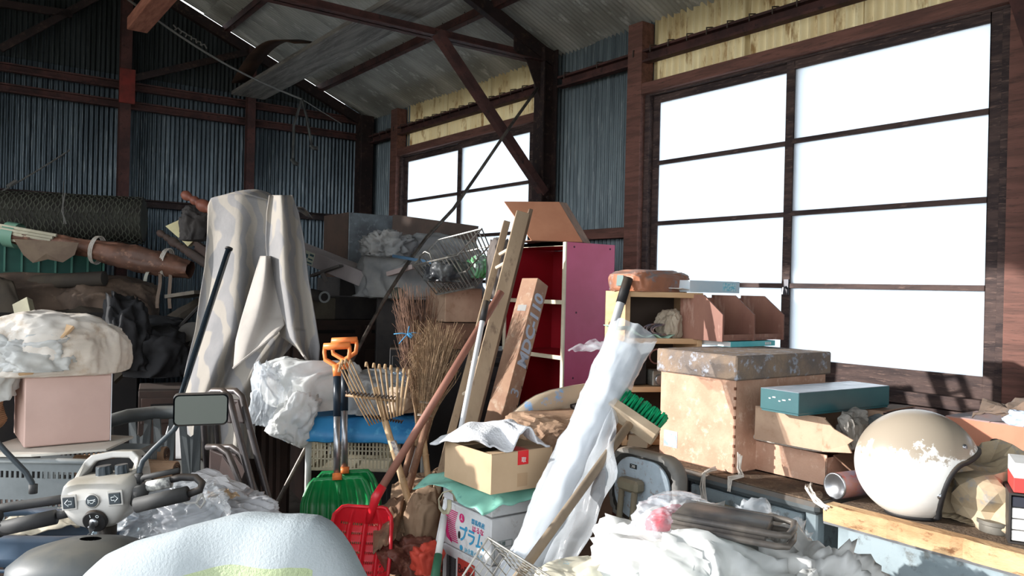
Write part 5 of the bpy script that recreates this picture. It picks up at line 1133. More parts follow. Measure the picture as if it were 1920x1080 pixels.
MB(Ml).box(Ll-.155,Ll-.105,-.0012,-.0002,-.022,.026).o('shipping_label', mk('white_label', (214,206,206), rough=.5), th); MB(Ml).box(Ll-.100,Ll-.058,-.0012,-.0002,-.032,.040).o('red_label', mk('red_label', (206,50,60), (216,150,150), sc=70, rough=.5), th)
# folding stand lying under it
m = MB(); a = P(600,512,4.2); b = P(640,498,4.15); m.bar(a+(a-b)*.4, b, .04, .012); m.bar(P(604,512,4.18), P(612,528,4.18), .022, .012, up=FW); tag(m.o('metal_bracket', mk('grey_bracket', (104,100,98), rough=.6), bevel=.001), 'grey metal bracket jutting out under the long pale carton', 'bracket')
# pile of cartons under the cloth bundle
zk = P(850, 655, 3.75).z; a = P(720, 655, 3.7); cab('dark_chest', 'black low chest carrying the cartons under the wire basket', FR((a.x+.03, a.y, 0), rz=radians(-28)), .62, .30, zk-.004, mk('black_chest', (44,44,46), (34,34,36), sc=6, rough=.6, dust=.4), 0, 2, cat='chest')
Mx1, w1, l1, h1 = corner(802, 655, 606, 790, 905, z=zk, rot=radians(-14)); carton('brown_carton', 'brown carton with a strip of clear tape, lower of two under the wire basket', Mx1, w1, .26, h1, cardd, tape=None)
tag(MB(Mx1).box(.003,.045,-.0012,-.0002,.02,h1-.02).o('clear_tape', mk('clear_tape', (170,142,112), rough=.25)), 'shiny clear tape strip on the lower brown carton', 'tape')
Mx2, w2_, l2_, h2_ = corner(834, 604, 540, 766, 903, z=zk+h1+.004, rot=radians(-14)); carton('brown_carton', 'brown carton with a sunlit left edge, directly under the wire basket', Mx2, w2_, min(l2_, .30), h2_, card)
zt2 = zk+h1+h2_+.012
# cloth bundle, flap behind, wire basket
ccl = P(790, 535, 4.15); cloth_g = mk('grey_dust_sheet', (150,150,148), (128,130,132), sc=6, rough=.85, bump=.5, bsc=14, kind='crumple')
zb2 = min(P(780, 560, 4.15).z, 9); 
tag(MB(FR((ccl.x-.20, ccl.y-.02, 0), rz=radians(-25))).box(-.05,.55,.14,.42,0,zb2,b=.004).o('storage_crate', drg), 'dark crate hidden below the bundled dust sheet', 'crate')
bag('dust_sheet', 'bundled grey dust sheet with a gathered end, behind the wire basket', V((ccl.x+.04, ccl.y+.06, zb2+.01)), (.30,.20,.20), 71, cloth_g, amp=.38, sc=1.6, cat='cloth', M=Mx.Rotation(radians(-25), 4, 'Z'), flat=.45)
bag('dust_sheet', 'gathered crinkled neck of grey sheeting left of the bundle', P(722, 480, 4.02), (.09,.09,.07), 72, cloth_g, amp=.9, sc=2.4, cat='cloth')
q = [P(737,402,4.9), P(897,424,4.5), P(893,452,4.5), P(735,450,4.9)]; zq = q[3].z
th = T('open_flap_carton', 'dark brown open carton behind the dust sheet, flap against the far window', 'box', V((q[3].x, q[3].y, 0)))
f = MB(); f.add(q, [(0,1,2,3)]); f.o('flap', mk('dark_flap_cardboard', (96,80,72), (82,70,64), sc=6, rough=.85), th, solid=.005)
f = MB(); lo = [V((p.x, p.y, 0)) for p in (q[3], q[2])]; f.add([q[3], q[2], lo[1], lo[0]], [(0,1,2,3)]); f.add([q[2], q[2]+V((.2,.3,0)), lo[1]+V((.2,.3,0)), lo[1]], [(0,1,2,3)]); f.o('body', cardd, th, solid=.005)
C = V((0,0,0)); c0 = P(775, 470, 3.80); c1 = P(905, 452, 3.70)
A = P(912, 475, 3.55)-P(780, 505, 3.85); A.normalize(); B = (FW*.75+UP*.35); B = (B-A*B.dot(A)).normalized(); D = A.cross(B); D = -D if D.z > 0 else D
def tilted_basket(c, A, B, D, la, lb, hh, label):
    mat = MC['chrome_wire']; th = T('wire_basket', label, 'basket', c+D*hh)
    k = [c, c+A*la, c+A*la+B*lb, c+B*lb]; r = .0030
    MB().tube(k+[k[0], k[0].lerp(k[1],.02)], .0042, 6, cap=False).o('rim', mat, th)
    ins = [k[i].lerp((k[0]+k[2])/2, .12)+D*hh for i in range(4)]
    for s in range(4):
        m = MB(); n = 12 if s % 2 == 0 else 8
        for i in range(n+1): m.tube([k[s].lerp(k[(s+1)%4], i/n), ins[s].lerp(ins[(s+1)%4], i/n)], r, 5)
        m.tube([k[s].lerp(ins[s], .5), k[(s+1)%4].lerp(ins[(s+1)%4], .5)], r*1.3, 5); m.tube([ins[s], ins[(s+1)%4]], r*1.5, 5); m.o('side_grid', mat, th)
    m = MB()
    for i in range(13): m.tube([ins[0].lerp(ins[1], i/12), ins[3].lerp(ins[2], i/12)], r, 5)
    m.o('base_grid', mat, th)
    MB().tube([c+A*la*.15, c+A*la*.18-D*.03+B*.02, c+A*la*.35-D*.045+B*.02, c+A*la*.42-D*.03+B*.02, c+A*la*.45], .0035, 6).o('handle', mat, th, smooth=True); return th
tilted_basket(P(774, 498, 3.70), A, B, D, .29, .22, .18, 'tipped chrome wire basket full of wrapped bits, on the brown cartons')
bag('plastic_bag', 'dark plastic wrapped bits inside the tipped wire basket', P(840, 528, 3.68), (.09,.09,.06), 73, mk('dark_film', (52,54,58), (110,112,112), sc=9, rough=.3, bump=.5, bsc=24, kind='crumple'), amp=.5)
bag('plastic_bag', 'clear film with bright green scraps at the right end of the wire basket', P(893, 520, 3.66), (.035,.05,.06), 74, mk('film_green', (130,140,136), (90,190,110), (150,156,150), sc=12, rough=.3, bump=.5, bsc=24, kind='crumple'), amp=.5)
tag(MB().bar(P(738,480,3.9), P(822,494,3.75), .02, .014).o('blue_steel_strip', mk('blue_steel', (96,130,160), rough=.3, metal=.7)), 'shiny blue-grey steel strip sticking out of the dust sheet', 'strip')
tag(MB().bar(P(727,514,3.95), P(775,500,3.85), .02, .022).o('pale_batten', mk('pale_batten', (176,160,156), rough=.7)), 'short pale batten beside the curved steel rod', 'batten')
bag('cloth_roll', 'drab rolled cloth standing between the wire basket and the ladder', P(934, 560, 3.45), (.045,.05,.135), 75, mk('drab_cloth', (104,96,92), (84,78,76), sc=7, rough=.85), amp=.3, flat=.9, cat='cloth')
# curved steel rod rising to the truss
pts = [P(x,y,d) for x,y,d in ((1008,165,4.75),(960,232,4.6),(900,320,4.4),(850,392,4.2),(800,445,4.0),(760,500,3.85),(725,555,3.75),(697,605,3.68),(676,645,3.6))]
pts.append(down(pts[-2], pts[-1], .02)); tag(MB().tube(pts, .009, 10).o('steel_rod', mk('worn_rod', (112,104,96), (70,64,60), sc=14, rough=.4, metal=.5), smooth=True), 'long curved steel rod rising from the floor to the roof truss', 'rod')
# hanging irons and wires
th = T('hanging_clamp', 'pair of long iron clamp bars hanging from a roof wire', 'clamp', P(563,183,5.9))
irn = mk('dull_iron', (84,86,84), (62,62,62), sc=12, rough=.5, metal=.6)
MB().tube([P(566,186,5.9), P(551,235,5.9), P(549,298,5.9)], .010, 8).o('bar', irn, th); MB().tube([P(566,186,5.9), P(575,220,5.88), P(585,275,5.86)], .010, 8).o('bar', irn, th)
MB().tube([P(547,298,5.9), P(552,306,5.9), P(560,308,5.9)], .016, 8).o('hook', irn, th); MB().tube([P(583,272,5.86), P(588,278,5.86), P(596,278,5.86)], .016, 8).o('hook', irn, th)
wire = mk('grey_wire', (110,108,104), rough=.6)
m = MB(); A = P(225,-12,4.6); B = P(566,186,5.9); m.tube([A.lerp(B, i/14)-UP*.06*sin(pi*i/14) for i in range(15)], .007, 6); m.tube([P(325,50,4.98)+V((.012*sin(i*2),0,.012*cos(i*2)))+(P(385,88,5.2)-P(325,50,4.98))*(i/20) for i in range(21)], .005, 5)
m.tube([B, P(640,232,6.5)], .004, 5); tag(m.o('wire_rope', wire), 'sagging grey wire rope with knots slung under the roof on the left', 'wire')
m = MB(); A = P(232,208,6.3); B = P(-20,372,5.5); m.tube([A.lerp(B, i/12)-UP*.03*sin(pi*i/12) for i in range(13)], .006, 6); m.tube([B.lerp(A, .12), B.lerp(A, .18)], .014, 6); m.tube([P(52,322,5.9), P(48,318,5.9)], .02, 6); m.tube([A, A.lerp(B, .07)], .02, 6)
tag(m.o('wire_rope', wire), 'wire rope with a turnbuckle running from the wall post down to the left edge', 'wire')
# ------------------------------------------------------------------ draped sheet
shm = mk('patterned_dust_sheet', (136,134,134), (124,123,124), sc=4, rough=.9, wave=((150,144,136), 5, 'X', .40, .62, 7.0), bump=.15, bsc=60)
shl = mk('sheet_hem', (164,158,152), (152,147,142), sc=5, rough=.9)
def rows(tab):
    def f(v):
        y = tab[0][0]+(tab[-1][0]-tab[0][0])*v
        for (y0, *a), (y1, *b) in zip(tab, tab[1:]):
            if y <= y1+1e-6: t = (y-y0)/(y1-y0); return y, [p+(q-p)*t for p, q in zip(a, b)]
        return y, list(tab[-1][1:])
    return f
main = rows([(372,396,540),(385,390,548),(440,388,556),(500,384,566),(560,374,574),(620,366,572),(680,350,520),(740,338,480),(800,330,478),(860,330,476)])
def dr_main(u, v):
    y, (xl, xr) = main(v); x = xl+(xr-xl)*u
    fold = .045*sin(u*13+v*1.5)*min(1, v*2.2+.15)+.018*sin(u*27+2*v)*v+.02*NZ.noise(V((u*3, v*4, 1)))
    d = 3.62-.30*v+fold+.16*abs(u-.45)**2
    p = P(x, y, d)
    return p+V((0,0,.02*sin(u*5)*(1-v)**6))
th = T('draped_sheet', 'tall patterned beige and grey dust sheet draped over stored furniture', 'cloth', V((P(440,900,3.4).x, P(440,900,3.4).y, .4)))
drape(dr_main, 60, 70, 'sheet', shm, th, th=.004)
def dr_top(u, v):
    y, (xl, xr) = main(0); x = xl+(xr-xl)*u; top = P(x, y, 3.62+.16*abs(u-.45)**2+.030*sin(u*13)*.15+.02*NZ.noise(V((u*3,0,1))))+V((0,0,.02*sin(u*5)))
    h = .040*sin(pi*min(1,u*1.05)) ; s = v
    return top+FW*(.45*s)+UP*(h*sin(min(1, s*3)*pi/2)-.05*max(0, s-.6)+.01*sin(u*9+s*8)*s)
drape(dr_top, 40, 20, 'top_fold', shm, th, th=.004)
def dr_back(u, v):
    p = V(dr_main(1, v*.42)); return p+FW*(.30*u)-R0*(.07*u)+UP*(.0)
drape(dr_back, 16, 20, 'side_fold', shm, th, th=.004)
flap = rows([(366,505,548),(400,500,560),(450,498,570),(520,503,578),(600,520,592),(650,528,600),(700,560,596)])
def dr_flap(u, v):
    y, (xl, xr) = flap(v); x = xl+(xr-xl)*u; yy = y+(8*sin(u*3))*v
    if v > .75: yy = y-(1-u)*46*(v-.75)*4
    d = 3.50-.20*v-.05*sin(pi*u)+.035*sin(u*9+v*2)
    return P(x, yy, d)
drape(dr_flap, 34, 50, 'flap', shm, th, th=.004)
flap2 = rows([(480,488,508),(540,470,522),(600,452,532),(640,442,534),(690,438,520)])
def dr_flap2(u, v):
    y, (xl, xr) = flap2(v); x = xl+(xr-xl)*u; yy = y-(u*66)*max(0, v-.55)/.45
    return P(x, yy, 3.44-.14*v-.05*sin(pi*u)+.02*sin(u*8+v*4))
drape(dr_flap2, 30, 40, 'flap', shl, th, th=.004)
hem = [V(dr_flap(i/16, 1)) for i in range(17)]; MB().tube([p-FW*.004 for p in hem], .005, 6).o('hem', shl, th)
hem = [V(dr_flap2(i/16, 1)) for i in range(17)]; MB().tube([p-FW*.004 for p in hem], .005, 6).o('hem', shl, th)
zt_ = P(460, 385, 3.75).z; cq = P(392, 800, 3.80)
cab('wardrobe', 'dark narrow wardrobe standing underneath the draped sheet', FR((cq.x+.06, cq.y+.06, 0), rz=radians(-20)), .34, .30, zt_-.10, drk, 2, 0)
cq = P(548, 800, 3.75); MBc = MB(); 
for dx in (0, .035, .07): MBc.bar((cq.x-.12+dx, cq.y+.03, 0), (cq.x-.10+dx, cq.y+.12, 1.08), .018, .018)
tag(MBc.o('wooden_battens', drk), 'dark battens standing inside the opening of the draped sheet', 'batten')
a, b = P(429,467,3.26), P(346,722,3.05); th = T('blue_pole', 'glossy dark blue pole leaning on the draped sheet', 'pole', down(a, b, .01))
MB().tube([down(a,b,.01), a], .012, 12).o('pole', mk('glossy_blue_black', (30,40,48), rough=.25, coat=.5), th, smooth=True); MB().tube([a.lerp(b,.004), a+(a-b)*.01], .0155, 12).o('cap', blk, th, auto=40)
# ------------------------------------------------------------------ left rear: rolls, crate, tarps
mesh = mk('chicken_wire_roll', (64,64,56), (52,50,46), sc=9, rough=.7)
A, B = P(-30, 402, 5.1), P(270, 414, 5.35); L = (B-A).length; ax = (B-A).normalized(); e1 = ax.cross(UP).normalized(); e2 = e1.cross(ax); R = .155
th = T('chicken_wire_roll', 'large dark roll of hexagonal chicken wire lying below the left wall sheets', 'roll', (A+B)/2-UP*R)
MB().tube([A, B], R*.90, 28).o('core', mesh, th, auto=40)
m = MB(); na, nl = 34, 46
def cyl(t, a): return A+ax*(L*t)+e1*(R*cos(a))+e2*(R*sin(a))
for i in range(nl):
    for j in range(na):
        if (i+j) % 2: continue
        a0 = 2*pi*j/na; da = 2*pi/na; t0 = i/nl; dt = 1/nl
        p0, p1, p2, p3 = cyl(t0, a0), cyl(t0+dt*.5, a0+da*.0), cyl(t0+dt, a0+da), cyl(t0+dt, a0-da)
        m.tube([p0, p1], .0035, 3, cap=False); m.tube([p1, p2], .003, 3, cap=False); m.tube([p1, p3], .003, 3, cap=False)
m.o('wire_mesh', mk('dull_mesh_wire', (96,98,86), (80,80,72), sc=20, rough=.6, metal=.3), th, kind='stuff')
MB().tube([P(122,362,4.95), P(116,395,4.9), P(124,420,4.9)], .004, 5).o('tie_wire', wire, th); MB().tube([P(120,340,5.2), P(118,368,4.95), P(120,420,4.9)], .003, 5).o('tie_wire', wire, th)
# rolls wrapped in brown paper, crate
A, B = P(-25, 432, 4.75), P(358, 500, 4.75); L = (B-A).length; ax = (B-A).normalized(); e1 = -FW; e1 = (e1-ax*e1.dot(ax)).normalized(); e2 = ax.cross(e1); e2 = e2 if e2.z > 0 else -e2
def wrap(u, v):
    a = 2*pi*v; r = .060+.035*max(0, sin(pi*min(1, max(0, (u-.5)*2))))+.012*fract(V((u*7, cos(a), sin(a))), 1.2, 9)
    return A+ax*(L*u)+e1*(r*cos(a))+e2*(r*.8*sin(a)-.02*max(0, u-.5)*2)
th = T('paper_wrapped_roll', 'long bundle of pipes wrapped in torn red-brown paper, tied with string', 'roll', (A+B)/2-UP*.06)
m = MB(); m.grid(wrap, 90, 26); m.o('wrapping', mk('redbrown_wrap_paper', (118,82,66), (88,64,54), (140,104,84), sc=5, rough=.55, bump=.5, bsc=18, kind='crumple'), th, smooth=True)
for k in range(5):
    o_ = e2*(.045-.018*k)+e1*(.052+.010*sin(k*1.4)); MB().tube([A+ax*(L*.04)+o_, A+ax*(L*(.36-.01*k))+o_], .010, 8).o('white_strip', mk('old_white_strip', (196,190,168), (172,166,146), sc=12, rough=.6), th)
m = MB(); c = A+ax*L*.13; m.lathe([(.075,-.03),(.077,.03)], 20); 
q = ax.to_track_quat('Z','Y').to_matrix().to_4x4(); m.M = Mx.Translation(c) @ q; m.v = []; m.f = []; m.mi = []; m.lathe([(.076,-.035),(.076,.035)], 20); m.o('green_tape', mk('green_tape', (110,150,130), rough=.4), th, smooth=True)
for t in (.54, .88):
    m = MB(Mx.Translation(A+ax*L*t) @ q)
    for k in range(3): m.tube([((.076+.002*k)*cos(i*pi/10), (.080+.002*k)*sin(i*pi/10), (k-1)*.01) for i in range(21)], .004, 5)
    m.o('string', stringm, th)
m = MB(); q = [P(x, y, 4.60) for x, y in ((26,448),(148,455),(140,478),(118,492),(90,486),(62,493),(44,478))]; cq = sum(q, V())/7+V((-.01,-.015,0)); m.add(q+[cq], [(k, (k+1)%7, 7) for k in range(7)])
tag(m.o('torn_paper', mk('torn_brown', (112,96,80), (98,82,70), sc=6, rough=.8), solid=.003), 'torn brown paper sheet hanging in front of the green crate', 'paper')
for k, (px, py) in enumerate(((283,505),(300,530),(318,505))): 
    a = P(px, py-16, 4.7); tag(MB().grid(lambda u, v: a+R0*(.02*(u-.5)+(-.03+.02*k)*v)-UP*(.12+.08*k)*v+FW*.01*sin(v*6), 2, 8).o('paper_tatter', mk('tatter_%d' % (k==0), [(100,84,72),(140,140,130)][k==0], rough=.7), solid=.002), ['pale tatter hanging from the long paper-wrapped bundle', 'middle brown tatter under the long paper-wrapped bundle', 'rightmost brown tatter under the long paper-wrapped bundle'][k], 'paper')
Mc, wc, lc, hc_ = corner(-60, 512, 440, -70, 193, d=4.85)
grc = mk('green_crate_plastic', (40,84,74), (34,74,66), sc=7, rough=.55, dust=.2); th = T('green_crate', 'green plastic crate with vertical ribs on top of the brown tarpaulins', 'crate', Mc.translation)
b = MB(Mc); b.box(0,wc,0,.01,0,hc_); b.box(0,wc,.35,.36,0,hc_); b.box(0,.01,0,.36,0,hc_); b.box(wc-.01,wc,0,.36,0,hc_); b.box(0,wc,0,.36,0,.01); b.o('body', grc, th)
MB(Mc).box(-.012,wc+.012,-.018,0,hc_-.02,hc_+.002,b=.002).o('rim', grc, th); MB(Mc).box(-.012,wc+.012,-.018,0,-.002,.015,b=.002).o('rim', grc, th)
for k in range(9): x = wc*k/8; MB(Mc).box(x-.005,x+.005,-.016,0,.015,hc_-.02).o('rib', mk('green_crate_rib', (74,120,106), rough=.5), th)
tp1 = mk('brown_tarpaulin', (92,76,64), (74,62,54), (108,90,76), sc=4, rough=.8, bump=.4, bsc=14, kind='crumple'); tp2 = mk('dark_olive_sheet', (70,62,52), (58,52,46), sc=4, rough=.85)
zc_ = Mc.translation.z-.012; a = P(60, 600, 5.0)
tag(MB(FR((a.x-.9, 4.95, 0))).box(0,1.35,0,.9,0,zc_-.20,b=.005).o('old_chest', mk('near_black_wood', (40,36,34), (32,30,30), sc=5, rough=.8)), 'near-black old chest below the brown tarpaulins at the far left', 'chest')
bag('folded_tarpaulin', 'rounded folded brown tarpaulin below the green crate', V((P(110,575,4.95).x, P(110,575,4.95).y+.1, zc_-.198)), (.52,.30,.165), 82, tp1, amp=.25, sc=1.3, sq=.7, flat=.3, cat='tarpaulin')
bag('folded_tarpaulin', 'second rounded brown tarpaulin bulging towards the right of the crate', V((P(205,590,4.95).x, P(205,590,4.95).y+.05, zc_-.30)), (.26,.25,.20), 83, tp1, amp=.3, sc=1.3, sq=.7, flat=.4, cat='tarpaulin')
tag(MB().tube([P(20,532,4.8), P(196,522,4.8)], .045, 14).o('rolled_mat', tp2, auto=40), 'thin rolled brown mat just under the green crate', 'mat')
q = [P(60,595,4.6), P(190,565,4.8), P(285,652,4.5), P(40,665,4.3)]
tag(drape(bent(*q, .06, 4), 20, 16, 'olive_sheet', tp2, th=.006), 'stiff olive-brown sheet sloping down behind the big white plastic bag', 'sheet')
q = [P(-20,510,4.5), P(25,530,4.5), P(50,600,4.4), P(-20,640,4.3)]; tag(drape(bent(*q, .03, 5), 10, 10, 'dark_sheet', tp2, th=.006), 'dark sheet at the left edge above the wooden offcut', 'sheet')
tag(MB().bar(P(42,566,3.6), down(P(42,566,3.6), P(62,655,3.5), .77), .075, .035, up=-FW).o('wooden_offcut', mk('grey_green_timber', (150,146,124), (132,128,110), sc=6, rough=.8), bevel=.002), 'upright grey-green timber offcut behind the white plastic bag', 'timber')
# dark jumble behind the sheet
rnd = random.Random(9)
lab = ['dark broken chair frame', 'dark tilted plank', 'black crumpled bin bag', 'dim grey panel', 'dark bent pipe', 'dim brown drawer front']
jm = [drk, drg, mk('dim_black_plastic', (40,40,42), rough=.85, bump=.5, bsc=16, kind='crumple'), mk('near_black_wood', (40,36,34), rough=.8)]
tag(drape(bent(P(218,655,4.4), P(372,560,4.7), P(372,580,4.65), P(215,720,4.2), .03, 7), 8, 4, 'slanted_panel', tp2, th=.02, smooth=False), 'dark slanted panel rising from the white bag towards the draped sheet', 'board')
tag(MB().tube([P(296,655,4.2), P(378,570,4.4)], .010, 6).o('thin_rod', drg), 'thin dark rod parallel to the slanted panel left of the draped sheet', 'rod')
tag(MB().bar(P(330,556,4.6), P(385,548,4.5), .16, .02).o('shelf_plank', mk('dim_plank', (112,104,92), (94,88,80), sc=6, rough=.8)), 'dim grey plank end poking out left of the draped sheet', 'board')
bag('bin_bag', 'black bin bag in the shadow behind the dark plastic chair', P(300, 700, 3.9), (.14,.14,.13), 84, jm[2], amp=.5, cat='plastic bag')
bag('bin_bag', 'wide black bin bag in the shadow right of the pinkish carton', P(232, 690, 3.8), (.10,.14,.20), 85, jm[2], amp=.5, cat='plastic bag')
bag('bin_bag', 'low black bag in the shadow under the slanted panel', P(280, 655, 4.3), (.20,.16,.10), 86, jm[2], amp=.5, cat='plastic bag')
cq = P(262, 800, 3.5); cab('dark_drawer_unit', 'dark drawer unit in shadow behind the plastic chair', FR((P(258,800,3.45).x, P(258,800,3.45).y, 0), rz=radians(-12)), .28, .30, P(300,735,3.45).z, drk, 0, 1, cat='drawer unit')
cq = P(360, 635, 4.0); tag(MB(FR(cq, rx=1.2)).lathe([(0,0),(.05,.004),(.075,.02),(.078,.03),(.05,.012),(0,.008)], 24).o('round_pan', mk('dim_pan', (110,108,104), rough=.5), smooth=True), 'dim round pan end behind the dark blue pole', 'pan')
# broken balustrade and boards at the top left of the sheet
redv = mk('turned_red_wood', (134,82,66), (110,66,54), sc=7, rough=.45)
def spindle(a, b, label, sc_=1.0, mat=None):
    a, b = V(a), V(b); d = (b-a).normalized(); L = (b-a).length; q = d.to_track_quat('Z','Y').to_matrix().to_4x4()
    pr = [(0,0),(.018,.002),(.026,.02),(.020,.045),(.012,.055),(.020,.065),(.024,.08),(.020,.095),(.016,.10),(.028,.115),(.034,.14),(.028,.165),(.018,.175),(.026,.19),(.026,.20),(.018,.21),(.028,.225),(.028,.24),(.022,.25),(.03,.27),(.03,L)]
    m = MB(Mx.Translation(a) @ q); m.lathe([(r*sc_, h) for r, h in pr], 16); tag(m.o('turned_spindle', mat or redv, smooth=True), label, 'spindle')
spindle(P(343,363,4.1), P(402,398,4.05), 'red-brown turned wooden post end poking up left of the draped sheet')
spindle(P(297,435,4.4), P(395,500,4.2), 'dark turned wooden post below the pale wedge-shaped board', .8, drk)
m = MB(); q = [P(310,424,4.3), P(345,408,4.3), P(392,402,4.25), P(384,430,4.25), P(352,462,4.28), P(345,455,4.28)]; n = len(q)
m.add(q+[p+FW*.05 for p in q], [tuple(range(n-1,-1,-1)), tuple(range(n,2*n))]+[(i,(i+1)%n,(i+1)%n+n,i+n) for i in range(n)])
tag(m.o('pale_board', mk('pale_yellow_board', (190,182,142), (176,166,130), sc=8, rough=.8)), 'pale yellow wedge-shaped board leaning left of the draped sheet', 'board')
bag('brown_cloth', 'brown rag hanging over the pale yellow board', P(370, 450, 4.15), (.07,.05,.10), 87, drg, amp=.6, cat='cloth')
for k in range(4): tag(MB().bar(P(362+6*k,452+12*k,4.3), P(400,478+12*k,4.2), .02, .03).o('slat', drk), ['uppermost', 'second', 'third', 'lowest'][k]+' dark slat in the fan of slats left of the draped sheet', 'slat')
# ------------------------------------------------------------------ left: mesh basket, pinkish carton, white bag
gb = mk('grey_basket_plastic', (120,126,128), (104,110,112), sc=7, rough=.55, dust=.6, dustc=(150,144,134))
zr = P(150, 862, 2.12).z; xr_ = P(214, 862, 2.12); xl_ = P(-40, 862, 2.12); e = xr_-xl_; e.z = 0; Lg = e.length; e.normalize(); f_ = V((-e.y, e.x, 0)); hgb = .20
Mg = Mx(((e.x,f_.x,0,xl_.x),(e.y,f_.y,0,xl_.y),(0,0,1,zr-hgb),(0,0,0,1)))
th = T('laundry_basket', 'large grey perforated plastic basket behind the scooter console', 'basket', Mg @ V((Lg/2,.14,0)))
def gside(M, L, nm='side_panel'):
    m = MB(M); n = int(L/.0135); st = L/n
    m.box(0,L,0,.004,hgb-.034,hgb-.012); m.box(0,L,0,.004,hgb-.110,hgb-.052); m.box(0,L,0,.004,0,.030); m.box(0,L,0,.004,.066,.074) 
    for i in range(n+1): x0 = max(0,i*st-.0032); x1 = min(L, i*st+.0032); m.box(x0,x1,0,.004,.030,.066); m.box(x0,x1,0,.004,.074,hgb-.110); m.box(x0,x1,0,.004,hgb-.052,hgb-.034)
    return m.o(nm, gb, th)
gside(Mg, Lg-.012); gside(Mg @ Mx.Translation((Lg-.012+.006,.012,0)) @ Mx.Rotation(pi/2,4,'Z'), .26); gside(Mg @ Mx.Translation((0,.28,0)), Lg)
MB(Mg).tube([(0,-.006,hgb-.004),(Lg-.04,-.006,hgb-.004),(Lg-.010,.002,hgb-.004),(Lg+.008,.03,hgb-.004),(Lg+.008,.27,hgb-.004)], .009, 8, flat=.9).o('rim', gb, th, smooth=True)
MB(Mg).tube([(Lg-.012,.0,0),(Lg-.005,.006,hgb*.5),(Lg-.004,.008,hgb)], .010, 8).o('corner_post', gb, th, smooth=True)
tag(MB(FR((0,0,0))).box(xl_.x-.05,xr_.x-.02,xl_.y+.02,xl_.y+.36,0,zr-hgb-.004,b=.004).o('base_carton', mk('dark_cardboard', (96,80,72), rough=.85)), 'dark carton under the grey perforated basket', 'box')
wbd = mk('white_lid_board', (226,222,212), (206,200,188), sc=5, rough=.5)
tag(MB(Mg).add([(-.02,-.03,hgb+.010),(Lg*.42,-.02,hgb+.012),(Lg*.84,.07,hgb+.012),(Lg*.80,.26,hgb+.012),(-.02,.30,hgb+.012)], [(0,1,2,3,4)]).o('white_board', wbd, solid=.006), 'sunlit white board lying across the top of the grey basket', 'board')
zpb = zr+.018
Mp, wp_, lp_, hp_ = corner(44, 840, 706, 33, 207, z=zpb, rot=radians(1)); lp_ = .25
th = carton('pinkish_carton', 'plain pinkish-beige carton on the white board beneath the big white bag', Mp, wp_, lp_, hp_, cardp)
MB(Mp).box(wp_-.001,wp_+.001,-.001,.03,0,hp_).o('tape', mk('pale_tape', (216,216,220), rough=.4), th)
pkz = zpb+hp_
bag('plastic_bag', 'huge domed white plastic bag on top of the pinkish carton', Mp @ V((wp_*.36, .13, hp_+.002)), (.205,.17,.135), 91, mk('sunlit_white_bag', (236,230,222), (224,212,198), (206,188,168), sc=4, rough=.4, transl=.12, bump=.6, bsc=16, kind='crumple'), amp=.17, sc=1.5, flat=.25, sq=.9, sub=6)
bag('plastic_bag', 'white bag end spilling over the left front corner of the pinkish carton', Mp @ V((.02, .01, hp_+.02)), (.07,.06,.055), 92, bagw, amp=.8, sc=1.6)
bag('plastic_bag', 'overexposed white plastic sheet slumping past the left edge of the pinkish carton', Mp @ V((-.12, .12, hp_-.06)), (.10,.12,.12), 93, bagw, amp=.6, sc=1.3)
tag(MB(Mp).add([(-.02,-.05,hp_+.01),(.01,-.05,hp_+.012),(.11,-.03,hp_+.135),(.09,.02,hp_+.14)], [(0,1,2,3)]).o('wood_lath', mk('pale_lath', (206,172,134), rough=.7), solid=.008), 'pale wooden lath stuck into the domed white bag', 'lath')
q = Mp @ V((-.16, .2, -.0)); bag('woven_sack', 'sunlit woven straw sack standing left of the pinkish carton', V((q.x, q.y, zpb)), (.13,.10,.15), 94, mk('straw_sack', (206,170,134), (180,144,110), sc=9, rough=.85, wave=((150,116,86), 60, 'Z', .45, .55)), amp=.3, flat=.8, cat='sack')
# woven mat rolls
wov = mk('woven_mat', (196,164,134), (178,146,118), sc=6, rough=.8, wave=((160,128,102), 90, 'Z', .4, .6), bump=.3, bsc=80)
for k, (x0, y0, x1, y1, d, r, lb_) in enumerate(((206,872,330,882,2.32,.030,'front woven straw mat roll next to the grey basket'),(208,858,312,850,2.42,.024,'rear smaller woven straw mat roll behind the front one'))):
    a, b = P(x0,y0+4,d), P(x1,y1+2,d); th = T('woven_mat_roll', lb_, 'mat', (a+b)/2-UP*r)
    ax_ = (b-a).normalized(); MB().tube([a-ax_*.1, b], r, 18).o('mat', wov, th, auto=40)
    u1 = ax_.cross(UP).normalized(); m = MB(); m.tube([b+ax_*.001+u1*(r*(.15+.8*i/40)*cos(i*.6))+UP*(r*(.15+.8*i/40)*sin(i*.6)) for i in range(41)], .0018, 4); m.o('spiral_edge', mk('dark_wire', (74,58,50)), th)
a, b = P(215,885,2.30), P(330,905,2.30); tag(MB().tube([a+(b-a)*t+UP*.0012*math.cos(i) for i, t in enumerate([k/60 for k in range(61)])], .004, 6).o('twisted_cord', mk('grey_twist', (84,84,84), rough=.6)), 'dark twisted cord under the front woven mat roll', 'cord')
cq = P(262,925,2.34); tag(MB(FR((cq.x, cq.y, 0), rz=.3)).box(-.16,.14,0,.16,0,P(262,902,2.34).z-.015,b=.004).o('brown_crate', drk), 'dark brown crate supporting the woven mat rolls', 'crate')
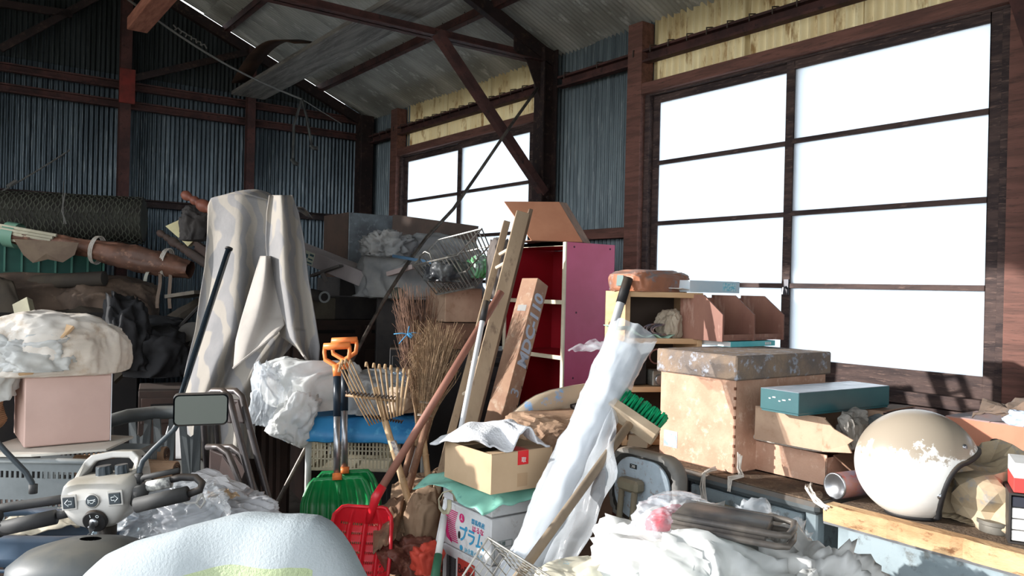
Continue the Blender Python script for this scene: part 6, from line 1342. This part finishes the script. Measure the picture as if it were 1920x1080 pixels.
# dark plastic chair
dpl = mk('dark_grey_plastic', (78,84,86), (66,72,76), sc=6, rough=.5, dust=.7, dustc=(120,118,112))
a = P(202,790,2.75); pts = [P(196,792,2.72), P(240,780,2.80), P(290,774,2.86), P(345,772,2.86), P(392,785,2.80)]
th = T('plastic_chair', 'dark grey plastic armchair with slotted back behind the scooter mirror', 'chair', (P(290,900,2.8).x, P(290,900,2.8).y, 0))
MB().tube(pts, [.022,.024,.024,.024,.022], 10, flat=1.0).o('top_rail', dpl, th, smooth=True)
MB().tube([P(191,793,2.71), P(199,792,2.72)], .022, 12).o('rail_cap', mk('pale_worn_end', (176,178,172), rough=.5), th, smooth=True)
for k, x in enumerate((262,308,356)):
    t = P(x,786,2.83); b_ = P(x-2+4*(k==2),905,2.80); r_ = R0; hw = .040; o_ = []
    m = MB(); n = FW*.008
    for s in (-1, 1):
        q = [t+r_*s*hw, t+r_*s*.016, P(x,815,2.82)+r_*s*.012, P(x,820,2.82)+r_*s*.0, b_, b_+r_*s*(hw*.72)]
        nn = len(q); m.add(q+[p+n for p in q], [tuple(range(nn-1,-1,-1)), tuple(range(nn,2*nn))]+[(i,(i+1)%nn,(i+1)%nn+nn,i+nn) for i in range(nn)])
    m.o('back_slat', dpl, th)
MB().tube([P(206,800,2.72), P(203,870,2.70), down(P(206,800,2.72), P(203,870,2.70), 0)], [.012,.014,.012], 8).o('leg', dpl, th, smooth=True)
MB().tube([P(390,790,2.80), down(P(390,790,2.80), P(392,880,2.80), 0)], .012, 8).o('leg', dpl, th, smooth=True)
zs_ = P(300,905,2.8).z; cq = P(300,905,2.8); MB(FR((cq.x, cq.y, zs_-.035), rz=-.1)).box(-.20,.20,-.02,.38,0,.03,b=.01).o('seat', dpl, th)
for x in (-.18, .18): MB(FR((cq.x, cq.y, 0), rz=-.1)).tube([(x,.34,0),(x,.34,zs_-.03)], .012, 8).o('leg', dpl, th)
# folding chairs
ftb = mk('dark_chair_tube', (96,92,92), (78,74,76), sc=9, rough=.35, metal=.5, dust=.5); pad = mk('brown_vinyl_pad', (74,62,60), (62,54,54), sc=7, rough=.4)
def folding(dx, dd, label, padm=pad, full=True):
    th = T('folding_chair', label, 'chair', V((P(430+dx,1000,2.52+dd).x, P(430+dx,1000,2.52+dd).y, .0)))
    q = lambda x, y, d: P(x+dx, y, d+dd)
    foot1 = down(q(440,760,2.62), q(478,930,2.55), .01)
    MB().tube([q(386,742,2.70), q(400,733,2.68), q(418,733,2.66), q(430,744,2.64), q(440,785,2.62), q(478,930,2.55), foot1], .0115, 10).o('frame_tube', ftb, th, smooth=True)
    f2 = down(q(386,800,2.75), q(392,900,2.75), .01); MB().tube([q(386,742,2.70), q(383,800,2.75), f2], .0115, 10).o('frame_tube', ftb, th, smooth=True)
    q_ = [q(392,842,2.60), q(418,852,2.58), q(440,880,2.56), q(462,935,2.52), q(470,965,2.52), q(396,965,2.66), q(390,900,2.66)]
    MB().tube([q(388,838,2.62), q(410,838,2.60), q(428,850,2.58), q(440,880,2.56), q(468,960,2.52)], .010, 10).o('seat_rail', ftb, th, smooth=True)
    m = MB(); n = len(q_); m.add(q_+[p+FW*.025 for p in q_], [tuple(range(n-1,-1,-1)), tuple(range(n,2*n))]+[(i,(i+1)%n,(i+1)%n+n,i+n) for i in range(n)]); m.o('seat', padm, th, bevel=.006)
    q_ = [q(388,748,2.69), q(424,750,2.66), q(434,795,2.64), q(390,788,2.71)]; m = MB(); n = 4; m.add(q_+[p+FW*.02 for p in q_], [tuple(range(n-1,-1,-1)), tuple(range(n,2*n))]+[(i,(i+1)%n,(i+1)%n+n,i+n) for i in range(n)]); m.o('backrest', padm, th, bevel=.006)
    MB().tube([q(470,945,2.53), q(486,958,2.52), q(490,985,2.50)], .012, 8, flat=.5).o('hinge', mk('hinge_steel', (92,90,88), rough=.5, metal=.6), th); 
    c = q(472,940,2.525); MB(Mx.Translation(c) @ (-FW).to_track_quat('Z','Y').to_matrix().to_4x4()).lathe([(0,.012),(.008,.010),(.009,0)], 12).o('rivet', stl, th)
folding(0, 0, 'brown-seated folding chair folded flat, front one of the pair behind the mirror')
folding(24, .10, 'folded grey-tubed chair directly behind the brown-seated folding chair')
# plastic bags and papers between scooter and folding chairs
zq = P(360, 960, 2.05).z
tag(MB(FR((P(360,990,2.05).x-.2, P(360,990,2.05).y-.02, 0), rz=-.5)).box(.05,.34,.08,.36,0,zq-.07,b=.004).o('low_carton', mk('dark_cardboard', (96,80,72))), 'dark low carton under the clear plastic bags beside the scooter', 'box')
bag('plastic_bag', 'clear crinkled plastic bag under the scooter grip', P(315, 985, 1.98), (.11,.10,.060), 101, bagm, amp=.6, sc=1.6, sub=6)
bag('plastic_bag', 'grey-white milky plastic bag bulging right of the scooter grip', P(405, 1000, 2.12), (.12,.11,.062), 102, mk('greyish_milky_bag', (190,192,198), (206,206,210), sc=6, rough=.25, spec=.6, bump=.5, bsc=20, kind='crumple', transl=.15), amp=.6, sc=1.5, sub=6)
tag(drape(bent(P(330,905,2.25), P(388,878,2.35), P(468,915,2.20), P(400,945,2.05), .02, 8), 12, 10, 'paper_sheet', mk('grey_white_paper', (206,204,204), (194,192,194), sc=5, rough=.7), th=.002, smooth=False), 'large creased pale paper sheet on the plastic bags', 'paper')
tag(drape(bent(P(388,925,2.08), P(428,918,2.12), P(450,932,2.06), P(392,930,2.04), .01, 9), 8, 6, 'card_scrap', cardt, th=.002, smooth=False), 'tan card scrap on the pale paper by the white cord', 'card')
m = MB(); pts = [P(x, y, d) for x, y, d in ((337,938,1.90),(350,944,1.88),(368,942,1.87),(378,928,1.88),(376,918,1.90),(372,930,1.92),(368,945,1.90),(376,952,1.88),(384,940,1.88),(378,926,1.90))]
tag(MB().tube(pts, .0028, 6).o('looped_string', wht, smooth=True), 'white cord looped below the end of the scooter grip', 'cord')
tag(blob(P(470,902,2.2), (.02,.02,.02), 3, amp=.5, sub=3).o('paper_scrap', wht), 'small white crumpled scrap at the foot of the folding chairs', 'paper') if 0 else None
# ------------------------------------------------------------------ mobility scooter
silver = mk('silver_grey_plastic', (186,184,180), (176,174,170), sc=4, rough=.35, spec=.5, dust=.9, dustc=(150,142,126)); dkb = mk('dark_slate_plastic', (60,68,74), (52,60,66), sc=5, rough=.45, dust=.35); gpl = mk('charcoal_grip', (58,58,58), (48,48,50), sc=9, rough=.65, dust=.5, dustc=(110,108,104))
oc = P(186, 935, 1.80); fx = (R0*1.0+FW*.0).normalized(); th = T('mobility_scooter', 'silver and slate mobility scooter with mirrors, its seat back covered by a fleece blanket', 'scooter', (P(330,1000,1.5).x, P(330,1000,1.5).y, 0))
tilt = radians(-6); Ms = Mx.Translation(oc) @ Mx(((R0.x, FW.x, 0, 0), (R0.y, FW.y, 0, 0), (0, 0, 1, 0), (0,0,0,1))) @ Mx.Rotation(radians(-7), 4, 'Y')
# console: lofted shell, x right, y away, z up
secs = []                                   # (z, half width, y front, y back)
prf = [(-.062,.030,-.012,.045),(-.050,.050,-.026,.060),(-.030,.066,-.034,.080),(-.008,.078,-.034,.090),(.018,.083,-.028,.100),(.034,.082,-.016,.108),(.042,.078,-.002,.112),(.046,.070,.012,.112)]
m = MB(Ms); vs = []; n = 28
for z, hw, yf, yb in prf:
    yc, ry = (yf+yb)/2, (yb-yf)/2
    for i in range(n):
        a = 2*pi*i/n; vs.append((hw*math.copysign(abs(cos(a))**.42, cos(a)), yc+ry*math.copysign(abs(sin(a))**.42, sin(a)), z))
fs = [(k*n+i, k*n+(i+1)%n, (k+1)*n+(i+1)%n, (k+1)*n+i) for k in range(len(prf)-1) for i in range(n)]+[tuple(range(n-1,-1,-1)), tuple(range(len(vs)-n, len(vs)))]
m.add(vs, fs); con = m.o('console', silver, th, smooth=True)
def band(pts, w, dy): 
    m = MB(Ms); return m
hp = [(-.082,.06,.012),(-.076,.075,.045),(-.066,.085,.076),(-.050,.088,.088),(0,.09,.092),(.048,.088,.088),(.062,.085,.074),(.070,.075,.045),(.078,.06,.012)]
m = MB(Ms); vs = []
for i, (x, y, z) in enumerate(hp):
    sx = 1-.18*(1 if 0 < i < 8 else 0); inn = (x*.80, y, z-.016 if 2 <= i <= 6 else z)
    vs += [(x, y-.012-.02*(i in (0,1,7,8)), z), (x, y+.035, z-.006), (inn[0], y+.035, inn[2]-.004), (inn[0], y-.014-.02*(i in (0,1,7,8)), inn[2])]
fs = [(4*i+j, 4*i+(j+1)%4, 4*i+4+(j+1)%4, 4*i+4+j) for i in range(8) for j in range(4)]+[(0,1,2,3),(32,35,34,33)]
m.add(vs, fs).o('carry_handle', silver, con, smooth=False, bevel=.004, bseg=3)
m = MB(Ms); m.box(-.066,.064,.088,.094,.030,.072); m.o('console_back', blk, con)
for (x, y, r) in ((-.004,.040,.0185),(.040,.034,.0155)):
    m = MB(Ms); vs = []; nn = 32
    for z, s in ((.044,1.0),(.062,.92),(.066,.86)):
        for i in range(nn): a = 2*pi*i/nn; k = r*s*(1-(.10 if i % 4 < 2 else 0)*(z < .065)); vs.append((x+k*cos(a), y+k*sin(a), z))
    fs = [(k*nn+i, k*nn+(i+1)%nn, (k+1)*nn+(i+1)%nn, (k+1)*nn+i) for k in range(2) for i in range(nn)]+[tuple(range(2*nn, 3*nn))]
    m.add(vs, fs); m.o('knob', dkb, con)
# front face plane: follows the loft between z -.03 and .018
def FF(x, z): yf = -.0345 if z < .0 else -.0345+.0065*(z/.018); return Ms @ Mx.Translation((x, yf-.0015, z)) @ Mx(((1,0,0,0),(0,0,-1,0),(0,1,0,0),(0,0,0,1)))
icw = mk('icon_white', (214,220,222), rough=.5)
def icon_arrow(s):
    return [(s*.008,.0),(s*.0,.0075),(s*.0,.0035),(-s*.007,.0035),(-s*.007,-.0035),(s*.0,-.0035),(s*.0,-.0075)]
for s, x in ((-1,-.048),(1,.054)):
    MB(FF(x, .005)).box(-.017,.017,-.0165,.0165,-.002,.0018,b=.001).o('button_bezel', silver, con)
    b = MB(FF(x, .005)).box(-.013,.013,-.0125,.0125,0,.0045,b=.0012).o('indicator_button', dkb, con)
    pa = icon_arrow(s); mm = MB(FF(x, .005)); P0 = [V((px, py, .0048)) for px, py in pa]; mm.tube(P0+[P0[0]], .0008, 4, cap=False); o_ = mm.o('arrow_mark', icw, th)
MB(FF(.003, .004)).lathe([(.0145,-.002),(.0165,.0015),(.0135,.002)], 24).o('button_bezel', silver, con, smooth=True); MB(FF(.003,.004)).lathe([(.0135,0),(.0128,.004),(0,.0045)], 24).o('horn_button', dkb, con, auto=40)
mm = MB(FF(.003,.004)); mm.tube([(-.007,-.005,.0048),(-.007,.005,.0048)], .0008, 4); mm.tube([(-.007,.002,.0048),(.006,.002,.0048),(.009,.0035,.0048)], .0008, 4); mm.tube([(-.007,-.001,.0048),(-.003,-.0015,.0048),(-.003,-.0045,.0048),(.003,-.0045,.0048),(.005,-.001,.0048),(.009,.0,.0048)], .0008, 4); mm.o('horn_mark', icw, th)
kf = FF(.006, -.040) @ Mx.Rotation(radians(20), 4, 'X'); MB(kf @ Mx.Translation((0,0,.002))).lathe([(.026,-.006),(.026,.002),(.024,.004),(0,.0045)], 28).o('key_dial', blk, con, auto=40)
MB(kf).lathe([(.010,.006),(.009,.010),(0,.011)], 18).o('lock_barrel', stl, con, smooth=True); text('O', .010, kf @ Mx.Translation((.011,.014,.0068)), icw, parent=con); text('I', .010, kf @ Mx.Translation((-.004,.016,.0068)), icw, parent=con)
MB(kf).box(-.002,.002,-.013,.006,.010,.030,b=.001).o('key', stl, con); 
kb = kf @ V((0,-.012,.028)); m = MB(); m.tube([kb+R0*(.009*cos(i*pi/8))+UP*(.009*sin(i*pi/8)-.009) for i in range(17)], .0008, 5, cap=False); m.o('key_ring', stl, con)
MB().tube([kb-UP*.018, kb-UP*.034], .0012, 5).o('tag_chain', stl, con); MB(FR(kb-UP*.085-V((0,.0,0)))).box(-.005,.005,-.002,.002,0,.050,b=.001).o('tag_strap', mk('tan_leather_tag', (186,152,118), rough=.6), con); MB(FR(kb-UP*.048)).box(-.0055,.0055,-.0025,.0025,0,.014,b=.001).o('tag_clip', wht, con)
# tiller column, handlebars
cb = Ms @ V((.0,.03,-.05)); MB().tube([cb, cb+V((0,0,-.10))-R0*.004, V((cb.x+FW.x*.10, cb.y+FW.y*.10, .22))], [.020,.022,.022], 14).o('tiller_column', blk, th, smooth=True)
MB(Ms).tube([(-.078,.03,.002),(-.13,.025,.0),(-.20,.01,.0),(-.30,-.0,-.006)], .0105, 10).o('handlebar', gpl, th, smooth=True)
gl = MB(Ms); gl.tube([(-.085,-.02,-.024),(-.062,-.012,-.022)], .010, 10); gl.tube([(-.20,-.040,-.036),(-.088,-.022,-.026)], .0165, 14); gl.tube([(-.38,-.05,-.044),(-.20,-.040,-.036)], .0185, 14); gl.o('left_grip', gpl, th, smooth=True)
MB(Ms).tube([(-.205,-.03,-.010),(-.30,-.03,-.012)], .012, 10).o('brake_lever', gpl, th, smooth=True)
rg = MB(Ms); rg.tube([(.078,.03,.0),(.088,.02,.015),(.090,.02,.030),(.10,.01,.036),(.185,.0,.046)], .0062, 8); rg.o('brake_lever', gpl, th, smooth=True)
MB(Ms).tube([(.082,.02,.005),(.10,.01,.018),(.19,.0,.030),(.225,-.01,.028),(.242,-.02,.016),(.240,-.03,.004),(.215,-.035,-.002)], .0085, 10).o('loop_bar', blk, th, smooth=True)
MB(Ms).tube([(.100,-.040,-.014),(.215,-.036,.000)], .0165, 14).o('right_grip', gpl, th, smooth=True)
MB(Ms).tube([(.112,-.0,.016),(.165,-.004,.022)], .0125, 12).o('paper_label', mk('silver_label', (196,196,190), (120,120,120), sc=90, rough=.5), th, smooth=True)
MB(Ms).tube([(.082,-.0,-.02),(.10,-.01,.010),(.112,-.015,.012)], [.014,.018,.012], 10).o('clamp', gpl, th, smooth=True)
mgl = mk('mirror_glass', (128,134,128), rough=.4, metal=.35, spec=.5)
def mirror(cx, cy, d, stem):
    c = P(cx, cy, d); fw_ = (CAMP-c); fw_.z = 0; fw_.normalize(); fw_ = (fw_+V((-.0,0,-.22))).normalized(); r_ = UP.cross(fw_).normalized(); u_ = fw_.cross(r_)
    M = Mx(((r_.x,fw_.x,u_.x,c.x),(r_.y,fw_.y,u_.y,c.y),(r_.z,fw_.z,u_.z,c.z),(0,0,0,1)))
    def rr(w, h, r, n=6):
        o = []
        for sx, sz, a0 in ((1,1,0),(-1,1,pi/2),(-1,-1,pi),(1,-1,1.5*pi)):
            for i in range(n+1): a = a0+pi/2*i/n; o.append((sx*(w-r)+r*cos(a), sz*(h-r)+r*sin(a)))
        return o
    m = MB(M); o1 = rr(.058,.037,.012); n = len(o1); vs = []
    for y, s in ((.0035,1.0),(-.010,1.0),(-.022,.86),(-.026,.6)):
        vs += [(x*s, y, z*s) for x, z in o1]
    m.add(vs, [(k*n+i, k*n+(i+1)%n, (k+1)*n+(i+1)%n, (k+1)*n+i) for k in range(3) for i in range(n)]+[tuple(range(3*n,4*n))]); mo = m.o('mirror_housing', dkb, th, smooth=True)
    m = MB(M); m.prism(rr(.0545,.0335,.010), .001, .0028, 'xz'); m.o('mirror_glass', mgl, mo)
    MB().tube([M @ V((-.045 if cx > 0 else .045,-.012,-.030))]+stem, .0062, 10).o('mirror_stem', dkb, th, smooth=True)
    MB().tube([stem[-1]+UP*.02, stem[-1]], .009, 10).o('stem_nut', gpl, th, smooth=True)
mirror(377, 768, 1.80, [P(326,806,1.82), P(290,840,1.84), P(268,864,1.84), P(262,880,1.84), P(260,905,1.82)])
mirror(-70, 760, 1.74, [P(-20,812,1.76), P(10,846,1.76), P(48,885,1.78), P(60,905,1.78), P(62,925,1.78)])
# cowl, front basket
def cowl(u, v):
    a = pi*(.0+1.0*u); px = 165-150*cos(a)*(.25+.75*v)
    x = -.20*cos(a)*v**.6; z = -.012-.20*v**2.2; y = -.17*sin(a)*v**.8
    return Mcw @ V((x, y, z))
cc = P(170, 1010, 1.66); Mcw = Mx.Translation(cc) @ Mx(((R0.x, FW.x, 0, 0), (R0.y, FW.y, 0, 0), (0, 0, 1, 0), (0,0,0,1)))
m = MB(Mcw); rg_ = [(.022,.0,-.0),(.060,-.004,0),(.13,-.016,0),(.165,-.045,0),(.172,-.10,0),(.165,-.22,0),(.14,-.34,0)]; vs = []; n = 40
for r, z, _ in rg_:
    for i in range(n): a = 2*pi*i/n; vs.append((r*cos(a), r*.62*sin(a)*(1.0), z-.012*abs(cos(a))**2*(r > .1)))
m.add(vs, [(k*n+i, k*n+(i+1)%n, (k+1)*n+(i+1)%n, (k+1)*n+i) for k in range(len(rg_)-1) for i in range(n)]); m.o('front_cowl', mk('dark_grey_cowl', (62,70,76), (54,62,70), sc=4, rough=.45, dust=.35, dustc=(150,140,122)), th, smooth=True)
kk = Mcw @ V((-.10,-.098,-.075)); MB(Mx.Translation(kk) @ (-FW).to_track_quat('Z','Y').to_matrix().to_4x4()).lathe([(0,.004),(.006,.004),(.008,.0),(.008,-.006)], 14).o('cowl_screw', blk, th)
bs = P(90, 990, 1.95); Mbk = Mx.Translation(bs) @ Mx(((R0.x, FW.x, 0, 0), (R0.y, FW.y, 0, 0), (0, 0, 1, 0), (0,0,0,1)))
blb = mk('slate_blue_plastic', (66,84,104), (58,74,92), sc=5, rough=.45, dust=.4); o_ = MB(Mbk); R_ = [(.20*math.copysign(abs(cos(a))**.6, cos(a)), .11*math.copysign(abs(sin(a))**.6, sin(a))) for a in [2*pi*i/48 for i in range(48)]]
def ringband(m, z0, z1, s0, s1, sel=None):
    n = len(R_); vs = [(x*s0, y*s0, z0) for x, y in R_]+[(x*s1, y*s1, z1) for x, y in R_]; m.add(vs, [(i,(i+1)%n,(i+1)%n+n,i+n) for i in range(n) if sel is None or sel(i)])
ringband(o_, -.002, .016, 1.0, 1.02); ringband(o_, -.045, -.040, .955, .96); ringband(o_, -.040, -.002, .96, 1.0, lambda i: i % 12 in (0, 1, 11)); ringband(o_, -.060, -.045, .94, .955)
for k in range(6): ringband(o_, -.074-.016*k, -.066-.016*k, .93-.012*k, .935-.012*k)
ringband(o_, -.17, -.060, .82, .94, lambda i: i % 6 == 0); o_.o('front_basket', blb, th, smooth=True, solid=.005)
for k in range(5): MB(Mbk).tube([(-.10+.012*k,-.118,-.006-.007*k*.9),(-.02,-.122,-.004-.0075*k)], .0018, 6).o('vent_louver', blb, th) if 0 else None
c = P(218, 993, 1.98); tag(MB(FR(c-UP*.012)).lathe([(.0,-.03),(.040,-.03),(.052,.004),(.055,.008),(.051,.008),(.040,-.024),(0,-.024)], 28).o('blue_dish', mk('pale_blue_dish', (176,196,206), rough=.4), smooth=True), 'pale blue round dish behind the scooter tiller', 'dish')
tag(drape(bent(P(-20,978,2.05), P(150,950,2.10), P(150,985,2.0), P(-20,1010,1.98), .01, 12), 20, 8, 'cream_sheet', mk('cream_crinkled_sheet', (206,196,176), (190,180,160), sc=8, rough=.7, bump=.4, bsc=30, kind='crumple'), th=.003), 'crinkled cream sheet lying behind the scooter basket', 'sheet')
# seat with the blanket over it
def interp(tab, x):
    for (a, b), (c, d) in zip(tab, tab[1:]):
        if x <= c: t = (x-a)/(c-a); t = max(0, t); return b+(d-b)*t
    return tab[-1][1]
topc = [(120,1130),(165,1080),(195,1052),(245,1026),(300,1006),(352,991),(400,985),(452,975),(500,971),(560,966),(592,971),(612,984),(632,1010),(650,1040),(668,1078),(690,1120)]
def blanket(u, v, off=0):
    px = 120+570*u; d0 = 1.10; top = P(px, interp(topc, px), d0)
    a = v*pi                               # 0 front bottom .. over the top .. back bottom
    wv = .006*sin(u*14)+.010*NZ.noise(V((u*5, v*4, 2)))
    if v < .5: t = v/.5; dep = -.060*cos(t*pi/2)**.6; z = -.42*(1-t)**1.7
    else: t = (v-.5)/.5; dep = .10*sin(t*pi/2)**.7; z = -.42*t**1.8
    return top+FW*(dep+wv)+UP*(z+wv*.4)+(-FW)*off
bm_ = mk('white_fleece_blanket', (168,176,180), (156,166,171), sc=3, rough=.95, bump=.25, bsc=260); grs = mk('pale_green_fleece', (168,182,140), (172,184,150), sc=4, rough=.95, sheen=.3, bump=.5, bsc=220); lime = mk('lime_print', (176,214,84), rough=.9)
nu, nv = 90, 90; m = MB(); vs = [blanket(i/nu, j/nv) for i in range(nu+1) for j in range(nv+1)]; fs = []; mi = []
for i in range(nu):
    for j in range(nv):
        fs.append((i*(nv+1)+j, (i+1)*(nv+1)+j, (i+1)*(nv+1)+j+1, i*(nv+1)+j+1)); v_ = j/nv; u_ = i/nu
        mi.append(1 if (.24+.08*sin(u_*2.5) < v_ < .275+.08*sin(u_*2.5) and .16 < u_ < .93) else (2 if (.80 < u_ < .90 and v_ < .175) else 0))
m.add(vs, fs); m.mi = mi
bo_ = m.o('fleece_blanket', [bm_, grs, lime], smooth=True, solid=.008); tag(bo_, 'white fleece blanket with pale green stripes draped over the scooter seat in the foreground', 'blanket')
m = MB(); m.grid(lambda u, v: V(blanket(.08+.84*u, v*.9+.05, 0))*1.0+FW*(.018 if v < .5 else -.02)*1.0-UP*.022, 30, 20); m.o('seat_back', blk, th, smooth=True)
sc_ = P(400, 1080, 1.16); MB(FR((sc_.x, sc_.y, 0), rz=-YAW)).box(-.22,.20,-.02,.42,.50,.58,b=.02).o('seat_cushion', blk, th); MB(FR((sc_.x, sc_.y, 0), rz=-YAW)).box(-.18,.16,-.05,.60,.08,.22,b=.03).o('chassis', dkb, th); MB(FR((sc_.x, sc_.y, 0), rz=-YAW)).tube([(0,.2,.2),(0,.2,.5)], .03, 12).o('seat_post', blk, th)
for (x, y) in ((-.24,.0),(.24,.0),(-.22,.62),(.22,.62)): MB(FR((sc_.x, sc_.y, 0), rz=-YAW) @ Mx.Translation((x, y, .12))).lathe([(0,-.035),(.05,-.035),(.11,-.030),(.12,-.012),(.12,.012),(.11,.030),(.05,.035),(0,.035)], 24, axis='x').o('wheel', blk, th, smooth=True)
